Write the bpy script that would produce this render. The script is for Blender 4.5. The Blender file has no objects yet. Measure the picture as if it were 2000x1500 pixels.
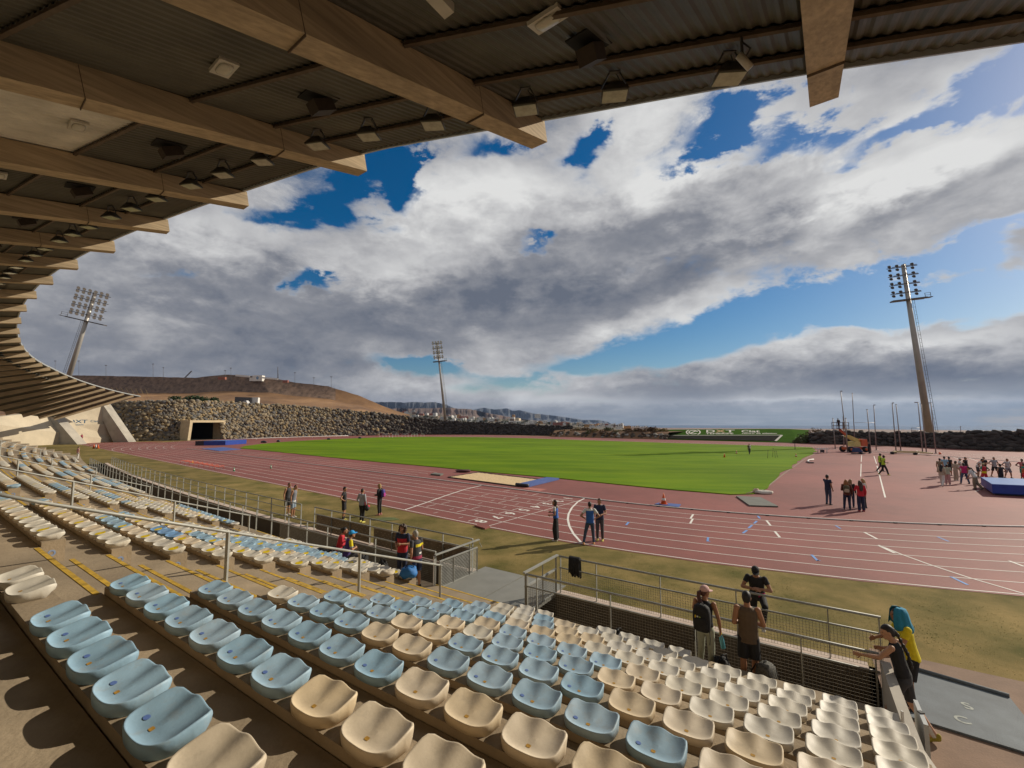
import bpy, bmesh, math, random
import numpy as np
from mathutils import Vector, Matrix, noise
random.seed(7); rng = np.random.default_rng(7)
S = bpy.context.scene
COL = S.collection
rad = math.radians

# ------------------------------------------------------------------ camera
FPX, CAMH, HORY = 850.25, 5.15, 822.6
PITCH = math.atan((HORY - 750) / FPX)
cam_d = bpy.data.cameras.new("Camera"); cam = bpy.data.objects.new("Camera", cam_d); COL.objects.link(cam)
cam_d.sensor_width = 36; cam_d.lens = FPX / 2000 * 36; cam_d.clip_start = 0.05; cam_d.clip_end = 60000
cam.location = (0, 0, CAMH); cam.rotation_euler = (math.pi / 2 + PITCH, 0, 0)
S.camera = cam
S.view_settings.view_transform = 'Standard'; S.view_settings.look = 'None'
S.view_settings.exposure = 0.0; S.view_settings.gamma = 1.0

# ------------------------------------------------------------------ sun
SUN_AZ, SUN_EL = rad(66.0), rad(27.0)
sd = bpy.data.lights.new("Sun", 'SUN'); sun = bpy.data.objects.new("Sun", sd); COL.objects.link(sun)
sd.energy = 4.8; sd.angle = rad(0.5); sd.color = (1.0, 0.90, 0.74)
to_sun = Vector((math.sin(SUN_AZ) * math.cos(SUN_EL), math.cos(SUN_AZ) * math.cos(SUN_EL), math.sin(SUN_EL)))
sun.rotation_euler = to_sun.to_track_quat('Z', 'Y').to_euler()

# ------------------------------------------------------------------ helpers: view geometry of the place
cP, sP = math.cos(PITCH), math.sin(PITCH)
def ray(x, y):
    u = (x - 1000) / FPX; v = -(y - 750) / FPX
    return np.array([u, cP - v * sP, sP + v * cP])
def at(x, y, z=0.0):                     # point of the horizontal plane at height z
    r = ray(x, y); t = (z - CAMH) / r[2]
    return Vector((r[0] * t, r[1] * t, z))
def atd(x, y, d):                        # point at distance d along the view axis direction
    r = ray(x, y); t = d / r[1]
    return Vector((r[0] * t, r[1] * t, CAMH + r[2] * t))

# ------------------------------------------------------------------ world: sky with clouds
def build_world():
    w = bpy.data.worlds.new("World"); S.world = w; w.use_nodes = True
    nt = w.node_tree; N = nt.nodes; L = nt.links; N.clear()
    def nd(t, **k):
        n = N.new(t)
        for a, b in k.items(): setattr(n, a, b)
        return n
    def val(sock, v):
        if isinstance(v, (int, float)): sock.default_value = v
        else: L.new(v, sock)
    def M(op, a, b=0.0, c=None, clamp=False):
        n = nd('ShaderNodeMath', operation=op); n.use_clamp = clamp
        val(n.inputs[0], a); val(n.inputs[1], b)
        if c is not None: val(n.inputs[2], c)
        return n.outputs[0]
    def MR(v, a, b, c=0.0, d=1.0):
        n = nd('ShaderNodeMapRange', interpolation_type='SMOOTHSTEP')
        val(n.inputs[0], v)
        for i, q in enumerate((a, b, c, d)): n.inputs[i + 1].default_value = q
        return n.outputs[0]
    def MIX(f, a, b):
        n = nd('ShaderNodeMix', data_type='RGBA'); val(n.inputs[0], f)
        for s_, v in ((n.inputs[6], a), (n.inputs[7], b)):
            if isinstance(v, tuple): s_.default_value = (*v, 1)
            else: L.new(v, s_)
        return n.outputs[2]
    tc = nd('ShaderNodeTexCoord'); sep = nd('ShaderNodeSeparateXYZ'); L.new(tc.outputs['Generated'], sep.inputs[0])
    x, y, z = sep.outputs
    az = M('ARCTAN2', x, y); el = M('ARCSINE', z)
    zz = M('ADD', M('MAXIMUM', z, 0.0), 0.10)
    cmb = nd('ShaderNodeCombineXYZ'); L.new(M('DIVIDE', x, zz), cmb.inputs[0]); L.new(M('DIVIDE', y, zz), cmb.inputs[1])
    P = cmb.outputs[0]
    def NO(vec, scale, detail, rough, dist=0.0, off=(0, 0, 0)):
        mp = nd('ShaderNodeMapping'); L.new(vec, mp.inputs[0]); mp.inputs['Location'].default_value = off
        n = nd('ShaderNodeTexNoise'); L.new(mp.outputs[0], n.inputs['Vector'])
        n.inputs['Scale'].default_value = scale; n.inputs['Detail'].default_value = detail
        n.inputs['Roughness'].default_value = rough; n.inputs['Distortion'].default_value = dist
        return n.outputs[0]
    # direction-space noise (round billows) and plane-space noise (perspective streets)
    mpd = nd('ShaderNodeMapping'); L.new(tc.outputs['Generated'], mpd.inputs[0]); mpd.inputs['Scale'].default_value = (1, 1, 1.9)
    D = mpd.outputs[0]
    n1 = NO(D, 3.2, 7, 0.60, 0.35, (3.1, 0.4, 1.7))
    n2 = NO(P, 0.9, 6, 0.60, 0.0, (0.3, 5.2, 0.0))
    nf = NO(D, 11.0, 5, 0.64, 0.2, (7.7, 2.2, 0.6))
    ns = NO(P, 0.45, 2, 0.5, 0.0, (2.6, 1.1, 0.0))
    wz = NO(D, 2.3, 4, 0.6, 0.0, (11.0, 4.0, 2.0))
    azw = M('ADD', az, M('ADD', M('MULTIPLY', M('SUBTRACT', n1, 0.5), 0.42), M('MULTIPLY', M('SUBTRACT', nf, 0.5), 0.22)))
    elw = M('ADD', el, M('MULTIPLY', M('ADD', M('MULTIPLY', M('SUBTRACT', wz, 0.5), 0.30), M('MULTIPLY', M('SUBTRACT', nf, 0.5), 0.16)), MR(el, 0.0, 0.45, 0.25, 1.0)))
    def blob(px, py, rx, ry, ang, amp):
        r0 = ray(px, py); a0 = math.atan2(r0[0], r0[1]); e0 = math.atan2(r0[2], math.hypot(r0[0], r0[1]))
        k = math.cos(a0) ** 1.2 / FPX
        rx *= k; ry *= k
        c, s_ = math.cos(rad(ang)), math.sin(rad(ang))
        da = M('SUBTRACT', azw, a0); de = M('SUBTRACT', elw, e0)
        u = M('MULTIPLY_ADD', da, c / rx, M('MULTIPLY', de, s_ / rx))
        v = M('MULTIPLY_ADD', da, -s_ / ry, M('MULTIPLY', de, c / ry))
        q = M('MULTIPLY_ADD', u, u, M('MULTIPLY', v, v))
        return M('MULTIPLY', M('POWER', 2.718, M('MULTIPLY', q, -1.0)), amp)
    def total(lst):
        t = None
        for b in lst:
            o = blob(*b); t = o if t is None else M('ADD', t, o)
        return t
    holes = [(785, 385, 95, 55, -25, 1), (740, 330, 60, 40, 0, .6), (1140, 262, 60, 30, 20, .9), (1430, 258, 95, 36, -8, .95), (1290, 300, 40, 22, 0, .3),
             (1630, 232, 95, 34, 6, .8), (1560, 300, 100, 22, 5, .55), (1800, 215, 130, 32, 18, .95), (1960, 130, 75, 60, 20, 1.1),
             (610, 553, 75, 30, 8, 1.25), (1040, 520, 40, 22, 0, .6), (330, 540, 60, 22, 10, .6), (1240, 545, 60, 16, 10, .35), (820, 705, 90, 22, 0, 1.05), (1020, 742, 110, 20, 0, .75),
             (1180, 690, 120, 26, 4, .85), (1380, 645, 140, 36, 9, 1.1), (1580, 600, 170, 40, 12, 1.25), (1800, 560, 170, 34, 10, .95),
             (1960, 590, 140, 36, 6, 1.0), (1700, 620, 150, 24, 4, .9), (560, 390, 90, 30, 20, .7), (700, 345, 80, 26, 15, .6), (960, 285, 60, 22, 20, .5)]
    hole = total(holes)
    dens = M('ADD', M('MULTIPLY', n1, 1.25), M('MULTIPLY', n2, 0.7))
    dens = M('ADD', dens, M('MULTIPLY', nf, 0.55))
    dens = M('SUBTRACT', dens, M('MULTIPLY', hole, 0.92))
    solid = total([(1900, 548, 130, 16, 14, .35), (1580, 588, 40, 12, 10, .4), (1500, 400, 500, 90, 12, .3), (700, 600, 500, 120, 0, .25), (1600, 720, 420, 45, 2, .25), (200, 600, 300, 200, 0, .3)])
    dens = M('ADD', dens, solid)
    cover = MR(dens, 0.76, 1.22)
    # brightness of the clouds: edges facing the sun white, thick bases grey
    bright = total([(1050, 360, 260, 60, 10, .26), (1350, 330, 220, 45, 8, .30), (1700, 350, 260, 45, 14, .36), (1930, 280, 160, 55, 20, .30), (1300, 200, 260, 60, 0, .22),
                    (1820, 160, 160, 50, 14, .25), (1330, 610, 160, 22, 12, .28), (1100, 470, 200, 30, 8, .10), (1550, 675, 260, 16, 6, .26), (1850, 660, 200, 18, 2, .30),
                    (1100, 775, 200, 14, 0, .28), (900, 745, 90, 16, 10, .14), (1700, 775, 340, 8, -1, .24), (1800, 540, 160, 16, 12, .30), (900, 430, 190, 50, 10, .16), (640, 330, 140, 50, 0, .16), (560, 470, 230, 60, 5, .17), (780, 530, 160, 30, 5, .12), (480, 610, 120, 25, 0, .10), (350, 440, 120, 40, 10, .12),
                    (1580, 470, 200, 26, 14, .14), (1850, 430, 200, 26, 16, .12)])
    dark = total([(180, 620, 330, 190, 0, .11), (480, 700, 330, 70, 0, .06), (800, 620, 320, 46, 2, .17), (1150, 600, 260, 36, 8, .12), (1560, 440, 260, 40, 14, .15), (1850, 400, 200, 40, 16, .14),
                  (1600, 745, 500, 24, 0, .16), (1900, 720, 260, 26, 0, .12), (1250, 480, 160, 30, 10, .08)])
    base = M('ADD', 0.405, M('MULTIPLY', M('SUBTRACT', n1, 0.5), 0.75))
    base = M('ADD', base, M('MULTIPLY', M('SUBTRACT', nf, 0.5), 0.55))
    base = M('ADD', base, M('MULTIPLY', M('SUBTRACT', ns, 0.5), 0.35))
    base = M('SUBTRACT', M('ADD', base, bright), dark)
    # thin edges let light through
    thin = MR(dens, 0.9, 1.25, 0.12, 0.0)
    br = M('MAXIMUM', M('ADD', base, thin), 0.10)
    cr = nd('ShaderNodeValToRGB'); L.new(br, cr.inputs[0])
    e = cr.color_ramp.elements
    e[0].position = 0.08; e[0].color = (.115, .135, .18, 1); e[1].position = 0.80; e[1].color = (.74, .74, .73, 1)
    q = cr.color_ramp.elements.new(0.30); q.color = (.235, .245, .275, 1)
    q = cr.color_ramp.elements.new(0.48); q.color = (.42, .42, .435, 1)
    sky = nd('ShaderNodeTexSky', sky_type='NISHITA'); sky.sun_disc = False
    sky.sun_elevation = SUN_EL; sky.sun_rotation = SUN_AZ; sky.altitude = 200; sky.air_density = 1.0; sky.dust_density = 0.6; sky.ozone_density = 2.5
    hs = nd('ShaderNodeHueSaturation'); L.new(sky.outputs[0], hs.inputs['Color']); hs.inputs['Saturation'].default_value = 1.5; hs.inputs['Value'].default_value = 0.70
    gain = nd('ShaderNodeVectorMath', operation='SCALE'); L.new(cr.outputs[0], gain.inputs[0]); gain.inputs[3].default_value = 10.0
    col = MIX(cover, hs.outputs[0], gain.outputs[0])
    # low marine haze along the horizon
    hz = MR(M('ABSOLUTE', el), 0.0, 0.075, 0.80, 0.0)
    hazecol = MIX(MR(az, -0.5, 0.7), (1.5, 1.75, 2.35), (2.0, 2.45, 2.9))
    streak = NO(M_vec(nd, L, az, el), 1.0, 5, 0.55, 0.0)
    hz = M('MULTIPLY', hz, MR(streak, 0.3, 0.62, 0.75, 1.12), clamp=True)
    col = MIX(hz, col, hazecol)
    bg = nd('ShaderNodeBackground'); L.new(col, bg.inputs[0]); bg.inputs[1].default_value = 0.10
    out = nd('ShaderNodeOutputWorld'); L.new(bg.outputs[0], out.inputs[0])
def M_vec(nd, L, az, el):
    c = nd('ShaderNodeCombineXYZ')
    a = nd('ShaderNodeMath', operation='MULTIPLY'); L.new(az, a.inputs[0]); a.inputs[1].default_value = 5.0
    b = nd('ShaderNodeMath', operation='MULTIPLY'); L.new(el, b.inputs[0]); b.inputs[1].default_value = 70.0
    L.new(a.outputs[0], c.inputs[0]); L.new(b.outputs[0], c.inputs[1])
    return c.outputs[0]
build_world()

# ------------------------------------------------------------------ helpers: meshes, things, materials
class MB:
    def __init__(s): s.v = []; s.f = []; s.m = []; s.sm = []
    def add(s, vs, fs, mi=0, smooth=False):
        o = len(s.v); s.v.extend([tuple(p) for p in vs])
        for f in fs: s.f.append(tuple(i + o for i in f)); s.m.append(mi); s.sm.append(smooth)
    def box(s, c, d, R=None, mi=0):
        c = Vector(c); hx, hy, hz = d[0] / 2, d[1] / 2, d[2] / 2
        vs = [Vector((a * hx, b * hy, e * hz)) for e in (-1, 1) for a, b in ((-1, -1), (1, -1), (1, 1), (-1, 1))]
        if R is not None: vs = [R @ p for p in vs]
        s.add([c + p for p in vs], [(3, 2, 1, 0), (4, 5, 6, 7), (0, 1, 5, 4), (1, 2, 6, 5), (2, 3, 7, 6), (3, 0, 4, 7)], mi)
    def hexa(s, lo, hi, mi=0):           # prism between two rings of points, lower and upper
        n = len(lo)
        s.add(list(lo) + list(hi), [tuple(range(n - 1, -1, -1)), tuple(range(n, 2 * n))] + [(i, (i + 1) % n, n + (i + 1) % n, n + i) for i in range(n)], mi)
    def bar(s, a, b, w, h=None, mi=0, up=(0, 0, 1)):
        a, b = Vector(a), Vector(b); h = h or w; d = (b - a)
        if d.length < 1e-6: return
        d.normalize(); u = Vector(up)
        if abs(d.dot(u)) > .98: u = Vector((1, 0, 0))
        x = d.cross(u).normalized(); y = x.cross(d)
        q = [x * (w / 2 * i) + y * (h / 2 * j) for i, j in ((-1, -1), (1, -1), (1, 1), (-1, 1))]
        s.hexa([a + p for p in q], [b + p for p in q], mi)
    def tube(s, pts, r, n=8, mi=0, smooth=True, cap=True):
        pts = [Vector(p) for p in pts]; k = len(pts)
        rr = r if isinstance(r, (list, tuple)) else [r] * k
        rings = []; ref = None
        for i, p in enumerate(pts):
            d = (pts[min(i + 1, k - 1)] - pts[max(i - 1, 0)]).normalized()
            if ref is None: ref = Vector((0, 0, 1)) if abs(d.z) < .9 else Vector((1, 0, 0))
            x = d.cross(ref).normalized(); y = x.cross(d).normalized(); ref = y
            rings.append([p + (x * math.cos(t) + y * math.sin(t)) * rr[i] for t in [2 * math.pi * j / n for j in range(n)]])
        s.loft(rings, mi, smooth, cap)
    def loft(s, rings, mi=0, smooth=True, cap=True):
        n = len(rings[0]); o = [p for r in rings for p in r]; fs = []
        for i in range(len(rings) - 1):
            for j in range(n): fs.append((i * n + j, i * n + (j + 1) % n, (i + 1) * n + (j + 1) % n, (i + 1) * n + j))
        if cap:
            fs.append(tuple(range(n - 1, -1, -1))); fs.append(tuple((len(rings) - 1) * n + j for j in range(n)))
        s.add(o, fs, mi, smooth)
    def ell(s, c, r, R=None, nu=12, nv=8, mi=0):
        c = Vector(c); rings = []
        for i in range(nv + 1):
            t = math.pi * (i + .001) / (nv + .002); ring = []
            for j in range(nu):
                a = 2 * math.pi * j / nu
                p = Vector((r[0] * math.sin(t) * math.cos(a), r[1] * math.sin(t) * math.sin(a), -r[2] * math.cos(t)))
                ring.append(c + (R @ p if R is not None else p))
            rings.append(ring)
        s.loft(rings, mi, True, True)
    def grid(s, P, mi=0, smooth=False, flip=False):     # P[i][j] points
        a, b = len(P), len(P[0]); fs = []
        for i in range(a - 1):
            for j in range(b - 1):
                q = (i * b + j, i * b + j + 1, (i + 1) * b + j + 1, (i + 1) * b + j)
                fs.append(q[::-1] if flip else q)
        s.add([p for r in P for p in r], fs, mi, smooth)
    def build(s, name, mats, parent=None, origin=None, world=True):
        v = np.array(s.v, dtype=float).reshape(-1, 3)
        if parent is None:
            if origin is None and len(v):
                lo, hi = v.min(0), v.max(0); origin = ((lo[0] + hi[0]) / 2, (lo[1] + hi[1]) / 2, lo[2])
            if origin is None: origin = (0, 0, 0)
        elif world: origin = tuple(parent.location) if parent.parent is None else tuple(parent['_org'])
        else: origin = (0, 0, 0)
        me = bpy.data.meshes.new(name); me.from_pydata((v - np.array(origin)).tolist(), [], s.f)
        if not isinstance(mats, (list, tuple)): mats = [mats]
        for m in mats: me.materials.append(m)
        me.polygons.foreach_set('material_index', s.m); me.polygons.foreach_set('use_smooth', s.sm); me.update()
        o = bpy.data.objects.new(name, me); COL.objects.link(o)
        if parent is None: o.location = origin
        else: o.parent = parent
        o['_org'] = list(map(float, origin)); ALL.append(o)
        return o
ALL = []
def tag(o, label=None, cat=None, group=None, kind=None):
    if label: o['label'] = label
    if cat: o['category'] = cat
    if group: o['group'] = group
    if kind: o['kind'] = kind
    return o
def thing(name, loc, label, cat, group=None, rz=0.0):
    o = bpy.data.objects.new(name, None); COL.objects.link(o); o.location = loc; o.rotation_euler = (0, 0, rz)
    o.empty_display_size = .2; o['_org'] = list(map(float, loc)); ALL.append(o)
    return tag(o, label, cat, group)
def copy_tree(o, parent=None):
    c = o.copy(); COL.objects.link(c); ALL.append(c)
    if parent is not None: c.parent = parent
    for ch in o.children: copy_tree(ch, c)
    return c
def ordinal(n):
    W = ['zeroth', 'first', 'second', 'third', 'fourth', 'fifth', 'sixth', 'seventh', 'eighth', 'ninth', 'tenth', 'eleventh', 'twelfth', 'thirteenth', 'fourteenth', 'fifteenth',
         'sixteenth', 'seventeenth', 'eighteenth', 'nineteenth', 'twentieth', 'twenty-first', 'twenty-second', 'twenty-third', 'twenty-fourth', 'twenty-fifth', 'twenty-sixth',
         'twenty-seventh', 'twenty-eighth', 'twenty-ninth', 'thirtieth']
    return W[n]

MATS = {}
def mat(name, col, rough=.8, var=.12, scale=3.0, bump=0.0, bscale=None, metal=0.0, col2=None, detail=6, spec=.5, stretch=None, rotz=0.0, big=0.0, attr=None, coat=0.0, objrand=0.0):
    if name in MATS: return MATS[name]
    m = bpy.data.materials.new(name); m.use_nodes = True; MATS[name] = m
    nt = m.node_tree; N = nt.nodes; L = nt.links; b = N['Principled BSDF']
    b.inputs['Roughness'].default_value = rough; b.inputs['Metallic'].default_value = metal
    b.inputs['Specular IOR Level'].default_value = spec
    if coat: b.inputs['Coat Weight'].default_value = coat
    c1 = tuple(max(0, x * (1 - var)) for x in col); c2 = col2 or tuple(min(1, x * (1 + var)) for x in col)
    tc = N.new('ShaderNodeTexCoord'); src = tc.outputs['Object']
    if stretch:
        mr_ = N.new('ShaderNodeMapping'); mr_.inputs['Rotation'].default_value = (0, 0, rotz); L.new(src, mr_.inputs[0])
        mp = N.new('ShaderNodeMapping'); mp.inputs['Scale'].default_value = stretch; L.new(mr_.outputs[0], mp.inputs[0]); src = mp.outputs[0]
    n = N.new('ShaderNodeTexNoise'); n.inputs['Scale'].default_value = scale; n.inputs['Detail'].default_value = detail; n.inputs['Roughness'].default_value = .62
    L.new(src, n.inputs['Vector'])
    cr = N.new('ShaderNodeValToRGB'); L.new(n.outputs[0], cr.inputs[0])
    cr.color_ramp.elements[0].position = .32; cr.color_ramp.elements[0].color = (*c1, 1)
    cr.color_ramp.elements[1].position = .68; cr.color_ramp.elements[1].color = (*c2, 1)
    out = cr.outputs[0]
    if big:
        n3 = N.new('ShaderNodeTexNoise'); n3.inputs['Scale'].default_value = scale * .13; n3.inputs['Detail'].default_value = 3; L.new(src, n3.inputs['Vector'])
        mr = N.new('ShaderNodeMapRange'); L.new(n3.outputs[0], mr.inputs[0]); mr.inputs[1].default_value = .3; mr.inputs[2].default_value = .7; mr.inputs[3].default_value = 1 - big; mr.inputs[4].default_value = 1 + big
        sc = N.new('ShaderNodeVectorMath'); sc.operation = 'SCALE'; L.new(out, sc.inputs[0]); L.new(mr.outputs[0], sc.inputs[3]); out = sc.outputs[0]
    if attr:
        at_ = N.new('ShaderNodeAttribute'); at_.attribute_name = attr
        mx = N.new('ShaderNodeMix'); mx.data_type = 'RGBA'; mx.blend_type = 'MULTIPLY'; mx.inputs[0].default_value = 1
        L.new(out, mx.inputs[6]); L.new(at_.outputs['Color'], mx.inputs[7]); out = mx.outputs[2]
    if objrand:
        oi = N.new('ShaderNodeObjectInfo'); mr2 = N.new('ShaderNodeMapRange'); L.new(oi.outputs['Random'], mr2.inputs[0]); mr2.inputs[3].default_value = 1 - objrand; mr2.inputs[4].default_value = 1 + objrand * .7
        hv = N.new('ShaderNodeHueSaturation'); L.new(out, hv.inputs['Color']); L.new(mr2.outputs[0], hv.inputs['Value'])
        mr3 = N.new('ShaderNodeMapRange'); m5 = N.new('ShaderNodeMath'); m5.operation = 'FRACT'; m6 = N.new('ShaderNodeMath'); m6.operation = 'MULTIPLY'; L.new(oi.outputs['Random'], m6.inputs[0]); m6.inputs[1].default_value = 17.3; L.new(m6.outputs[0], m5.inputs[0])
        L.new(m5.outputs[0], mr3.inputs[0]); mr3.inputs[3].default_value = .82; mr3.inputs[4].default_value = 1.12; L.new(mr3.outputs[0], hv.inputs['Saturation']); out = hv.outputs[0]
        # scuffs and dust that vary from one shell to the next
        cb = N.new('ShaderNodeCombineXYZ'); L.new(m6.outputs[0], cb.inputs[0]); L.new(m6.outputs[0], cb.inputs[2]); va = N.new('ShaderNodeVectorMath'); L.new(tc.outputs['Object'], va.inputs[0]); L.new(cb.outputs[0], va.inputs[1])
        nn = N.new('ShaderNodeTexNoise'); nn.inputs['Scale'].default_value = 7; nn.inputs['Detail'].default_value = 7; nn.inputs['Roughness'].default_value = .7; L.new(va.outputs[0], nn.inputs['Vector'])
        rm = N.new('ShaderNodeMapRange'); L.new(nn.outputs[0], rm.inputs[0]); rm.inputs[1].default_value = .52; rm.inputs[2].default_value = .74; rm.inputs[4].default_value = .42
        mx2 = N.new('ShaderNodeMix'); mx2.data_type = 'RGBA'; L.new(rm.outputs[0], mx2.inputs[0]); L.new(out, mx2.inputs[6]); mx2.inputs[7].default_value = (.30, .25, .18, 1); out = mx2.outputs[2]
    L.new(out, b.inputs['Base Color'])
    if bump:
        n2 = N.new('ShaderNodeTexNoise'); n2.inputs['Scale'].default_value = bscale or scale * 4; n2.inputs['Detail'].default_value = 5; L.new(src, n2.inputs['Vector'])
        bp = N.new('ShaderNodeBump'); bp.inputs['Strength'].default_value = bump; bp.inputs['Distance'].default_value = .02
        L.new(n2.outputs[0], bp.inputs['Height']); L.new(bp.outputs[0], b.inputs['Normal'])
    return m

CONC = mat('concrete_terrace', (.29, .225, .148), .88, .2, 1.6, .25, 30, big=.3)
CONC_B = mat('concrete_bench', (.30, .23, .148), .9, .16, 2.2, .3, 26, big=.2)
CONC_R = mat('concrete_roof_beam', (.40, .305, .19), .85, .26, 1.0, .35, 3, stretch=(14, .55, 14), rotz=rad(39), big=.2)
CONC_W = mat('concrete_wall_pale', (.47, .40, .29), .9, .12, .35, .2, 8, big=.2)
CONC_G = mat('concrete_grey', (.34, .31, .26), .9, .12, .9, .25, 20, big=.2)
LEDGE = mat('pink_ledge_stone', (.50, .40, .33), .9, .15, 4, .3)
STEEL = mat('galvanised_steel', (.33, .33, .30), .6, .18, 5, 0, metal=.35)
STEEL_D = mat('dark_steel', (.10, .10, .10), .5, .2, 5, 0, metal=.5)
WIRE = mat('wire_mesh_steel', (.22, .19, .14), .6, .15, 8, 0, metal=.3)
YEL = mat('yellow_step_paint', (.50, .31, .03), .8, .35, 9)
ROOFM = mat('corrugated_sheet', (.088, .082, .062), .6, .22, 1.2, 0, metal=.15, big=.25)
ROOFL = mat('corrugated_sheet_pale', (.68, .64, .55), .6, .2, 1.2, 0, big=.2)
PURLM = mat('purlin_rust_brown', (.10, .07, .045), .7, .3, 5)
TRACKM = mat('red_track_rubber', (.215, .066, .053), .72, .09, .9, .25, 160, big=.18, spec=.4)
WHITE = mat('white_line_paint', (.72, .68, .62), .7, .08, 3)
BLUEP = mat('blue_line_paint', (.13, .28, .60), .7, .1, 3)
LAWN = mat('infield_lawn', (.090, .180, .003), .95, .12, .16, .5, 90, col2=(.155, .235, .006), detail=9, stretch=(.6, 2.2, 1), rotz=rad(10), big=.2, spec=.08)
DRY = mat('dry_verge_grass', (.115, .105, .028), .95, .15, .55, .6, 60, col2=(.27, .195, .075), big=.3, spec=.1)
SAND = mat('pit_sand', (.60, .44, .24), .95, .2, 6, .8, 20)
EARTH = mat('brown_earth', (.19, .105, .052), .95, .3, .06, .5, 2, big=.3)
BLACK = mat('black_fabric', (.013, .013, .014), .8, .4, 12, .3, 60)
GLASSF = mat('floodlight_glass', (.36, .40, .28), .12, .2, 6, 0, spec=.8)

# ------------------------------------------------------------------ stand coordinates: s along the rows, p towards the field
R0, B0 = 440.0, rad(56.8)
U0 = np.array([-math.sin(B0), math.cos(B0)]); N0 = np.array([math.cos(B0), math.sin(B0)])
CC = N0 * (R0 + 10)
def SPv(s, p, z=0.0):
    a = s / R0; r = R0 + 10 - p
    q = CC + r * (-math.cos(a) * N0 + math.sin(a) * U0)
    return Vector((q[0], q[1], z))
def sp_of(P):
    v = np.array([P[0], P[1]]) - CC
    return math.atan2(v @ U0, -(v @ N0)) * R0, R0 + 10 - math.hypot(*v)
def bearing(s): return B0 - s / R0        # rows point to the far left at this angle from +Y
def fwd_rz(s):                            # rotation that turns local +Y to the field side (p direction)
    a = s / R0; d = math.cos(a) * N0 - math.sin(a) * U0
    return math.atan2(d[1], d[0]) - math.pi / 2
ZK = lambda k: 3.66 - .309 * k
PK = lambda k: .98 + .845 * k
FK = lambda k: ZK(k) - .46
NROW = 11
BLOCKS = [(-.95, 6.56), (9.75, 17.15), (21.2, 29.3), (35.6, 45.6), (52.8, 62.0), (69.0, 78.0)]
S_END = 92.0
S_R = -1.0
def arc_pts(s0, s1, step=1.5):
    n = max(1, int(math.ceil((s1 - s0) / step))); return [s0 + (s1 - s0) * i / n for i in range(n + 1)]
def sweep(mb, prof, s0, s1, mi=0, step=1.5, cap=True):   # closed profile of (p,z), swept along the rows
    rings = [[SPv(s, p, z) for p, z in prof] for s in arc_pts(s0, s1, step)]
    mb.loft(rings, mi, False, cap)

# ------------------------------------------------------------------ the track's own coordinates
TH = rad(51.335)
TD = np.array([-math.sin(TH), math.cos(TH)]); TN = np.array([math.cos(TH), math.sin(TH)])
C1 = np.array([27.669, 57.978]); C2 = C1 + 84.39 * TD
def TV(t, o, z=0.0):                      # t along the home straight from the finish, o outwards (towards the stand) from the axis
    q = C1 + t * TD - o * TN; return Vector((q[0], q[1], z))
def arc1(R, a, z=0.0):                    # first bend, a degrees from the home straight
    q = C1 + R * (-math.cos(rad(a)) * TN - math.sin(rad(a)) * TD); return Vector((q[0], q[1], z))
def arc2(R, a, z=0.0):
    q = C2 + R * (-math.cos(rad(a)) * TN + math.sin(rad(a)) * TD); return Vector((q[0], q[1], z))
def ring(mb, ptsA, ptsB, mi=0):
    mb.grid([ptsA, ptsB], mi)
def poly_mb(mb, pts, mi=0): mb.add(pts, [tuple(range(len(pts)))], mi)
def up_fix(o):
    me = o.data; bm = bmesh.new(); bm.from_mesh(me)
    for f in bm.faces:
        f.normal_update()
        if f.normal.z < 0: f.normal_flip()
    bm.to_mesh(me); bm.free(); return o
def stripe(mb, pts, w, z, mi=0):
    pts = [Vector((p[0], p[1], z)) for p in pts]
    A, B = [], []
    for i, p in enumerate(pts):
        d = (pts[min(i + 1, len(pts) - 1)] - pts[max(i - 1, 0)]); d.z = 0; d.normalize(); n = Vector((-d.y, d.x, 0)) * (w / 2)
        A.append(p + n); B.append(p - n)
    mb.grid([A, B], mi)

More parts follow.
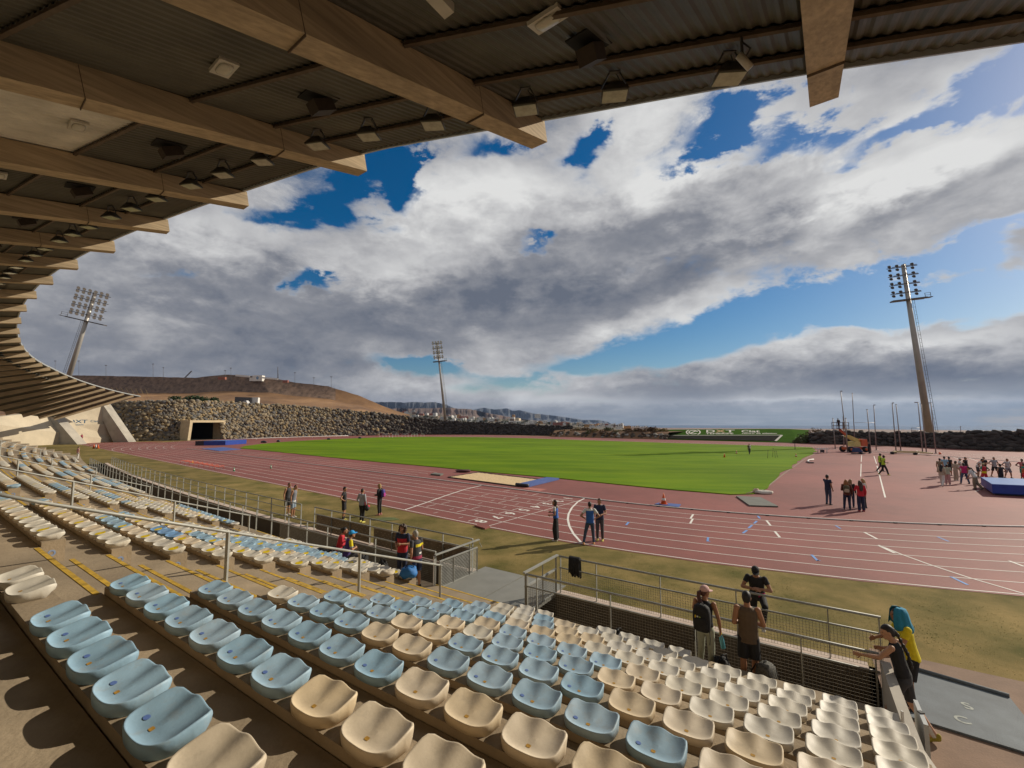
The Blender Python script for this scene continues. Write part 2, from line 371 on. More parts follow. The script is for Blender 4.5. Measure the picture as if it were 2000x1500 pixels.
# ------------------------------------------------------------------ ground, track, lawn (the setting)
def build_ground():
    # brown earth sheet beyond the bowl, falling to the sea on the right and rising at the left
    mb = MB(); P = []
    cx, cy = 0, 85
    rs = [34, 42, 50, 58, 64, 70, 75, 80, 85, 90, 95, 106, 118, 135, 160, 200, 260, 340, 460, 640, 900, 1400, 2400, 4200]
    for r in rs:
        row = []
        for j in range(145):
            a = 2 * math.pi * j / 144
            x, y = cx + r * math.sin(a), cy + r * math.cos(a)
            deg = math.degrees(math.atan2(x, y))
            z = -.06
            s_, p_ = sp_of((x, y))
            if p_ < 36 and -14 < s_ < 112: z = -1.7
            if r > 95:
                right = max(0, min(1, (deg + 2) / 20)) if deg > -90 else 0
                if deg > 150 or deg < -110: right = 0
                fall = -min(56, (r - 95) * .22)
                keep = -min(30, max(0, (r - 130)) * .012)
                z = fall * right + keep * (1 - right)
            row.append(Vector((x, y, z)))
        P.append(row)
    mb.grid(P, 0, True, flip=False)
    o = mb.build('ground', EARTH, origin=(0, 0, 0)); up_fix(o); tag(o, kind='structure')
    # the sea far below
    mb = MB(); ringp = [Vector((7600 * math.sin(2 * math.pi * j / 96), 7600 * math.cos(2 * math.pi * j / 96), -60)) for j in range(96)]
    mb.add(ringp[::-1], [tuple(range(96))])
    SEA = mat('sea_water', (.016, .040, .075), .25, .15, .004, .0)
    o = mb.build('sea', SEA, origin=(0, 0, -60)); up_fix(o); tag(o, kind='structure')
    # dry verge from the stand's ledge outwards
    mb = MB(); mb.grid([[SPv(s, p, 0.0) for s in arc_pts(-60, 150, 3)] for p in (12.2, 16, 22, 30, 45)])
    mb.grid([[SPv(s, p, 0.0) for s in arc_pts(72, 150, 3)] for p in (10.33, 12.2)]); mb.grid([[SPv(s, p, 0.0) for s in arc_pts(S_END, 150, 3)] for p in (0, 10.33)])
    o = mb.build('verge_grass', DRY, origin=(0, 0, 0)); up_fix(o); tag(o, kind='structure')
    # paved path at the right exit and beside the mat
    PATH = mat('reddish_path', (.235, .15, .10), .9, .14, 2.0, .3, 30, big=.15)
    mb = MB(); mb.grid([[SPv(s, p, .004) for s in arc_pts(-40, -1.12, 2)] for p in (2.0, 6, 10.3, 12.2, 13.15)])
    o = mb.build('path', PATH, origin=(0, 0, 0)); up_fix(o); tag(o, kind='structure')

    # red rubber surface
    out = [TV(130, 46.45)] + [TV(t, 46.45) for t in range(126, -1, -6)]
    for a in range(6, 181, 6):
        k = min(1, max(0, (a - 55) / 60)); out.append(arc1(46.45 + 13 * k, a))
    out += [TV(t, -59.5) for t in range(6, 85, 6)]
    for a in range(180, 40, -6):
        k = min(1, max(0, (a - 95) / 80)); out.append(arc2(47.2 + 12 * k, a))
    out += [TV(125, 30)]
    mb = MB(); poly_mb(mb, [Vector((p.x, p.y, .008)) for p in out])
    o = mb.build('running_track', TRACKM, origin=(0, 0, 0)); up_fix(o)
    bm = bmesh.new(); bm.from_mesh(o.data); bmesh.ops.triangulate(bm, faces=bm.faces); bm.to_mesh(o.data); bm.free(); tag(o, kind='structure')
    # chequered rust edge strip of the track (outer border, slightly raised)
    # lawn
    lw = [(470, 876), (510, 879.5), (560, 885), (640, 893), (700, 899), (780, 906.3), (860, 913.5), (920, 920), (1010, 928), (1092, 935), (1200, 946.5), (1310, 957), (1437, 967.3),
          (1468, 966), (1492, 954), (1530, 924), (1570, 896), (1590, 886), (1592, 879), (1588, 874.6), (1500, 871.3), (1400, 868.2), (1300, 865.2), (1240, 863.2), (1140, 860.2), (1040, 856.6), (940, 854.2), (820, 853.4), (740, 854.6), (640, 858.5), (560, 863), (510, 867.5), (480, 871.5)]
    pts = []
    for i in range(len(lw)):
        a = at(*lw[i]); b = at(*lw[(i + 1) % len(lw)]); n = max(1, int((b - a).length / 2.5))
        for j in range(n):
            q = a.lerp(b, j / n); k = .16 if i < 12 else .3
            pts.append(Vector((q.x + random.uniform(-k, k), q.y + random.uniform(-k, k), 0)))
    mb = MB(); n = len(pts); mb.add([Vector((p.x, p.y, .012)) for p in pts] + [Vector((p.x, p.y, .07)) for p in pts], [tuple(range(n, 2 * n))] + [(i, (i + 1) % n, n + (i + 1) % n, n + i) for i in range(n)])
    o = mb.build('infield_lawn', LAWN, origin=(0, 0, 0))
    bm = bmesh.new(); bm.from_mesh(o.data); bmesh.ops.recalc_face_normals(bm, faces=bm.faces); bmesh.ops.triangulate(bm, faces=[f for f in bm.faces if len(f.verts) > 4]); bm.to_mesh(o.data); bm.free(); up_fix(o)
    tag(o, kind='structure')
    global LAWN_PTS; LAWN_PTS = pts
    # red-brown earth rim of the lawn with a pale kerb on the right
    mb = MB(); stripe(mb, [at(*q) for q in [(1476, 965), (1494, 955), (1532, 925), (1572, 897), (1592, 886.5)]], .12, .03, 0)
    o = mb.build('lawn_kerb', mat('kerb_dull', (.27, .19, .14), .9, .2, 3), origin=(0, 0, 0)); tag(o, kind='structure')

    # lane lines and markings
    mb = MB(); Z = .013
    for i in range(9):
        R = 36.5 + 1.22 * i
        if i == 0: continue
        pts = [TV(t, R) for t in np.arange(84.39, -.1, -4.22)] + [arc1(R, a) for a in range(3, 181, 3)] + [TV(t, -R) for t in np.arange(0, 84.5, 8.4)] + [arc2(R, a) for a in range(180, -1, -3)]
        stripe(mb, pts, .05 if i < 8 else .06, Z)
        stripe(mb, [TV(t, R) for t in (84, 95, 110, 126)], .05, Z)
    stripe(mb, [TV(t, 36.5) for t in (84.4, 100, 126)], .05, Z)
    for o_ in (35.05, 33.8, 32.6): stripe(mb, [TV(t, o_) for t in (19, 40, 60, 84, 100)], .05, Z)
    stripe(mb, [TV(0, 36.6), TV(0, 46.2)], .05, Z)                                  # finish line
    for t in (1.5, 3.6, 6.2): 
        for i in range(8):
            if (i + int(t)) % 3 != 1: stripe(mb, [TV(t, 36.75 + 1.22 * i), TV(t, 36.5 + 1.22 * i + 1.0)], .05, Z + .001)
    for t in (1.0, 2.4, 4.4):
        for i in range(8): stripe(mb, [TV(t, 36.95 + 1.22 * i), TV(t, 37.3 + 1.22 * i)], .04, Z + .001)
    Wl = lambda px, w: stripe(mb, [at(*q) for q in px], w, Z + .002)
    Wl([(1142, 973.5), (1128, 981), (1117, 992), (1110.5, 1004), (1109, 1015), (1112, 1028), (1120, 1043), (1135, 1060)], .11)
    Wl([(940, 948.5), (905, 957), (870, 968.5), (838, 980), (812, 989), (791, 996)], .11)
    Wl([(1354, 1005), (1348.5, 1013.5)], .10); Wl([(1353, 1014), (1348, 1023)], .10)
    Wl([(1497, 1017), (1505, 1027)], .10); Wl([(1513, 1038), (1523, 1050)], .10)
    Wl([(1688, 1040), (1713, 1053)], .10); Wl([(1716, 1066), (1735, 1075), (1748, 1081)], .12); Wl([(1716, 1065), (1760, 1083), (1815, 1103), (1890, 1128), (1999, 1160)], .07)
    Wl([(1971, 1096), (2000, 1107)], .09)
    Wl([(1683, 889), (1682, 902)], .07); Wl([(1682, 906), (1681, 931)], .07); Wl([(1707, 891), (1712, 906)], .08); Wl([(1713, 910), (1729, 972)], .09)
    Wl([(1790, 880), (1796, 883), (1795, 886), (1788, 889)], .10)
    Wl([(1862, 893), (1880, 900)], .07); Wl([(1893, 895), (1910, 901)], .07); Wl([(1905, 960), (1912, 958)], .07)
    o = mb.build('lane_markings', WHITE, origin=(0, 0, 0)); up_fix(o); tag(o, kind='structure')
    mb = MB(); Bl = lambda px, w: stripe(mb, [at(*q) for q in px], w, Z + .002)
    Bl([(1228, 1020), (1223, 1026)], .10); Bl([(1478, 1018), (1473, 1023)], .10); Bl([(1469, 1026), (1462, 1032)], .10); Bl([(1459, 1036), (1451, 1042)], .10); Bl([(1480, 1008), (1484, 1013)], .1)
    Bl([(1383, 1050), (1382, 1058), (1387, 1058)], .09); Bl([(1585, 1084), (1597, 1096), (1601, 1095)], .09); Bl([(1632, 1027), (1642, 1033)], .08); Bl([(1831, 1049), (1853, 1058)], .08)
    Bl([(1857, 1127), (1890, 1143)], .09)
    o = mb.build('blue_start_markings', BLUEP, origin=(0, 0, 0)); up_fix(o); tag(o, kind='structure')
    # lane numbers before the finish line
    mbn = MB()
    for i in range(8):
        text_into(mbn, str(i + 1), TV(1.0, 36.5 + 1.22 * i + .6, Z + .003), -TD, .98, 0)
    o = mbn.build('lane_numbers', WHITE, origin=(0, 0, 0)); up_fix(o); tag(o, kind='structure')
    # raised inner kerb
    KERB = mat('kerb_aluminium', (.55, .52, .49), .5, .15, 4)
    mb = MB(); R = 36.35
    pts = [TV(t, R) for t in np.arange(84.39, -.1, -4.22)] + [arc1(R, a) for a in range(3, 181, 3)]
    rings = []
    for i, p in enumerate(pts):
        d = (pts[min(i + 1, len(pts) - 1)] - pts[max(i - 1, 0)]).normalized(); n = Vector((-d.y, d.x, 0))
        rings.append([p + n * a + Vector((0, 0, b)) for a, b in ((-.05, .02), (.05, .02), (.05, .065), (-.05, .065))])
    mb.loft(rings, 0, False)
    mb2 = MB()
    for i in range(0, 60):
        a = i * 3.0; q = arc1(R + .055, a + 1.5, .03); mb2.box(q, (.12, .12, .05))
    KF = mat('kerb_foot_dark', (.05, .04, .04), .8)
    k = thing('track_kerb', TV(0, R), 'low pale kerb rail curving along the inside of lane one', 'kerb')
    mb.build('rail', KERB, k); mb2.build('foot', KF, k)

def text_into(mb, txt, loc, updir, size, mi, normal=(0, 0, 1), squash=1.0, extr=0.0):
    cu = bpy.data.curves.new('t', 'FONT'); cu.body = txt; cu.size = size; cu.align_x = 'CENTER'; cu.align_y = 'CENTER'; cu.extrude = extr; cu.offset = size * .018
    ob = bpy.data.objects.new('t', cu); COL.objects.link(ob)
    dg = bpy.context.evaluated_depsgraph_get(); me = bpy.data.meshes.new_from_object(ob.evaluated_get(dg))
    u = Vector((updir[0], updir[1], updir[2] if len(updir) > 2 else 0)).normalized(); n = Vector(normal).normalized(); x = u.cross(n).normalized()
    vs = [Vector(loc) + x * (v.co.x * squash) + u * v.co.y + n * v.co.z for v in me.vertices]
    mb.add(vs, [tuple(p.vertices) for p in me.polygons], mi)
    bpy.data.objects.remove(ob); bpy.data.curves.remove(cu); bpy.data.meshes.remove(me)
build_ground()

# ------------------------------------------------------------------ grandstand: terrace, benches, roof
AISLES = [(BLOCKS[i][1], BLOCKS[i + 1][0]) for i in range(len(BLOCKS) - 1)]
EM, ER = 54.878, 166.29
EU = np.array([-0.75632973, 0.6541906]); EN = np.array([0.6541906, 0.75632973])
EA = [-12, -1.85, .9, 5.3, 10.4, 15.6, 20.8, 26.2, 31.3, 38, 46, 54, 67, 76, 90, 101, 118, 129, 138.7]
EH = [4.6, 5.7, 6.1, 6.62, 7.33, 7.55, 7.8, 8.06, 8.25, 8.4, 8.35, 8.1, 7.75, 7.55, 7.42, 7.1, 6.55, 6.2, 5.96]
def eave(a):
    q = EU * a + EN * (a - EM) ** 2 / 2 / ER; return Vector((q[0], q[1], CAMH + float(np.interp(a, EA, EH))))
def roof_dir(a):
    e = rad(float(np.interp(a, [-6, 0, 5, 10, 15, 30, 50, 70, 90, 105, 130], [23, 21, 15.5, 13, 10.5, 9.5, 9, 12, 14, 19, 23])))
    b = rad(36.2 + 6.8 * a / 130)
    return Vector((math.sin(b) * math.cos(e), math.cos(b) * math.cos(e), math.sin(e)))
BEAM_A = [.55 + 5.13 * k for k in range(-1, 27)]
def build_stand():
    gs = thing('grandstand', SPv(20, 0, 0), 'long curved concrete grandstand with stepped terraces and a ribbed canopy roof', 'grandstand')
    # terraces
    RI = lambda k: PK(k) - .13                 # riser just behind the bench of row k
    prof = [(-5.4, FK(-1)), (RI(0), FK(-1))]
    for k in range(NROW):
        prof += [(RI(k), FK(k)), (RI(k + 1) if k < NROW - 1 else 10.32, FK(k))]
    prof += [(10.32, -1.25), (-5.4, -1.25)]
    mb = MB(); sweep(mb, prof, S_R, S_END); mb.build('terrace', CONC, gs)
    # trench floor and the outer retaining wall with its pale ledge
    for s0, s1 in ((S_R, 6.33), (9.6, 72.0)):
        mb = MB(); sweep(mb, [(10.32, -1.3), (10.32, -1.22), (12.0, -1.22), (12.0, -1.3)], s0, s1); mb.build('trench_floor', mat('trench_shade_concrete', (.085, .068, .048)), gs)  # trench shade put into the dark colour of floor and wall
        mb = MB(); sweep(mb, [(12.0, -1.3), (12.0, 0.0), (12.22, 0.0), (12.22, -1.3)], s0, s1); w = mb.build('retaining_wall', mat('trench_shade_concrete', (.085, .068, .048), .9, .25, 1.5, .3, 20), gs)
        mb = MB(); sweep(mb, [(11.97, 0.002), (11.97, .045), (12.28, .045), (12.28, 0.002)], s0, s1); o = mb.build('ledge', LEDGE, w)
    # slab bridging the trench at the first flight of steps
    SLAB = mat('bridge_slab_grey', (.205, .205, .185), .8, .1, 1.5, .15, 30)
    mb = MB()
    for (a, b) in ((6.36, 7.9), (7.94, 9.57)):
        for (c, d) in ((10.34, 12.7),):
            sweep(mb, [(c, -.1), (c, .02), (d, .02), (d, -.1)], a, b)
    mb.build('bridge_slab', SLAB, gs)
    # benches
    for bi, (s0, s1) in enumerate(BLOCKS):
        for k in range(NROW):
            p = PK(k); z0, z1 = FK(k) + .001, ZK(k) - .082
            if z1 - z0 < .05: continue
            mb = MB(); sweep(mb, [(p - .12, z0), (p - .12, z1), (p + .15, z1), (p + .15, z0)], s0, s1, step=2.5)
            b = mb.build('bench', CONC_B, gs)
            if bi < 3 and k > 0:       # blue number painted on the end face that looks at the steps
                mb2 = MB(); q = SPv(s0 - .004, p, (z0 + z1) / 2)
                d = -(SPv(s0 + .1, p) - SPv(s0, p)).normalized(); side = d.cross(Vector((0, 0, 1)))
                rg = [[q + (side * math.cos(t) * r_ + Vector((0, 0, math.sin(t) * r_ * 1.05))) for t in [2 * math.pi * i / 14 for i in range(15)]] for r_ in (.026, .048)]
                mb2.grid(rg, 0); mb2.build('painted_number', mat('faded_number_blue', (.20, .27, .42), .8, .2, 20), b)
    # steps: half treads and yellow nosing lines
    for ai, (s0, s1) in enumerate(AISLES):
        mbh = MB(); mby = MB()
        for k in range(NROW):
            p0 = RI(k + 1) if k < NROW - 1 else 10.32
            z = FK(k)
            a0, a1 = s0 + .02, s1 - .02
            ln = lambda p, zz, x0, x1: sweep(mby, [(p - .058, zz + .001), (p - .058, zz + .005), (p, zz + .005), (p, zz + .001)], x0, x1, step=2)
            ln(p0 - .015, z, a0, a1)
            if k < NROW - 1:
                h = (FK(k) - FK(k + 1)) / 2
                sweep(mbh, [(p0 + .001, z - 2 * h), (p0 + .001, z - h), (p0 + .30, z - h), (p0 + .30, z - 2 * h)], a0 + .5, a1 - .5, step=2)
                ln(p0 + .29, z - h, a0 + .5, a1 - .5)
        mbh.build('half_steps', CONC, gs); mby.build('yellow_step_lines', YEL, gs)
    # rear wall
    mb = MB(); sweep(mb, [(-5.7, -1), (-5.7, 9.6), (-5.4, 9.6), (-5.4, -1)], -14, 40, step=4); mb.build('rear_wall', CONC_W, gs)
    # roof beams
    W = .42; Dp = .46
    tips = []
    for i, a in enumerate(BEAM_A):
        P = eave(a); d = roof_dir(a); side = d.cross(Vector((0, 0, 1))).normalized(); upv = side.cross(d)
        L = 13.5
        A = P + d * .16; tips.append((P, d, side, upv))
        mb = MB(); rings = []
        for v, dep in ((-.16, Dp), (1.2, Dp + .02), (4, Dp + .08), (8, Dp + .16), (L, Dp + .22)):
            q = P - d * v
            rings.append([q + side * (W / 2 * x) + upv * yv for x, yv in ((-1, -.0), (1, -.0), (1, -dep), (-1, -dep))])
        mb.loft(rings, 0, False); bo = mb.build('roof_beam', CONC_R, gs)
        if i < 7:
            for v in (2.15, 5.6, 9.0):
                mb = MB(); dep = Dp + .02 + .02 * v; q = P - d * v
                mb.hexa([q - d * .006 + side * (W / 2 + .002) * x + upv * yv for x, yv in ((-1, -.02), (1, -.02), (1, -dep - .012), (-1, -dep - .012))], [q + d * .006 + side * (W / 2 + .002) * x + upv * yv for x, yv in ((-1, -.02), (1, -.02), (1, -dep - .012), (-1, -dep - .012))])
                mb.build('joint', PURLM, bo)
    # corrugated sheets between the beams, in strips that overlap at the purlins
    SV = [0.0, 1.15, 2.35, 4.0, 6.6, 9.5, 13.5]
    for i in range(len(tips) - 1):
        (P0, d0, s0_, u0_), (P1, d1, s1_, u1_) = tips[i], tips[i + 1]
        near = i < 8; nw = 30 if near else 12
        mb = MB(); mbp = MB(); pale = MB()
        for j in range(len(SV) - 1):
            va, vb = SV[j], SV[j + 1]
            ncol = nw * 4 if near else nw * 2
            rows = []
            for v, lift in ((va, .045), (vb + .04, .0)):
                row = []
                for c in range(ncol + 1):
                    t = c / ncol; q = (P0 - d0 * v).lerp(P1 - d1 * v, t) + (u0_ if t < .5 else u1_) * (lift + .03)
                    ph = c % 4 if near else (c % 2) * 2
                    q = q + (u0_ if t < .5 else u1_) * ((.013, .013, -.013, -.013)[ph] if near else (.015, 0, -.015)[ph])
                    row.append(q)
                rows.append(row)
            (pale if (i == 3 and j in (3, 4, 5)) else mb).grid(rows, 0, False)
            if near or j in (1, 2, 3):
                mbp.bar((P0 - d0 * vb).lerp(P1 - d1 * vb, .045), (P0 - d0 * vb).lerp(P1 - d1 * vb, .955), .06, .07)
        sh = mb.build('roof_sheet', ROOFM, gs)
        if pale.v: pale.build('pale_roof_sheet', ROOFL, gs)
        mbp.build('purlin', PURLM, sh)
    # top skin and eave flashing
    EAVEM = mat('eave_flashing', (.42, .44, .44), .5, .1, 4, 0, metal=.3)
    mb = MB(); aa = np.arange(BEAM_A[0], 139.1, 1.3)
    rows = []
    for v, up in ((-.05, .16), (7, .3), (13.6, .3)):
        rows.append([eave(a) - roof_dir(a) * v + Vector((0, 0, up)) for a in aa])
    mb.grid(rows, 0, True); mb.build('roof_skin', EAVEM, gs)
    mb = MB(); rings = []
    for a in aa:
        P = eave(a); d = roof_dir(a)
        rings.append([P + d * .06 + Vector((0, 0, .0)), P + d * .06 + Vector((0, 0, .17)), P - d * .02 + Vector((0, 0, .17)), P - d * .02 + Vector((0, 0, .0))])
    mb.loft(rings, 0, False); mb.build('eave_trim', EAVEM, gs)
    # last triangular sheet beyond the last beam, lying on the stone wall
    P0, d0, _, u0_ = tips[-1]; Pe = eave(138.7)
    mb = MB(); mb.grid([[P0 - d0 * 0, Pe], [P0 - d0 * 7, Pe - Vector((1.5, 1.0, .5))], [P0 - d0 * 13.5, Pe - Vector((6, 4, 1.6))]]); mb.build('end_sheet', ROOFM, gs)
    # concrete end walls with slanting buttresses
    ew = thing('end_wall', (-100, 104, 0), 'pale concrete end wall of the stand with two slanting grey buttresses', 'wall')
    Zx = lambda x: 88.6 + .0955 * x
    mb = MB()
    def quadpx(pts, off=0.0): return [atd(x, y, Zx(x) + off) for x, y in pts]
    face = quadpx([(-60, 886), (250, 862.5), (205, 776), (154, 787), (97, 802), (69, 806), (0, 814), (-60, 822)])
    back = [p + Vector((-2, .3, 0)) for p in face]
    mb.hexa(back, face); mb.build('wall_face', CONC_W, ew)
    for fx in ([(70, 811), (98, 806), (152, 869), (110, 871)], [(186, 790), (198, 786), (251, 863.5), (222, 865)]):
        zz = Zx(sum(q[0] for q in fx) / 4) - 1.5
        f = [atd(x, y, zz) for x, y in fx]; mb = MB(); mb.hexa([p + Vector((0, 2.2, 0)) for p in f], f); mb.build('buttress', CONC_G, ew)
    mb = MB(); lo = quadpx([(112, 830), (212, 828), (232, 862), (140, 867)], -.5); mb.add(lo + [p + Vector((-1, .6, 0)) for p in lo], [(3, 2, 1, 0), (0, 1, 5, 4)]); mb.build('sloped_panel', CONC_W, ew)
    BL = mat('faded_blue_paint', (.10, .30, .52), .8, .2, 3); OR_ = mat('faded_orange_paint', (.55, .24, .06), .8, .2, 3)
    mb = MB(); n = Vector((.45, -.89, 0)); c = atd(152, 823.5, Zx(152) - .95)
    text_into(mb, 'DXT', c, (0, 0, 1), 1.1, 0, n, 1.5); text_into(mb, 'TENERIFE', c + Vector((0, 0, -.75)), (0, 0, 1), .4, 0, n, 1.3); text_into(mb, 'Ciat', c + Vector((2.6, 1.3, .1)), (0, 0, 1), .7, 0, n, 1.2)
    mb.build('painted_lettering', BL, ew)
    return gs
GS = build_stand()

def build_roof_fittings():
    HOUS = mat('floodlight_housing', (.09, .085, .07), .5, .2, 5, 0, metal=.4)
    fl = thing('floodlight', (0, 0, 0), '', 'floodlight')
    mb = MB(); g = .30
    r0 = [Vector((x * .12, y * .12, -.27)) for x, y in ((-1, -1), (1, -1), (1, 1), (-1, 1))]; r1 = [Vector((x * g, y * .24, -.50)) for x, y in ((-1, -1), (1, -1), (1, 1), (-1, 1))]; r2 = [Vector((p.x, p.y, -.54)) for p in r1]
    mb.loft([r0, r1, r2]); mb.build('housing', HOUS, fl, world=False)
    mb = MB(); mb.box((0, 0, -.545), (.54, .42, .014)); mb.build('lens', GLASSF, fl, world=False)
    mb = MB(); mb.bar((-.1, 0, .02), (-.31, 0, -.36), .03); mb.bar((.1, 0, .02), (.31, 0, -.36), .03); mb.box((0, 0, .0), (.26, .1, .03)); mb.tube([(.05, .05, 0), (.16, .14, -.16), (.1, .1, -.3)], .012, 6)
    mb.build('bracket', STEEL_D, fl, world=False)
    tilt = Matrix.Rotation(rad(6), 4, 'X') @ Matrix.Scale(.74, 4)
    for ch in fl.children: ch.data.transform(Matrix.Translation((0, 0, 0)) @ tilt)
    lamp = thing('ceiling_lamp', (0, 0, 0), '', 'ceiling lamp')
    LF = mat('lamp_frame_cream', (.50, .47, .40), .5, .1, 5); LG = mat('lamp_diffuser', (.50, .47, .38), .25, .15, 9)
    mb = MB(); mb.box((0, 0, -.02), (.46, .30, .05)); mb.build('frame', LF, lamp, world=False)
    mb = MB(); mb.loft([[Vector((.165 * math.copysign(abs(math.cos(t)) ** .6, math.cos(t)) * s_, .105 * math.copysign(abs(math.sin(t)) ** .6, math.sin(t)) * s_, z)) for t in [2 * math.pi * i / 20 for i in range(20)]] for s_, z in ((1.05, -.046), (1, -.07), (.8, -.085))]); mb.build('diffuser', LG, lamp, world=False)
    spk = thing('hanging_speaker', (0, 0, 0), '', 'speaker')
    mb = MB(); mb.box((0, .02, -.16), (.28, .44, .22), Matrix.Rotation(.35, 3, 'X')); mb.build('cabinet', mat('speaker_brown', (.035, .022, .012), .7, .3, 6), spk, world=False)
    mb = MB(); mb.box((0, 0, .005), (.46, .64, .02)); mb.build('hatch', mat('dark_hatch', (.006, .005, .004), .9), spk, world=False)
    first = [True, True, True]
    def place(proto, i, P, rz, label, group, e, idx):
        o = proto if first[idx] else copy_tree(proto); first[idx] = False
        o.location = P; o.rotation_euler = (-e, 0, rz); tag(o, label, proto['category'], group)
    for i in range(1, 20):
        a0, a1 = BEAM_A[i], BEAM_A[i + 1]; bay = i
        for j, fr in enumerate((.16, .46, .78)):
            a = a0 + (a1 - a0) * (1 - fr); d = roof_dir(a); P = eave(a) - d * 1.75
            rz = math.atan2(d.y, d.x) - math.pi / 2 + rad(26 + 3 * j)
            place(fl, i, P, rz, f'boxy floodlight under the canopy edge, {ordinal(3 - j)} of three in {ordinal(bay)} roof bay from the right', 'floodlights under the canopy edge', 0, 0)
    for i in range(1, 12):
        a0, a1 = BEAM_A[i], BEAM_A[i + 1]
        a = a0 + (a1 - a0) * .55; d = roof_dir(a); rz = math.atan2(d.y, d.x) - math.pi / 2; e = -math.asin(d.z)
        place(lamp, i, eave(a) - d * (4.6 if i > 1 else 3.9) + Vector((0, 0, .0)), rz, f'cream ceiling lamp on dark sheeting in {ordinal(i)} roof bay from the right', 'ceiling lamps under the canopy', e, 1)
        a = a0 + (a1 - a0) * .52; d = roof_dir(a)
        place(spk, i, eave(a) - d * 3.0 + Vector((0, 0, .0)), rz, f'dark speaker hanging from a hatch in {ordinal(i)} roof bay from the right', 'speakers in hatches under the canopy', e, 2)
    a = BEAM_A[1] + .9; d = roof_dir(a); P = eave(a) - d * 2.35
    cam_ = thing('cctv_camera', P, 'small pale camera hanging on a looped cable beside the big concrete beam', 'camera')
    mb = MB(); mb.bar(P, P - Vector((0, 0, .28)), .03); mb.tube([P - Vector((0, 0, .1)), P + Vector((.12, 0, -.2)), P + Vector((.05, 0, -.33)), P + Vector((0, 0, -.26))], .014, 6); mb.build('cable_mount', STEEL_D, cam_)
    mb = MB(); q = P - Vector((0, 0, .36)); mb.tube([q + Vector((-.05, .0, .06)), q + Vector((.12, .02, -.12))], .05, 10); mb.build('camera_body', LF, cam_)
    # box lamp on the ceiling of the second bay
    a = BEAM_A[1] + 3.6; d = roof_dir(a); P = eave(a) - d * 4.9; rz = math.atan2(d.y, d.x) - math.pi / 2
    bl = thing('box_lamp', P, 'small white box lamp on ceiling near the square ceiling lamp', 'lamp', rz=rz)
    mb = MB(); mb.box((0, 0, -.1), (.16, .34, .12)); mb.build('box', LF, bl, world=False); mb = MB(); mb.box((0, 0, -.02), (.2, .12, .04)); mb.build('mount', STEEL_D, bl, world=False)
build_roof_fittings()

# ------------------------------------------------------------------ seats
SEATM = {'B': mat('seat_plastic_blue', (.31, .455, .565), .55, .10, 4, .05, 60, big=.12, objrand=.10), 'Y': mat('seat_plastic_cream', (.66, .54, .375), .55, .08, 4, .05, 60, big=.1, objrand=.10),
         'W': mat('seat_plastic_white', (.64, .59, .49), .55, .08, 4, .05, 60, big=.1, objrand=.10), 'D': mat('seat_plastic_deep_blue', (.16, .32, .55), .55, .1, 4, .05, 60, objrand=.10)}
STK_B = mat('sticker_blue', (.10, .17, .42), .6, .2, 30); STK_O = mat('sticker_ochre', (.55, .30, .045), .6, .25, 30); STK_Y = mat('sticker_yellow', (.80, .58, .0), .6, .1, 20, spec=.2)
def seat_mesh(n, fr):
    mb = MB(); YC = .0
    def outline(t, s_=1.0):
        c, q = math.cos(t), math.sin(t); e = 5.0 if q > 0 else 2.7; b = .160 if q > 0 else .132
        r = (abs(c / .208) ** e + abs(q / b) ** e) ** (-1 / e); return c * r * s_, YC + q * r * s_
    def top(x, y, r):
        t = (y + .132) / .292; z = .098 + .030 * t - .032 * (1 - r ** 3.4) * (1.15 - .85 * t)
        w = max(0, min(1, (t - .25) / .6)); w = w * w * (3 - 2 * w)
        z += w * (.011 * math.cos(2 * math.pi * x / .215) - .004) + .009 * w * (abs(x) / .208) ** 4
        return z
    T = [2 * math.pi * (i + .5) / n for i in range(n)]
    rings = []
    for f in fr: rings.append([Vector((*outline(t, f), top(*outline(t, f), f))) for t in T])
    rim = rings[-1]
    def wall(s_, dz=None, zabs=None):
        out = []
        for t, p in zip(T, rim):
            x, y = outline(t, s_)
            if zabs is None: z = p.z - dz
            else:
                k = max(0, min(1, (y - .105) / .02)); z = zabs + k * .048
            out.append(Vector((x, y, z)))
        return out
    rings += [wall(1.022, .002), wall(1.036, .009), wall(1.042, .020), wall(1.012, None, .030), wall(.94, None, .032)]
    mb.loft(rings, 0, True, False)
    mb.add([Vector((0, YC, top(0, YC, 0)))] + rings[0], [(0, i + 1, (i + 1) % n + 1) for i in range(n)], 0, True)
    return mb, top
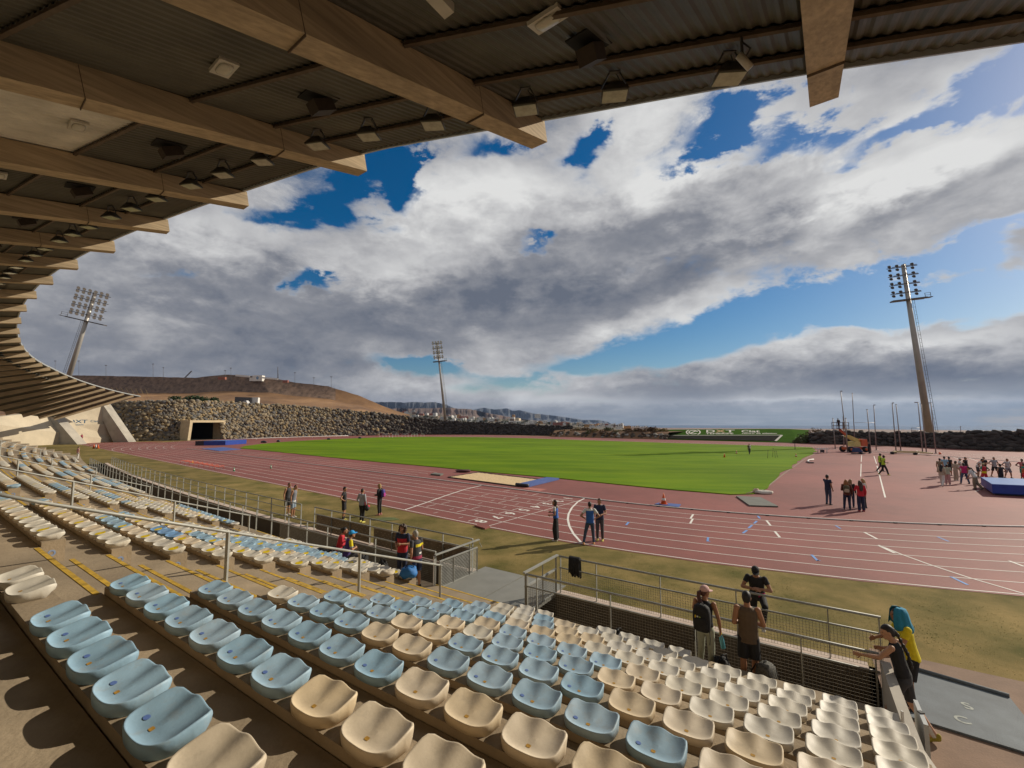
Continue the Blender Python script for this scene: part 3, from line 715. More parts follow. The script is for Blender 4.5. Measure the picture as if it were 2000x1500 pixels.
def build_seats():
    mb, top = seat_mesh(40, (.12, .32, .52, .70, .82, .90, .96, 1.0)); protos = {}
    lo, _ = seat_mesh(14, (.3, .7, 1.0))
    def sticker(x, y, rx, ry, n=14, sq=1.0):
        P = []
        for r in (.02, 1.0):
            P.append([Vector((x + rx * r * math.copysign(abs(math.cos(t)) ** sq, math.cos(t)), y + ry * r * math.copysign(abs(math.sin(t)) ** sq, math.sin(t)), 0)) for t in [2 * math.pi * i / n for i in range(n + 1)]])
        for row in P:
            for p in row: p.z = top(p.x, p.y, min(1, math.hypot(p.x / .208, p.y / .145))) + .0025
        return P
    for c in 'BYWD':
        o = mb.build('stadium_seat', SEATM[c], origin=(0, 0, 0)); COL.objects.unlink(o); ALL.remove(o); protos[c] = o
    s1 = MB(); s1.grid(sticker(-.115, -.03, .020, .016)); s1 = s1.build('number_sticker', STK_B, origin=(0, 0, 0)); s2 = MB(); s2.grid(sticker(.0, -.045, .017, .012, 14, .5)); s2 = s2.build('plate_sticker', STK_O, origin=(0, 0, 0))
    s3 = MB(); s3.grid(sticker(0, .01, .105, .075)); s3 = s3.build('round_sticker', STK_Y, origin=(0, 0, 0))
    for o in (s1, s2, s3): COL.objects.unlink(o); ALL.remove(o)
    pat0 = ['WW.BBBBBYYYYYYY', 'BBBBBBBYYYYYYYY', 'BBBBBBBYYYYYYYY', 'WBBBYYBBBBBYYYY', 'BBBYYBBBBYYYYYY', 'BBBYWBBBYYWWWWW', 'BBBYBBBBYWWWWWW', 'BBBYYYWWWWWWWWW', 'BWWBYYWWWWWWWWW', 'WWBYWWWWWWWWWWW', 'WW..WWWW.......']
    pat1 = ['WWWWWYWWYYYYBB', 'WWWWWYWWYYBBBB', 'WWWYWYYYYWYYYB', 'WWWWYYBBBBWYYYBB'[:14], 'WWWYYDDDWYYYBB', 'WWWWYBBBWWYWWW', 'WWWYBBBBWWWWWW', 'WWWWYBBBBBWWWW', 'WWWYBBBBBWWWWW', 'WWWWBBBBBBBWWW', 'WWWWWWBBWWWWWW']
    BN = ['nearest block', 'second block', 'third block', 'fourth block', 'far block', 'farthest block']
    CN = {'B': 'pale blue', 'Y': 'cream', 'W': 'white', 'D': 'deep blue'}
    cand = []
    for bi, (b0, b1) in enumerate(BLOCKS):
        n = int((b1 - b0 + .02) / .515)
        r2 = random.Random(bi + 3)
        for k in range(NROW):
            run = 'W'
            for j in range(n):
                s = (6.30 - .05 * k - .515 * j) if bi == 0 else b0 + .27 + .515 * j
                if bi == 0: c = pat0[k][j] if j < len(pat0[k]) else '.'
                elif bi == 1: c = pat1[k][j] if j < len(pat1[k]) else '.'
                else:
                    if r2.random() < .22: run = r2.choice('WWWYYBB')
                    c = run
                if c == '.': continue
                P = SPv(s, PK(k), ZK(k) - .110)
                y = P.y * cP + (P.z - CAMH) * sP
                if y < .3: continue
                px = 1000 + FPX * P.x / y
                v = -P.y * sP + (P.z - CAMH) * cP; py = 750 - FPX * v / y
                vis = -160 < px < 2120 and py < 1640
                cand.append((P.length if vis else 1e5, P, s, k, j, bi, c, n))
    cand.sort(key=lambda q: q[0])
    rr = random.Random(5)
    for d, P, s, k, j, bi, c, n in cand[:300]:
        o = protos[c].copy(); COL.objects.link(o); ALL.append(o)
        o.location = P; o.rotation_euler = (rr.uniform(-.012, .012), 0, fwd_rz(s) + rr.uniform(-.02, .02)); o['_org'] = list(P)
        tagged = bi == 1 and (j + k * 2) % 3 == 0
        if tagged: q = s3.copy(); COL.objects.link(q); q.parent = o; ALL.append(q)
        else:
            if c in 'BD': q = s1.copy(); COL.objects.link(q); q.parent = o; ALL.append(q)
            if bi == 0 and rr.random() < .9: q = s2.copy(); COL.objects.link(q); q.parent = o; ALL.append(q)
        rown = 'back row' if k == 0 else ('front row' if k == NROW - 1 else f'{ordinal(k + 1)} row')
        pos = f'{ordinal(j + 1)} from the steps'
        extra = ' with yellow sticker' if tagged else ''
        tag(o, f'{CN[c]} seat{extra}, {pos}, {rown}, {BN[bi]}', 'stadium seat', 'moulded seats of the stand')
    rest = {'B': MB(), 'Y': MB(), 'W': MB(), 'D': MB()}; ys = MB()
    base = np.array(lo.v)
    allm = MB(); order = 'BYWD'
    for d, P, s, k, j, bi, c, n in cand[300:]:
        rz = fwd_rz(s); R = Matrix.Rotation(rz, 3, 'Z'); Rn = np.array(R)
        vs = base @ Rn.T + np.array(P)
        allm.add(vs.tolist(), lo.f, order.index(c), True)
        if (j + k) % 3 == 0 and bi >= 1: 
            g = [[R @ p + P + Vector((0, 0, .004)) for p in row] for row in sticker(0, .01, .105, .075, 8)]; allm.grid(g, 4)
    o = allm.build('distant_seats', [SEATM[c] for c in order] + [STK_Y], origin=(0, 0, 0))
    tag(o, 'rows of white, cream and pale blue seats filling the far blocks of the stand', 'stadium seats', kind='stuff')
build_seats()

# ------------------------------------------------------------------ rails, fences, parapet
def railing(name, label, pts_top, base_z, cat='railing', group=None, post_every=None, posts=None, mids=(), r=.028, wire=None, mat_=None, wire_step=.07, panel=None, zoff=None):
    """pts_top: function s -> (p); straight in (s,p); heights relative to base."""
    s0, s1, p = pts_top
    t = thing(name, SPv((s0 + s1) / 2, p, base_z), label, cat, group)
    H = 1.05; M_ = mat_ or STEEL
    A = arc_pts(s0, s1, 1.8)
    mb = MB(); mb.tube([SPv(s, p, base_z + H) for s in A], r, 8); mb.build('top_rail', M_, t)
    for mz in mids:
        mb = MB(); mb.tube([SPv(s, p, base_z + mz) for s in A], r * .75, 6); mb.build('mid_rail', M_, t)
    pp = posts if posts is not None else [s0 + (s1 - s0) * i / max(1, round((s1 - s0) / post_every)) for i in range(int(round((s1 - s0) / post_every)) + 1)]
    for s in pp[:100]:
        mb = MB(); a, b = SPv(s, p, base_z - .02), SPv(s, p, base_z + H); mb.bar(a, b, .05, .022, up=(SPv(s + .1, p) - SPv(s, p))); mb.build('post', M_, t)
    if wire:
        z0, z1, w0, w1 = wire; mb = MB()
        n = int(abs(w1 - w0) / wire_step)
        for i in range(n + 1):
            s = w0 + (w1 - w0) * i / n; mb.bar(SPv(s, p, base_z + z0), SPv(s, p, base_z + z1), .0045)
        m = int((z1 - z0) / wire_step)
        for i in range(m + 1):
            z = base_z + z0 + (z1 - z0) * i / m
            for a, b in zip(arc_pts(w0, w1, 3)[:-1], arc_pts(w0, w1, 3)[1:]): mb.bar(SPv(a, p, z), SPv(b, p, z), .0045)
        mb.build('wire_mesh', WIRE, t)
    return t
PANEL = mat('perforated_brown_panel', (.20, .155, .105), .6, .2, 3, 0, metal=.2); PSLOT = mat('panel_slot_highlight', (.42, .37, .28), .5, .2, 5, metal=.3)
def slot_panel(t, s0, s1, p, z0, z1):
    mb = MB(); sweep(mb, [(p - .012, z0), (p - .012, z1), (p + .012, z1), (p + .012, z0)], s0, s1); q = mb.build('perforated_panel', PANEL, t)
    mb = MB(); nz = int((z1 - z0) / .085); r = random.Random(9)
    for i in range(nz):
        z = z0 + .05 + i * .085
        s = s0 + .1 + (.11 if i % 2 else 0)
        while s < s1 - .15:
            if r.random() < .8: mb.bar(SPv(s, p - .016, z), SPv(s + r.uniform(.05, .09), p - .016, z), .006, .012)  # pale raised dashes painted as highlights along the perforations
            s += .22
    mb.build('slot_glint', PSLOT, q)
def build_rails():
    f10 = FK(10)
    railing('front_railing', 'galvanised front-row railing with square wire mesh, right of the slab crossing', (S_R, 6.28, 10.25), 0.02, posts=[S_R + .05, .15, 2.05, 3.93, 5.95, 6.25], mids=(.74,), wire=(.05, .74, S_R, 6.28), wire_step=.062)
    t = railing('field_railing', 'galvanised railing on the grass edge beyond the trench, right of the slab crossing', (-1.25, 6.25, 12.05), .045, posts=[-1.22, -.35, 1.45, 3.25, 5.05, 6.2], mids=(.72,), wire=(.03, .72, -1.25, 6.25), wire_step=.062)
    railing('front_railing', 'long front-row railing with pale posts, left of the slab crossing', (9.62, 66.0, 10.25), .05, post_every=1.45, mids=(.70,), wire=(.03, .70, 9.62, 19.0), wire_step=.055)
    t = railing('field_railing', 'long railing on the grass edge beyond the trench, left of the slab crossing', (9.62, 19.4, 12.05), .045, post_every=1.45, mids=(.74,))
    slot_panel(t, 9.75, 15.0, 12.1, .06, .74); slot_panel(t, 15.2, 19.3, 12.1, .08, .80)
    railing('field_railing', 'distant railing on the grass edge curving towards the far end of the stand', (20.6, 66.0, 12.05), .045, post_every=1.5, mids=(.74,), r=.024)
    # gates across the slab
    g = thing('mesh_gate', SPv(6.33, 11.2, 0), 'wire mesh side gate on the right edge of the slab crossing', 'gate')
    fr = MB(); 
    for a, b in ((10.28, .06), (12.0, .06)): fr.bar(SPv(6.33, a, .02), SPv(6.33, a, 1.08), .045, .045)
    fr.bar(SPv(6.33, 10.2, 1.10), SPv(6.33, 12.1, 1.10), .075, .04); fr.bar(SPv(6.33, 10.28, .72), SPv(6.33, 12.0, .72), .07, .04); fr.bar(SPv(6.33, 10.28, .05), SPv(6.33, 12.0, .05), .035); fr.bar(SPv(6.33, 11.2, .05), SPv(6.33, 11.2, 1.08), .03)
    fr.build('frame', STEEL, g); w = MB()
    for i in range(28): w.bar(SPv(6.33, 10.3 + 1.7 * i / 27, .06), SPv(6.33, 10.3 + 1.7 * i / 27, .72), .007)
    for i in range(11): w.bar(SPv(6.33, 10.3, .06 + .066 * i), SPv(6.33, 12.0, .06 + .066 * i), .007)
    w.build('wire_mesh', WIRE, g)
    g = thing('bar_gate', SPv(9.5, 11.2, 0), 'gate of close horizontal bars on the left edge of the slab crossing', 'gate')
    fr = MB()
    for a in (10.3, 10.95, 11.75, 12.15): fr.bar(SPv(9.5, a, .0), SPv(9.5, a, .82 if a != 11.75 else 1.05), .04)
    fr.bar(SPv(9.5, 10.1, 1.06), SPv(9.5, 12.25, 1.06), .07, .035); fr.bar(SPv(9.5, 10.3, .82), SPv(9.5, 12.15, .82), .05, .03); fr.bar(SPv(9.5, 10.3, .03), SPv(9.5, 12.15, .03), .03); fr.bar(SPv(9.5, 12.25, .98), SPv(9.42, 12.3, .8), .02)
    fr.build('frame', STEEL, g); w = MB()
    for i in range(17): w.bar(SPv(9.5, 10.32, .08 + .044 * i), SPv(9.5, 12.13, .08 + .044 * i), .014)
    w.build('bar_panel', STEEL, g)
    p = thing('post', SPv(9.62, 10.2, 0), 'pale upright post at the corner beside the bar gate', 'post'); mb = MB(); mb.bar(SPv(9.62, 10.18, 0), SPv(9.62, 10.18, .98), .05, .03); mb.build('post_bar', mat('white_painted_steel', (.66, .65, .62), .4, .08, 5), p)
    # handrails down the flights of steps
    WORDS = ['first', 'second', 'third', 'fourth', 'fifth']
    for i, (a, b) in enumerate(AISLES):
        s = (a + b) / 2 + (.12 if i == 0 else 0)
        zf = lambda p: FK((p - PK(0)) / .845 - .35)
        p0 = .2 if i else .6
        t = thing('handrail', SPv(s, 5, zf(5)), f'steel handrail with slim posts running down the {WORDS[i]} flight of steps', 'handrail', 'handrails on the steps')
        mb = MB(); mb.tube([SPv(s, p0, zf(p0) + .98), SPv(s, 1.4, zf(1.4) + .93), SPv(s, 9.1, zf(9.1) + .90)], .024, 8); mb.build('top_rail', STEEL, t)
        for p_ in (p0 + .1, 3.72, 6.45, 9.05):
            mb = MB(); mb.bar(SPv(s, p_, zf(p_) - .25), SPv(s, p_, zf(p_) + .92), .05, .05); mb.build('post', STEEL, t)
    # parapet at the right end
    t = thing('parapet', SPv(S_R - .09, 7.5, 0), 'pale sloping parapet closing the right end of the seat rows', 'parapet')
    mb = MB(); lo, hi = [], []
    for p_ in (10.35, 7.9, 6, 4, 2, 0.4):
        zf = FK((p_ - PK(0)) / .845)
        lo.append((p_, -.05)); hi.append((p_, max(.93, zf + .12)))
    prof = lo + hi[::-1]
    A = [SPv(S_R - .02, a, z) for a, z in prof]; B = [SPv(S_R - .16, a, z) for a, z in prof]
    mb.hexa(A, B); mb.build('panel', mat('parapet_grey', (.40, .36, .30), .8, .08, 2, .1, 30), t)
    mb = MB(); mb.bar(SPv(S_R + .01, 8.1, .85), SPv(S_R + .01, 8.1, 1.25), .03, .02); mb.build('bracket', mat('white_painted_steel', (.66, .65, .62)), t)
    t = thing('gate_leaf', SPv(S_R - .3, 8.7, 0), 'narrow pale gate leaf standing edge-on behind the sloping parapet', 'gate')
    mb = MB(); mb.hexa([SPv(S_R - .26, 9.15, .03), SPv(S_R - .31, 9.15, .03), SPv(S_R - .31, 8.5, .03), SPv(S_R - .26, 8.5, .03)], [SPv(S_R - .26, 9.15, .96), SPv(S_R - .31, 9.15, .96), SPv(S_R - .31, 8.5, .96), SPv(S_R - .26, 8.5, .96)]); mb.build('leaf', mat('gate_grey_blue', (.42, .44, .44), .6, .08, 3), t)
    mb = MB(); mb.box(SPv(S_R - .285, 8.8, .965), (.06, .06, .02)); mb.build('latch', STEEL_D, t)
    # mats
    MATG = mat('blue_grey_rubber_mat', (.115, .135, .15), .75, .18, 2.5, .25, 60, big=.15)
    t = thing('rubber_mat', at(1880, 1390), 'large blue-grey rubber mat lying on the path by the right exit', 'mat')
    q = [at(1788, 1312), at(1968, 1366), at(2090, 1495), at(2040, 1485), at(1775, 1404)]
    q = [at(1790, 1313), at(1972, 1366), at(2075, 1497), at(1775, 1404)]
    mb = MB(); mb.hexa([Vector((p.x, p.y, .008)) for p in q], [Vector((p.x, p.y, .045)) for p in q]); mb.build('mat_sheet', MATG, t)
    mb = MB(); mb.tube([Vector((q[0].x, q[0].y, .06)), Vector((q[1].x, q[1].y, .06))], .045, 8); mb.build('rolled_edge', MATG, t)
    CH = mat('chalk', (.40, .42, .38), .9, .3, 20); mb = MB()
    for c, ch in ((at(1890, 1385), 'S'), (at(1880, 1412), 'C')): text_into(mb, ch, Vector((c.x, c.y, .049)), (.4, .9), .30, 0)
    mb.build('chalk_mark', CH, t)
build_rails()

# ------------------------------------------------------------------ stone walls, hills, town, masts
def catmull(P, n):
    P = [Vector(p) for p in P]; out = []
    for i in range(len(P) - 1):
        p0, p1, p2, p3 = P[max(i - 1, 0)], P[i], P[i + 1], P[min(i + 2, len(P) - 1)]
        for j in range(n):
            t = j / n; out.append(.5 * ((2 * p1) + (p2 - p0) * t + (2 * p0 - 5 * p1 + 4 * p2 - p3) * t * t + (3 * p1 - p0 - 3 * p2 + p3) * t ** 3))
    out.append(P[-1]); return out
ICO = None
def ico():
    global ICO
    if ICO is None:
        bm = bmesh.new(); bmesh.ops.create_icosphere(bm, subdivisions=2, radius=1)
        ICO = (np.array([v.co[:] for v in bm.verts]), [tuple(v.index for v in f.verts) for f in bm.faces]); bm.free()
    return ICO
def stones(name, items, m, parent=None, label=None, cat=None):
    """items: (centre, radii(3), angle, colour)"""
    V, F = ico(); nV = len(V); F = np.array(F)
    n = len(items); vs = np.zeros((n * nV, 3)); fs = np.zeros((n * len(F), 3), int); cols = np.ones((n * nV, 4))
    for i, (c, r, ang, col) in enumerate(items):
        q = np.sign(V) * np.abs(V) ** .72
        q = q * (1 + rng.uniform(-.13, .13, (nV, 1))) * np.array(r)
        ca, sa = math.cos(ang), math.sin(ang); tl = rng.uniform(-.5, .5); ct, st = math.cos(tl), math.sin(tl)
        x, y, z = q[:, 0] * ct - q[:, 2] * st, q[:, 1], q[:, 0] * st + q[:, 2] * ct
        vs[i * nV:(i + 1) * nV] = np.c_[x * ca - y * sa, x * sa + y * ca, z] + np.array(c)
        fs[i * len(F):(i + 1) * len(F)] = F + i * nV; cols[i * nV:(i + 1) * nV, :3] = col
    me = bpy.data.meshes.new(name); org = np.array(parent['_org']) if parent is not None else vs.mean(0) * np.array([1, 1, 0])
    me.vertices.add(len(vs)); me.vertices.foreach_set('co', (vs - org).ravel())
    me.loops.add(len(fs) * 3); me.loops.foreach_set('vertex_index', fs.ravel().astype(np.int32))
    me.polygons.add(len(fs)); me.polygons.foreach_set('loop_start', np.arange(0, len(fs) * 3, 3, dtype=np.int32)); me.polygons.foreach_set('loop_total', np.full(len(fs), 3, np.int32))
    me.update(); me.validate()
    a = me.color_attributes.new('tone', 'FLOAT_COLOR', 'POINT'); a.data.foreach_set('color', cols.ravel().astype(np.float32))
    me.materials.append(m); o = bpy.data.objects.new(name, me); COL.objects.link(o); ALL.append(o); o['_org'] = list(map(float, org))
    if parent is None: o.location = org
    else: o.parent = parent
    return o
STONE = mat('wall_stone', (.80, .80, .80), .9, .25, 1.4, .5, 6, attr='tone', big=.1)
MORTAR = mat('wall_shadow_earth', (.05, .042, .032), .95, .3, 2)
def stone_tone(r):
    t = r.random()
    if t < .42: c = (.30, .24, .155)
    elif t < .68: c = (.225, .20, .165)
    elif t < .84: c = (.34, .25, .13)
    else: c = (.15, .145, .14)
    k = r.uniform(.7, 1.15); return tuple(x * k for x in c)
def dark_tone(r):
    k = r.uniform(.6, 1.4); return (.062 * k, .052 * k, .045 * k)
WALL_P = [(-108, 111), (-100.5, 112.2), (-93, 115.2), (-88, 119.5), (-84, 126), (-79, 133.5), (-73, 140.5), (-64.5, 148), (-52, 157), (-40, 164.5), (-26, 170), (-10, 169.5), (4, 164), (20, 152.5)]
WALL_T = [(170, 790), (200, 787), (275, 784), (350, 784), (440, 786), (490, 788.5), (600, 795), (700, 803.5), (760, 809.5), (870, 822), (940, 826), (1000, 829), (1080, 833)]
def build_stone_wall():
    t = thing('stone_wall', (-60, 150, 0), 'high curved dry stone wall of tan and grey boulders behind the far bend', 'wall')
    path = catmull([(*p, 0) for p in WALL_P], 10); r = random.Random(11); items = []
    tx = [q[0] for q in WALL_T]; ty = [q[1] for q in WALL_T]
    tops = []
    for p in path:
        px = 1000 + FPX * p.x / p.y; y = float(np.interp(px, tx, ty)); tops.append(max(.8, CAMH + (HORY - y) / FPX * (p.y + 2.0)))
    # opening of the tunnel, in px along the wall
    def in_gate(px, z): return 367 < px < 437 and z < 5.45
    mb = MB(); A, B, C = [], [], []
    for i, p in enumerate(path):
        d = (path[min(i + 1, len(path) - 1)] - path[max(i - 1, 0)]).normalized(); n = Vector((-d.y, d.x, 0))
        A.append(p + n * .6); B.append(p + n * 2.4 + Vector((0, 0, tops[i] - .15))); C.append(p + n * 12 + Vector((0, 0, tops[i] - .5)))
    for i in range(len(path) - 1):
        px = 1000 + FPX * path[i].x / path[i].y
        if 362 < px < 436:
            k = 6.0 / max(tops[i], 6.1); A2 = [A[j].lerp(B[j], k) for j in (i, i + 1)]; mb.grid([A2, [B[i], B[i + 1]], [C[i], C[i + 1]]])
        else: mb.grid([[A[i], A[i + 1]], [B[i], B[i + 1]], [C[i], C[i + 1]]])
    mb.build('wall_core', MORTAR, t)
    # courses of boulders
    L = [0]
    for i in range(1, len(path)): L.append(L[-1] + (path[i] - path[i - 1]).length)
    u = 0.0
    def pos(u):
        i = min(max(np.searchsorted(L, u) - 1, 0), len(path) - 2); f = (u - L[i]) / (L[i + 1] - L[i]); p = path[i].lerp(path[i + 1], f)
        d = (path[i + 1] - path[i]).normalized(); return p, Vector((-d.y, d.x, 0)), d, tops[i] * (1 - f) + tops[i + 1] * f
    while u < L[-1] - .3:
        p, n, d, H = pos(u); dist = p.length; sz = .50 if dist < 165 else .62
        z = sz * .5 + r.uniform(-.2, .2)
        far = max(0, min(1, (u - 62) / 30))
        while z < H + .25:
            s_ = sz * r.choice((.62, .8, .95, 1.1, 1.3, 1.55)) * r.uniform(.9, 1.1)
            q = p + d * r.uniform(-.22, .22); px = 1000 + FPX * q.x / q.y
            if not in_gate(px, z):
                k = z / max(H, .1); b = .35 + 1.9 * k
                c = q + n * (b + r.uniform(-.13, .13)) + Vector((0, 0, z))
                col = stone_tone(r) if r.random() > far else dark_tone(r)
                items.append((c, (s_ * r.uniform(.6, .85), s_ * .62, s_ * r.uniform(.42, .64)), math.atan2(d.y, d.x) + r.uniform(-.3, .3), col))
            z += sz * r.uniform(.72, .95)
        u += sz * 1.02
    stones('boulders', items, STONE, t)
    # tunnel mouth
    g = thing('tunnel_gate', at(403, 858), 'dark tunnel mouth with a pale concrete portal frame in the stone wall', 'tunnel')
    FR = mat('portal_concrete', (.50, .40, .25), .85, .12, 1, .2, 10)
    a, b = at(366, 860.4), at(440, 857.2); a = Vector((a.x, a.y, 0)); b = Vector((b.x, b.y, 0)); d = (b - a).normalized(); n = Vector((-d.y, d.x, 0)); w = (b - a).length
    Hh = 5.4; mb = MB()
    def slab(x0, x1, z0, z1, y0, y1, sh=0, mbx=None):
        (mbx or mb).hexa([a + d * x + n * y + Vector((0, 0, z0)) for x, y in ((x0, y0), (x1, y0), (x1, y1), (x0, y1))], [a + d * (x + sh) + n * y + Vector((0, 0, z1)) for x, y in ((x0, y0), (x1, y0), (x1, y1), (x0, y1))])
    slab(.1, .85, 0, Hh - .6, .1, 4, .4); slab(w - .6, w + .15, 0, Hh - .6, .1, 4, -.15); slab(.45, w + .05, Hh - .6, Hh, .1, 4)
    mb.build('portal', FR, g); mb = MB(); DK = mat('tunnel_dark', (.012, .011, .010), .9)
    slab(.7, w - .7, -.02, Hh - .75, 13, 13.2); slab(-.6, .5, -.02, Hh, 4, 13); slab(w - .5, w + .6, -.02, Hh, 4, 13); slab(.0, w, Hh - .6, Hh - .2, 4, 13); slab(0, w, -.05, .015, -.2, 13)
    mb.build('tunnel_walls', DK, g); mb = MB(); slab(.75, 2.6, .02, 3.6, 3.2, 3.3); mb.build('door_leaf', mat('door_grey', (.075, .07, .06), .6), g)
    # dark boulder wall on the right and low rubble bank in the middle
    P2 = [at(1585, 866.6), at(1640, 868), at(1700, 868.8), at(1790, 872.5), at(1860, 876.6), at(1930, 879), at(2010, 881), at(2200, 888)]
    P2 = [Vector((p.x, p.y, 0)) for p in P2]; path = catmull(P2, 8); r = random.Random(5); items = []
    T2x, T2y = [1585, 1600, 1640, 1700, 1790, 1830, 1900, 2000, 2200], [846, 842, 842.5, 843.5, 844.5, 845, 844, 842.5, 842]
    t = thing('boulder_wall', P2[3], 'low dark boulder wall behind the hammer cage on the right', 'wall'); A, B, C = [], [], []
    for i in range(len(path) - 1):
        p, q = path[i], path[i + 1]; d = (q - p).normalized(); n = Vector((-d.y, d.x, 0)); nn = max(1, int((q - p).length / .78))
        for j in range(nn):
            c = p.lerp(q, (j + .5) / nn); px = 1000 + FPX * c.x / c.y; H = CAMH + (HORY - float(np.interp(px, T2x, T2y))) / FPX * (c.y + 1.2); z = .25
            while z < H + .15:
                s_ = .8 * r.uniform(.6, 1.25); k = r.uniform(.5, 1.35)
                items.append((c + n * (.25 + .35 * z + r.uniform(-.2, .2)) + Vector((0, 0, z)), (s_ * .85, s_ * .7, s_ * .48), math.atan2(d.y, d.x) + r.uniform(-.4, .4), (.075 * k, .060 * k, .052 * k)))
                z += r.uniform(.45, .7)
        px = 1000 + FPX * p.x / p.y; H = CAMH + (HORY - float(np.interp(px, T2x, T2y))) / FPX * (p.y + 1.2)
        A.append(p + n * .4); B.append(p + n * 1.3 + Vector((0, 0, max(.3, H - .1)))); C.append(p + n * 9 + Vector((0, 0, max(.2, H - 1.5))))
    mb = MB(); mb.grid([A, B, C]); mb.build('wall_core', MORTAR, t); stones('boulders', items, STONE, t)
    P3 = [at(1075, 853.2), at(1140, 854.6), at(1210, 856.3), at(1265, 857.6), at(1296, 858.8)]; P3 = [Vector((p.x, p.y, 0)) for p in P3]; path = catmull(P3, 8); items = []
    t = thing('rubble_bank', P3[2], 'low bank of dark and whitish rubble below dry scrub at the far straight', 'bank'); A, B, C = [], [], []
    for i in range(len(path) - 1):
        p, q = path[i], path[i + 1]; d = (q - p).normalized(); n = Vector((-d.y, d.x, 0))
        for j in range(max(1, int((q - p).length / .8))):
            c = p.lerp(q, r.random())
            for m in range(3):
                s_ = .7 * r.uniform(.6, 1.2); white = r.random() < .3; k = r.uniform(.6, 1.3)
                col = (.38 * k, .35 * k, .30 * k) if white else (.09 * k, .07 * k, .05 * k); zz = r.uniform(.1, 1.5)
                items.append((c + n * (.6 + zz * 1.1) + Vector((0, 0, zz)), (s_ * .8, s_ * .7, s_ * .5), r.uniform(0, 3), col))
        A.append(p + n * .2); B.append(p + n * 3.2 + Vector((0, 0, 2.0))); C.append(p + n * 14 + Vector((0, 0, 2.3)))
    mb = MB(); mb.grid([A, B, C], 0, True); mb.build('bank_core', EARTH, t); stones('rubble', items, STONE, t)
build_stone_wall()

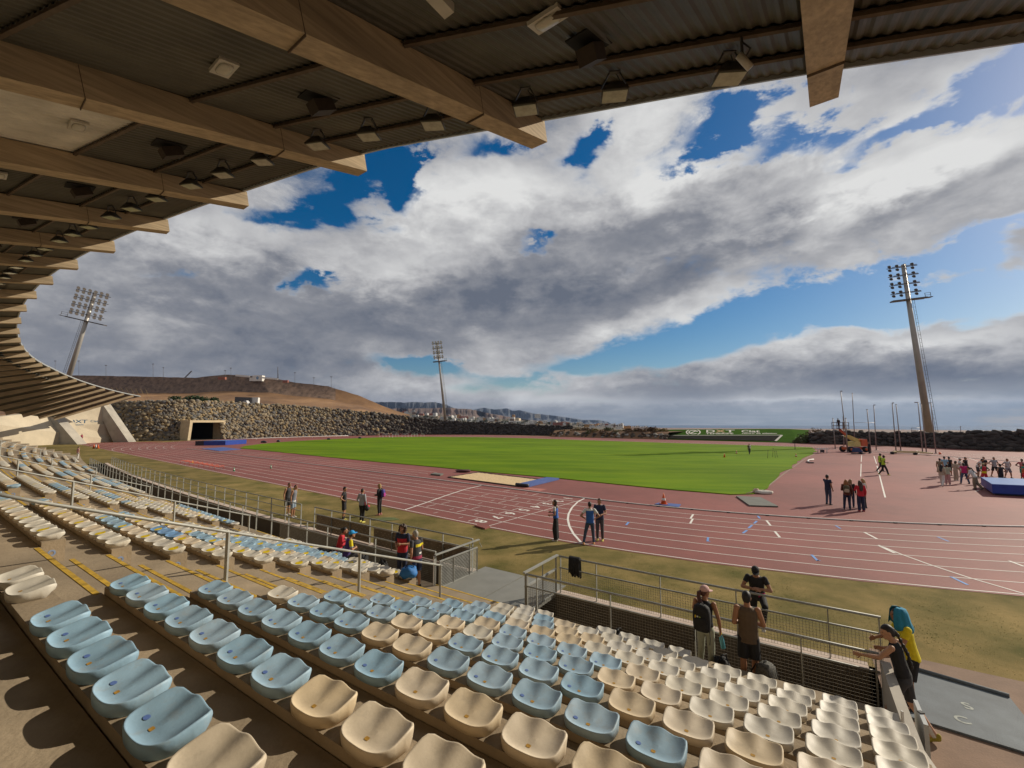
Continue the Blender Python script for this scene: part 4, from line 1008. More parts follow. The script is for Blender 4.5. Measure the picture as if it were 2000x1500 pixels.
def leaf_cloud(mb, c, r, n, size, rnd, flat=.7, mi=0):
    for i in range(n):
        while True:
            q = Vector((rnd.uniform(-1, 1), rnd.uniform(-1, 1), rnd.uniform(-.6, 1)))
            if q.length < 1 and (q.length > .35 or rnd.random() < .3): break
        p = Vector(c) + Vector((q.x * r[0], q.y * r[1], q.z * r[2])); s_ = size * rnd.uniform(.6, 1.4)
        a = Vector((rnd.gauss(0, 1), rnd.gauss(0, 1), rnd.gauss(0, 1))).normalized(); b = a.cross(Vector((rnd.gauss(0, 1), rnd.gauss(0, 1), rnd.gauss(0, 1)))).normalized()
        mb.add([p + a * s_, p + b * s_ * .55, p - a * s_, p - b * s_ * .55], [(0, 1, 2, 3)], mi)
def build_plants():
    rnd = random.Random(21)
    GRN = mat('bush_dark_green', (.022, .05, .012), .8, .4, 3); BRN = mat('dry_scrub_brown', (.13, .075, .035), .9, .35, 1.5); OCH = mat('scrub_ochre', (.20, .14, .045), .9, .3, 2); OLV = mat('bush_olive', (.075, .08, .025), .85, .35, 2); BARK = mat('bark', (.06, .045, .03), .9, .3, 6)
    # dark trees on top of the wall at the left
    for i, (px, y0, w, lab) in enumerate([(345, 782, 3.2, 'leftmost'), (368, 783, 4.0, 'second'), (392, 785, 3.4, 'third'), (412, 787, 2.6, 'rightmost and smallest')]):
        P = atd(px, y0 + 3, 148); t = thing('tree', (P.x, P.y, P.z - 1.0), f'dark green bushy tree above the stone wall, {lab} of the four', 'tree', 'dark trees above the wall')
        mb = MB()
        for k in range(7): leaf_cloud(mb, P + Vector((rnd.uniform(-w, w) * .6, rnd.uniform(-1, 1), rnd.uniform(0, 1.6))), (w * .55, w * .5, 1.0), 130, .28, rnd)
        mb.build('crown', GRN, t); mb = MB(); mb.tube([P + Vector((0, 0, -1)), P + Vector((.1, 0, .5)), P + Vector((.3, 0, 1.4))], [.22, .16, .06], 6); mb.build('trunk', BARK, t)
    # scrub on the bank (middle)
    for i in range(26):
        px = 1082 + i * 8.3; y = 838 + rnd.uniform(-1.0, 8); P = atd(px, y + 1, at(px, float(np.interp(px, [1075, 1296], [853.2, 858.8]))).y + 2.5 + (848 - y) * .5)
        m = BRN if rnd.random() < .62 else (OCH if rnd.random() < .6 else OLV); mb = MB()
        for k in range(4): leaf_cloud(mb, P + Vector((rnd.uniform(-1, 1), rnd.uniform(-.6, .6), rnd.uniform(-.8, .3))), (1.3, 1.0, .75), 90, .24, rnd)
        for k in range(5): mb.tube([P + Vector((0, 0, -1.4)), P + Vector((rnd.uniform(-.9, .9), rnd.uniform(-.5, .5), rnd.uniform(-.3, .5)))], [.05, .02], 4)
        o = mb.build('shrub', m); col = {'dry_scrub_brown': 'brown', 'scrub_ochre': 'ochre', 'bush_olive': 'olive'}[m.name]
        tag(o, f'dry {col} shrub on the rubble bank, {ordinal(i + 1)} from the wall end', 'shrub', 'scrub on the bank')
    for i, (px, y, w, m, h) in enumerate([(1575, 856, 2.4, OLV, 1.0), (1590, 850, 2.6, BRN, 1.1), (1602, 846, 2.8, BRN, 1.2), (1618, 852, 2.5, OCH, 1.0), (1632, 850, 2.4, BRN, 1.1), (1645, 855, 2.0, OLV, .9), (1560, 861, 1.8, OLV, .7), (1608, 860, 2.4, OLV, .9), (1665, 850, 1.8, BRN, .7), (1585, 862, 1.8, OCH, .8)]):
        P = atd(px, y, 104 + rnd.uniform(-2, 2)); mb = MB()
        for k in range(6): leaf_cloud(mb, P + Vector((rnd.uniform(-w, w) * .45, rnd.uniform(-.8, .8), rnd.uniform(-.6, .5))), (w * .5, w * .45, h * .8), 110, .17, rnd)
        for k in range(6): mb.tube([P + Vector((0, 0, -1.2)), P + Vector((rnd.uniform(-.6, .6) * w * .6, rnd.uniform(-.5, .5), rnd.uniform(.0, .8)))], [.05, .015], 4)
        o = mb.build('bush', m); tag(o, f'{"olive" if m is OLV else "brown" if m is BRN else "ochre"} bush between the green bank and the boulder wall, {ordinal(i + 1)} of the clump', 'bush', 'bushes beside the green bank')
build_plants()

def build_green_bank():
    TURF = mat('bank_turf', (.040, .105, .003), .95, .15, .8, .4, 20, big=.12, spec=.05)
    t = thing('lettered_bank', at(1430, 862), 'smooth green turf bank with white lettering and a dark sunken panel', 'bank')
    top = [(1288, 839.5), (1310, 839), (1500, 837.6), (1545, 838), (1580, 840)]; bot = [(1284, 858), (1310, 858.6), (1500, 863.5), (1560, 865.2), (1575, 866)]
    A = [at(*q) for q in bot]; A = [Vector((p.x, p.y, .02)) for p in A]
    B = [atd(q[0], q[1], a.y + 9.5) for q, a in zip(top, A)]; Cc = [b + Vector((2, 8, -1.0)) for b in B]
    mb = MB(); mb.grid([A, B, Cc], 0, False); mb.build('turf', TURF, t)
    def on(px, py, lift=.06):
        # point of the bank's slope seen at px, py
        fx = np.interp(px, [q[0] for q in bot], range(len(bot))); i = min(int(fx), len(bot) - 2); f = fx - i
        a, b = A[i].lerp(A[i + 1], f), B[i].lerp(B[i + 1], f)
        d1 = (A[i + 1] - A[i]).normalized(); s_ = (b - a); n = d1.cross(s_).normalized(); n = n if n.z > 0 else -n
        r = Vector(ray(px, py)); o = Vector((0, 0, CAMH)); t_ = (a - o).dot(n) / r.dot(n); return o + r * t_ + n * lift, d1, s_.normalized(), n
    DKP = mat('sunken_panel_dark', (.022, .020, .016), .95, .3, 1, spec=.05); LINE = mat('bank_white_edge', (.62, .58, .50), .8, .1, 2)
    q = [on(*p)[0] for p in [(1297, 851.5), (1526, 851.0), (1514, 861.8), (1288, 856.5)]]; mb = MB(); mb.add(q, [(3, 2, 1, 0)]); mb.build('sunken_panel', DKP, t)
    mb = MB()
    for a, b in (((1297, 851), (1527, 850.6)), ((1527, 850.6), (1515, 862)), ((1297, 851), (1287, 857))): mb.bar(on(*a, .1)[0], on(*b, .1)[0], .28 if a[1] > 850.9 and b[1] < 851 else .5, .06, up=on(*a)[3])
    mb.build('panel_edge', LINE, t)
    LET = mat('bank_white_letters', (.70, .66, .56), .8, .1, 2); LETO = mat('bank_orange_letter', (.62, .42, .20), .8, .1, 2); mb = MB()
    def put(txt, px, py, hpx, wpx, mi=0):
        p, d1, s_, n = on(px, py, .09); a = on(px, py - hpx / 2)[0]; b = on(px, py + hpx / 2)[0]; h = (a - b).length
        l = on(px - wpx / 2, py)[0]; r_ = on(px + wpx / 2, py)[0]; w = (l - r_).length
        cu = bpy.data.curves.new('t', 'FONT'); cu.body = txt; cu.size = 1; cu.align_x = 'CENTER'; cu.align_y = 'CENTER'; cu.offset = .02
        ob = bpy.data.objects.new('t', cu); COL.objects.link(ob); dg = bpy.context.evaluated_depsgraph_get(); me = bpy.data.meshes.new_from_object(ob.evaluated_get(dg))
        co = np.array([v.co[:] for v in me.vertices]); lo, hi = co.min(0), co.max(0)
        xd = (r_ - l).normalized(); yd = (a - b).normalized()
        vs = [p + xd * ((c[0] - (lo[0] + hi[0]) / 2) / (hi[0] - lo[0]) * w) + yd * ((c[1] - (lo[1] + hi[1]) / 2) / (hi[1] - lo[1]) * h) for c in co]
        mb.add(vs, [tuple(f.vertices) for f in me.polygons], mi); bpy.data.objects.remove(ob); bpy.data.curves.remove(cu); bpy.data.meshes.remove(me)
    put('D', 1388, 842.6, 5.0, 17); put('X', 1407, 842.6, 5.0, 20, 1); put('T', 1426, 842.6, 5.0, 18); put('TENERIFE', 1405, 847.3, 2.6, 54); put('Ciat', 1466, 842.8, 4.6, 36); put('centro de atletismo', 1486, 847.0, 2.2, 76)
    # round emblem
    p, d1, s_, n = on(1354, 844.5, .09); a = (on(1354, 840.5)[0] - on(1354, 848.5)[0]); l = (on(1366, 844.5)[0] - on(1342, 844.5)[0])
    for r0, r1, a0, a1 in ((.36, .5, .2, 5.6), (.62, .76, 2.3, 4.0), (.62, .76, -.9, .9)):
        g = [[p + l * (rr_ * math.cos(a0 + (a1 - a0) * i / 20) * .5 * 1.6) + a * (rr_ * math.sin(a0 + (a1 - a0) * i / 20)) for i in range(21)] for rr_ in (r0, r1)]; mb.grid(g, 0)
    g0 = p + l * -.2 - a * .25; g1 = p + l * .22 + a * .3; mb.bar(g0, g1, .5, .04, up=n)
    mb.build('lettering', [LET, LETO], t)
build_green_bank()

def fbm(x, y, s, o=0): return noise.fractal(Vector((x * s + o, y * s, o * .37)), .9, 2.1, 5)
def build_far():
    # brown hill at the left with a stone-faced upper terrace
    prof = [(40, 733), (150, 733), (255, 735), (300, 736), (385, 738), (395, 736), (440, 731.5), (490, 734), (545, 741), (575, 747), (640, 754), (658, 760), (700, 772), (745, 792), (770, 801), (800, 810)]
    HILLM = mat('hill_earth', (.235, .115, .048), .95, .38, .035, .6, .5, col2=(.37, .205, .09), big=.25)
    HSTONE = mat('hill_stone_face', (.165, .105, .07), .95, .5, .30, .8, .8)
    px = np.linspace(-60, 800, 120); top = np.interp(px, [q[0] for q in prof], [q[1] for q in prof])
    mb = MB(); rows = []; D = 430
    for f, dd in ((1.0, 70), (1.0, 0), (.62, -10), (.52, -40), (.30, -90), (0.0, -150), (-.4, -230)):
        row = []
        for x, y in zip(px, top):
            yy = HORY - 4 - (HORY - 4 - y) * f
            P = atd(x, yy + (.8 * fbm(x, f * 40, .02, 3) if 0 < f < 1 else .6 * fbm(x, 0, .05)), D + dd); P.z += fbm(P.x, P.y, .02) * 1.5 * (0 if f == 1.0 else 1); row.append(P)
        rows.append(row)
    mb.grid(rows[1:], 0, True); mb.grid(rows[:2], 0, True)
    for i, f in enumerate(mb.f):
        c = [mb.v[j] for j in f]; rx = 1000 + FPX * c[0][0] / c[0][1]
        if i < 119 and rx < 650: mb.m[i] = 1
    o = mb.build('hill', [HILLM, HSTONE], origin=(0, 0, 0)); tag(o, kind='structure')
    # brown low ridge behind the mast and its town slope
    def ridge(name, pts, d0, d1, m, rough, seed, kind='structure', base=832, n=220, foot=None):
        x0, x1 = pts[0][0], pts[-1][0]; X = np.linspace(x0, x1, n); T = np.interp(X, [q[0] for q in pts], [q[1] for q in pts]); rows = []
        for f, d in ((.6, d1 * 1.25), (1.0, d1), (.86, d1 * .96 + d0 * .04), (.72, d1 * .9 + d0 * .1), (.55, d1 * .75 + d0 * .25), (.36, (d0 + d1) / 2), (.18, d1 * .25 + d0 * .75), (0, d0)):
            row = []
            for x, y in zip(X, T):
                top_ = y - rough * (.8 * fbm(x, 0, .03, seed) + .5 * fbm(x, 7, .12, seed)); top_ = min(top_, base - .5)
                rid = abs(fbm(x, f * 14, .05, seed + 5)); ff = f if f in (0, 1.0) else f * (1 - .22 * rid)
                dd = d * (1 + .10 * (rid - .25) * (f > 0) * (f < 1)); row.append(atd(x, base - (base - top_) * ff, dd))
            rows.append(row)
        mb = MB(); mb.grid(rows, 0, True); o = mb.build(name, m, origin=(0, 0, 0)); tag(o, kind=kind); return o
    R1 = mat('ridge_earth', (.115, .072, .055), .95, .35, .006, .0); MT = mat('mountain_rock_hazed', (.036, .044, .058), .95, .3, .0016, 0, col2=(.055, .060, .068)); TS = mat('town_slope', (.10, .08, .05), .95, .4, .02)  # mountain rock colour has the blue of distant haze mixed in
    ridge('low_ridge', [(740, 798), (800, 798), (850, 797), (880, 796.5), (920, 800), (960, 808), (1000, 816), (1060, 823)], 1300, 2600, R1, .8, 2)
    ridge('mountains', [(700, 786), (745, 785), (760, 785), (790, 786.5), (806, 785), (830, 786), (850, 785), (870, 790), (885, 796), (900, 803), (930, 812)], 4200, 5200, MT, 1.0, 5)
    ridge('far_mountains', [(900, 806), (930, 799), (945, 796), (965, 800), (990, 797.5), (1000, 802), (1015, 801), (1040, 807), (1075, 811), (1110, 816), (1140, 820), (1170, 820.5), (1185, 823), (1197, 829), (1200, 831)], 5200, 6400, MT, .9, 8)
    ridge('town_slope', [(760, 803), (800, 806), (870, 812), (960, 817), (1040, 822), (1110, 827), (1220, 831.5)], 500, 1500, TS, .5, 4, base=840)
    # houses of the town
    WH = [mat('house_white', (.62, .60, .57), .8, .06, .3), mat('house_cream', (.55, .45, .32), .8, .08, .3), mat('house_grey', (.36, .36, .36), .8, .08, .3), mat('house_ochre', (.50, .27, .10), .8, .1, .3), mat('house_terracotta', (.30, .10, .06), .8, .12, .3), mat('house_brown', (.22, .14, .10), .85, .12, .3)]
    WIN = mat('house_window', (.03, .035, .045), .3); names = ['white', 'cream', 'grey', 'ochre', 'terracotta', 'brown']; rnd = random.Random(31); cnt = {}
    spec = []
    for i in range(92):
        px_ = 785 + 440 * (rnd.random() ** .9); lo_ = np.interp(px_, [785, 870, 960, 1040, 1110, 1225], [805, 811, 817, 821, 826, 831]); py = lo_ + rnd.uniform(.5, 9 if px_ < 1060 else 5)
        w = rnd.uniform(7, 17); h = rnd.uniform(3.5, 7.5) * (1 if rnd.random() < .85 else 1.6); ci = rnd.choices(range(6), [50, 12, 18, 6, 8, 6])[0]; spec.append((px_, py, w, h, ci))
    spec += [(890, 814, 26, 7, 5), (905, 816, 22, 6, 4), (860, 818, 18, 7, 2), (845, 810, 24, 5, 4), (1050, 815, 13, 12, 0), (1004, 820, 34, 6, 1), (995, 825, 60, 4, 0), (1096, 829, 40, 8, 4), (1150, 832, 26, 6, 3), (1165, 831, 20, 5, 3), (1225, 835, 22, 6, 3), (1242, 835, 20, 5, 0), (1258, 836, 18, 5, 0), (1003, 814, 8, 8, 3)]
    boxes = {}
    for (px_, py, w, h, ci) in spec:
        lo_ = 820; D_ = 560 + 900 * max(0, min(1, (836 - py) / 26)) + rnd.uniform(-60, 60); P = atd(px_, py, D_); k = D_ / 900 if True else 1
        w *= .72 * max(.6, k); h *= .52 * max(.7, k); dpt = w * rnd.uniform(.6, 1.0); rz = rnd.uniform(-.5, .5)
        key = names[ci]; cnt[key] = cnt.get(key, 0) + 1
        side = ['left', 'middle', 'right'][min(2, int((px_ - 770) / 155))]
        t = thing('house', (P.x, P.y, P.z - 1), f'small {key} flat-roofed house of the distant town, {ordinal(min(30, cnt[key]))} {key} one, {side} part', 'house', 'houses of the distant town')
        R = Matrix.Rotation(rz, 3, 'Z'); mb = MB(); mb.box(P + Vector((0, 0, h / 2 - 1)), (w, dpt, h + 2), R)
        mbw = mb; nw = max(2, int(w / 2.6)); nf = max(1, int(h / 2.9))
        for f_ in range(nf):
            for j in range(nw):
                if rnd.random() < .8: mbw.box(P + R @ Vector((-w / 2 + (j + .5) * w / nw, -dpt / 2 - .03, 0)) + Vector((0, 0, 1.5 + f_ * 2.9)), (1.1, .08, 1.2), R, 1)
        mb.build('walls', [WH[ci], WIN], t)
        mb = MB(); mb.box(P + R @ Vector((w * .2, 0, 0)) + Vector((0, 0, h + .5)), (w * .3, dpt * .4, 1.1), R); mb.build('roof_hut', WH[0] if rnd.random() < .6 else WH[ci], t)
    # town greenery
    GRN = mat('town_trees', (.03, .045, .018), .9, .4, .05); mb = MB()
    for i in range(60):
        px_ = rnd.uniform(790, 1180); py = np.interp(px_, [790, 1180], [812, 831]) + rnd.uniform(-2, 4); P = atd(px_, py, 700 + 500 * rnd.random()); leaf_cloud(mb, P, (rnd.uniform(4, 10), 4, 2.2), 30, 1.2, rnd)
    o = mb.build('town_greenery', GRN, origin=(0, 0, 0)); tag(o, 'dark green trees scattered among the houses of the distant town', 'trees', kind='stuff')
    # white building and low white wall on the hill top, containers, lamps
    WHT = mat('hill_building_white', (.68, .66, .62), .8, .05, .3); BLU = mat('emblem_blue', (.04, .20, .42), .7)
    P = atd(503, 738, 425); t = thing('hilltop_building', P, 'white block building with a blue emblem on the hill top', 'building'); mb = MB(); mb.box(P + Vector((0, 2, -.4)), (9.5, 5, 5.6)); mb.build('block', WHT, t)
    mb = MB(); mb.box(P + Vector((-6.2, 2, -1.4)), (3.4, 4, 3.4)); mb.build('annex', WHT, t)
    mb = MB(); c = P + Vector((.2, -.55, -.1)); g = [[c + Vector((math.cos(a) * r_, 0, math.sin(a) * r_ * 1.3)) for a in [2 * math.pi * i / 12 for i in range(13)]] for r_ in (.35, 1.15)]; mb.grid(g); mb.build('emblem', BLU, t)
    a, b, c, d = atd(460, 733, 424), atd(488, 735.5, 424), atd(509, 737.5, 424), atd(543, 740.5, 424); t = thing('perimeter_wall', a, 'low white wall running along the hill top both sides of the block building', 'wall'); mb = MB(); mb.bar(a, b, .4, 1.7); mb.bar(c, d, .4, 1.5); mb.build('wall_run', WHT, t)
    CONT = mat('container_rust', (.30, .10, .06), .7, .15, .5)
    for i, (x0, x1, y, nm) in enumerate([(427, 441, 739, 'left'), (553, 563, 745, 'right')]):
        a, b = atd(x0, y, 412), atd(x1, y, 412); t = thing('container', a, f'rust-red container on the hillside, {nm} one of the two', 'container', 'red containers on the hill'); mb = MB(); mb.bar(a, b, 2.2, 2.3); mb.build('shell', CONT, t); mb = MB(); mb.bar(a + Vector((0, -1.14, 0)), b + Vector((0, -1.14, 0)), .06, .2); mb.build('rail', STEEL_D, t)
    POLE = mat('far_pole_grey', (.12, .12, .13), .6)
    lampdef = [(108, 736, 705), (154, 736, 705), (207, 738, 713.5), (299, 738, 711), (319, 738, 718), (440, 738, 724), (451, 742, 719), (576, 752, 728), (613, 757, 738), (647, 757, 736)]
    for i, (x, yb, yt) in enumerate(lampdef):
        a, b = atd(x, yb + 3, 415), atd(x, yt, 415); t = thing('street_lamp', a, f'thin hilltop lamp post against the clouds, {ordinal(i + 1)} from the left', 'street lamp', 'lamp posts along the hill'); mb = MB(); mb.tube([a, b], .14, 6); mb.build('pole', POLE, t); mb = MB(); mb.box(b, (1.9 if i != 4 else 1.2, .5, .5)); mb.build('lamp_head', POLE, t)
    a, b = atd(543, 741, 425), atd(542.5, 716, 425); t = thing('antenna_mast', a, 'tall dark lattice antenna mast beside the white hilltop wall', 'mast'); mb = MB()
    mb.tube([a, b], [.55, .25], 4)
    for i in range(9): q = a.lerp(b, (i + .5) / 9); mb.box(q, (1.2 - .07 * i, .2, .2))
    mb.build('lattice', POLE, t)
    a, b = atd(361, 738, 420), atd(374, 725, 420); t = thing('crane_jib', a, 'dark slanting jib sticking up behind the hill edge', 'crane'); mb = MB(); mb.bar(a, b, .7, .9); mb.build('jib', POLE, t); mb = MB(); mb.box(b, (.9, .6, .7)); mb.build('jib_head', POLE, t)
    # truck and van on the road above the wall
    GR = mat('truck_grey', (.085, .085, .09), .6, .1, 1); t = thing('truck', atd(480, 789, 176), 'long grey lorry trailer with a white front parked above the stone wall', 'truck'); mb = MB(); a, b = atd(461, 782.5, 176), atd(494, 783.5, 177); mb.bar(a, b, 2.4, 2.9); mb.build('trailer', GR, t); a, b = atd(494.5, 783.3, 177.5), atd(505.5, 783.6, 178); mb = MB(); mb.bar(a, b, 2.4, 2.9); mb.build('cab', WHT, t); mb = MB()
    for x in (466, 472, 497): mb.tube([atd(x, 791, 175.5), atd(x, 791, 177.7)], .55, 10)
    mb.build('wheel', BLACK, t)
    WL = mat('van_white', (.62, .62, .62), .4); t = thing('van', atd(470, 789, 172), 'small white van parked in front of the grey lorry trailer', 'van'); mb = MB(); a, b = atd(476.5, 786.5, 172), atd(485, 786.8, 172); mb.bar(a, b, 1.7, 1.0); mb.bar(a.lerp(b, .25) + Vector((0, 0, .6)), a.lerp(b, .8) + Vector((0, 0, .6)), 1.5, .55); mb.build('body', WL, t); mb = MB(); mb.bar(a.lerp(b, .3) + Vector((0, -.78, .62)), a.lerp(b, .75) + Vector((0, -.78, .62)), .05, .3); mb.build('window', WIN, t)
    # orange slope stakes
    STK = mat('slope_stake', (.42, .27, .10), .8); t = thing('stake_fence', atd(260, 770, 330), 'row of thin tan stakes leaning on the brown slope behind the roof end', 'fence'); mb = MB()
    for i in range(10): mb.tube([atd(292 - i * 9.5 - (i > 5) * 1, 777 - i * 1.3, 300), atd(284 - i * 9.5, 760 - i * .5, 302)], .09, 4)
    mb.build('stakes', STK, t)
build_far()

# ------------------------------------------------------------------ floodlight masts
def build_masts():
    GALV = mat('mast_pale_steel', (.38, .36, .33), .45, .1, .6, 0, metal=.35); DKM = mat('mast_fitting', (.11, .10, .095), .55, .2, 3, metal=.4); LENS = mat('lamp_lens', (.62, .62, .56), .15, .1, 5)
    def mast(label, base, top, r0, r1, wid, rows, per, cross, toward, platform_side, lampr=.55):
        b, t_ = Vector(base), Vector(top); ax = (t_ - b).normalized(); X = Vector(cross).normalized(); X = (X - ax * X.dot(ax)).normalized(); F = X.cross(ax).normalized()
        if F.dot(Vector(toward)) < 0: F = -F
        m = thing('floodlight_mast', b, label, 'floodlight mast', 'floodlight masts round the stadium')
        mb = MB(); mb.tube([b, b.lerp(t_, .5), t_], [r0, (r0 + r1) / 2, r1], 14); mb.build('pole', GALV, m)
        H = (t_ - b).length; gap = 2.05; mb = MB()
        for i in range(rows):
            c = t_ - ax * (i * gap + .4); mb.bar(c - X * wid / 2 + F * .5, c + X * wid / 2 + F * .5, .16, .16); mb.bar(c - X * wid * .4 - F * .4, c + X * wid * .4 - F * .4, .1, .1)
            mb.bar(c - F * .4, c + F * .6, .2, .2)
            for j in range(per):
                for u_ in (-.42, .52):
                    q = c + X * (wid * ((j + .5) / per - .5)) + F * .85 + ax * (u_ * .95)
                    D = (F + Vector((0, 0, -.45))).normalized(); rr = [(0.0, .16), (.18, .3), (.34, lampr * .78)]
                    x_ = D.cross(Vector((0, 0, 1))).normalized(); y_ = x_.cross(D)
                    ml = MB(); ml.loft([[q + D * (dd - .3) + (x_ * math.cos(a) + y_ * math.sin(a)) * r_ for a in [2 * math.pi * k / 10 for k in range(10)]] for dd, r_ in rr]); lo_ = ml.build('lamp', DKM, m)
                    mg = MB(); mg.add([q + D * .045 + (x_ * math.cos(a) + y_ * math.sin(a)) * lampr * .72 for a in [2 * math.pi * k / 10 for k in range(10)]], [tuple(range(10))]); mg.build('lens', LENS, lo_)
        c = t_ - ax * (rows * gap + .1)
        mb.bar(c - X * wid * .55, c + X * wid * .55, 1.5, .28, up=ax); e = X * (wid * .55) * platform_side
        for z_ in (.6, 1.1): mb.bar(c + e + ax * z_, c + e * 1.32 + ax * z_, .06); 
        mb.bar(c + e, c + e * 1.34, 1.2, .14, up=ax)
        for k in (1.0, 1.32): mb.bar(c + e * k, c + e * k + ax * 1.15, .07)
        mb.build('lamp_frame', DKM, m)
        mb = MB(); s_ = X * platform_side
        for o_ in (.55, .95): mb.tube([b + s_ * (r0 + o_), c + s_ * (r1 + o_ - .2)], .045, 4)
        for k in range(34):
            f = k / 34; p = b.lerp(c, f) + s_ * (r0 + (r1 - r0) * f); mb.bar(p + s_ * .45, p + s_ * (.95 - .2 * f), .05)
        mb.build('ladder', DKM, m)
    b, t_ = atd(133.5, 738, 118), atd(186, 571, 118); mast('pale floodlight mast leaning right behind the left end of the canopy', b - (t_ - b) * .12, t_, .62, .40, 8.2, 4, 6, (1, .25, 0), (.6, -.4, 0), -1)
    b, t_ = atd(870.5, 826, 186), atd(853.5, 669, 186); mast('slim floodlight mast rising from the far stone wall in the centre', b, t_, .60, .30, 4.6, 4, 4, (1, .1, 0), (-.15, -1, 0), 1, .5)
    b, t_ = atd(1816, 851, 98), atd(1763.5, 517, 98); mast('tall dark floodlight mast beside the hammer cage on the right', b, t_, .72, .36, 6.0, 4, 4, (1, -.25, .02), (-.7, .8, 0), 1, .5)
build_masts()

# ------------------------------------------------------------------ people
def bake(mb, voxel, name, mats, parent=None, rule=None, it=2, fac=.5):
    """unite the overlapping pieces of mb into one smooth skin"""
    v = np.array(mb.v); me = bpy.data.meshes.new('tmp'); me.from_pydata(mb.v, [], mb.f); me.update()
    bm = bmesh.new(); bm.from_mesh(me); bmesh.ops.recalc_face_normals(bm, faces=bm.faces); bm.to_mesh(me); bm.free()
    o = bpy.data.objects.new('tmp', me); COL.objects.link(o)
    r = o.modifiers.new('r', 'REMESH'); r.mode = 'VOXEL'; r.voxel_size = voxel; r.use_smooth_shade = True
    s_ = o.modifiers.new('s', 'SMOOTH'); s_.iterations = it; s_.factor = fac
    dg = bpy.context.evaluated_depsgraph_get(); m2 = bpy.data.meshes.new_from_object(o.evaluated_get(dg)); bpy.data.objects.remove(o); bpy.data.meshes.remove(me)
    m2.name = name; m2.materials.clear()
    if not isinstance(mats, (list, tuple)): mats = [mats]
    for m in mats: m2.materials.append(m)
    m2.polygons.foreach_set('use_smooth', [True] * len(m2.polygons))
    if rule: m2.polygons.foreach_set('material_index', [rule(p.center) for p in m2.polygons])
    ob = bpy.data.objects.new(name, m2); COL.objects.link(ob); ALL.append(ob)
    if parent is not None: ob.parent = parent
    return ob
def limb(mb, a, b, ra, rb, bulge=0.0, n=10, k=5):
    a, b = Vector(a), Vector(b); pts = [a.lerp(b, i / k) for i in range(k + 1)]
    mb.tube(pts, [ra + (rb - ra) * i / k + bulge * math.sin(math.pi * min(1, i / k * 1.25)) * (i < k * .8) for i in range(k + 1)], n)
def ellr(c, rx, ry, X, Y, n=14): return [Vector(c) + X * (rx * math.cos(t)) + Y * (ry * math.sin(t)) for t in [2 * math.pi * i / n for i in range(n)]]
def hand(mb, w, d, pn, fat=1.0, curl=22):
    d = Vector(d).normalized(); pn = Vector(pn); pn = (pn - d * pn.dot(d)).normalized(); sd = d.cross(pn)
    w = Vector(w); rings = []
    for t, hw, ht in ((0, .024, .018), (.03, .036, .016), (.065, .041, .014), (.09, .040, .012)): rings.append([w + d * t + sd * (hw * x) + pn * (ht * y) for x, y in ((-1, -.6), (-.6, -1), (.6, -1), (1, -.6), (1, .6), (.6, 1), (-.6, 1), (-1, .6))])
    mb.loft(rings)
    for i, L in enumerate((.068, .078, .073, .056)):
        p = w + d * .085 + sd * (.031 - .0205 * i); q = d + sd * (.10 - .07 * i)
        for j, f in enumerate((.45, .31, .24)):
            ang = rad(curl * (j + 1) * (1 + .12 * i)); dr = (q * math.cos(ang) + pn * math.sin(ang)).normalized(); e = p + dr * L * f
            mb.tube([p, e], [.0092 * fat * (1 - .12 * j), .0085 * fat * (1 - .14 * j)], 6); mb.ell(e, (.0083 * fat,) * 3, None, 6, 4); p = e
    p = w + d * .022 + sd * .026
    for j, L in enumerate((.042, .032, .026)):
        dr = (d * (.55 + .2 * j) + sd * (.75 - .28 * j) + pn * (.25 + .15 * j)).normalized(); e = p + dr * L; mb.tube([p, e], [.0115 * fat, .010 * fat], 6); mb.ell(e, (.0098 * fat,) * 3, None, 6, 4); p = e
ARM = {'down': ((.235, -.035, 1.145), (.245, .035, .90)), 'hips': ((.375, -.09, 1.19), (.205, .035, 1.055)), 'phone': ((.225, .0, 1.15), (.055, .225, 1.20)), 'hold': ((.235, -.02, 1.15), (.10, .24, 1.10)),
       'reach': ((.25, .15, 1.24), (.23, .40, 1.16)), 'behind': ((.25, -.1, 1.16), (.08, -.16, 1.0)), 'cross': ((.24, .05, 1.16), (-.05, .19, 1.20)), 'thigh': ((.25, .14, 1.13), (.17, .33, .98)), 'up': ((.25, .1, 1.36), (.12, .22, 1.5)), 'bag': ((.24, -.02, 1.15), (.27, .06, .92))}
LEG = {'stand': ((.098, .018, .49), (.105, -.02, .088)), 'fwd': ((.095, .17, .50), (.095, .27, .09)), 'back': ((.095, -.05, .50), (.10, -.33, .13)), 'wide': ((.19, .03, .50), (.27, -.02, .088)), 'sit': ((.12, .40, .93), (.12, .43, .52)),
       'relax': ((.12, .09, .49), (.15, .08, .088)), 'up': ((.17, .38, .80), (.12, .33, .42)), 'far_back': ((.10, -.14, .50), (.12, -.52, .12)), 'sit_low': ((.14, .34, 1.16), (.14, .46, .80))}
SKIN = {'fair': mat('skin_fair', (.46, .25, .155), .6, .06, 8), 'tan': mat('skin_tan', (.34, .165, .09), .6, .06, 8), 'dark': mat('skin_dark', (.13, .06, .035), .6, .06, 8)}
HAIRM = {'black': mat('hair_black', (.012, .010, .009), .6, .3, 30), 'brown': mat('hair_brown', (.045, .022, .012), .6, .3, 30), 'blond': mat('hair_blond', (.36, .23, .09), .6, .2, 30), 'grey': mat('hair_grey', (.30, .28, .25), .65, .2, 30), 'ginger': mat('hair_ginger', (.26, .10, .025), .6, .25, 30), 'auburn': mat('hair_auburn', (.075, .022, .016), .6, .25, 30), 'light': mat('hair_light_brown', (.19, .11, .045), .6, .25, 30)}
FAB = {}
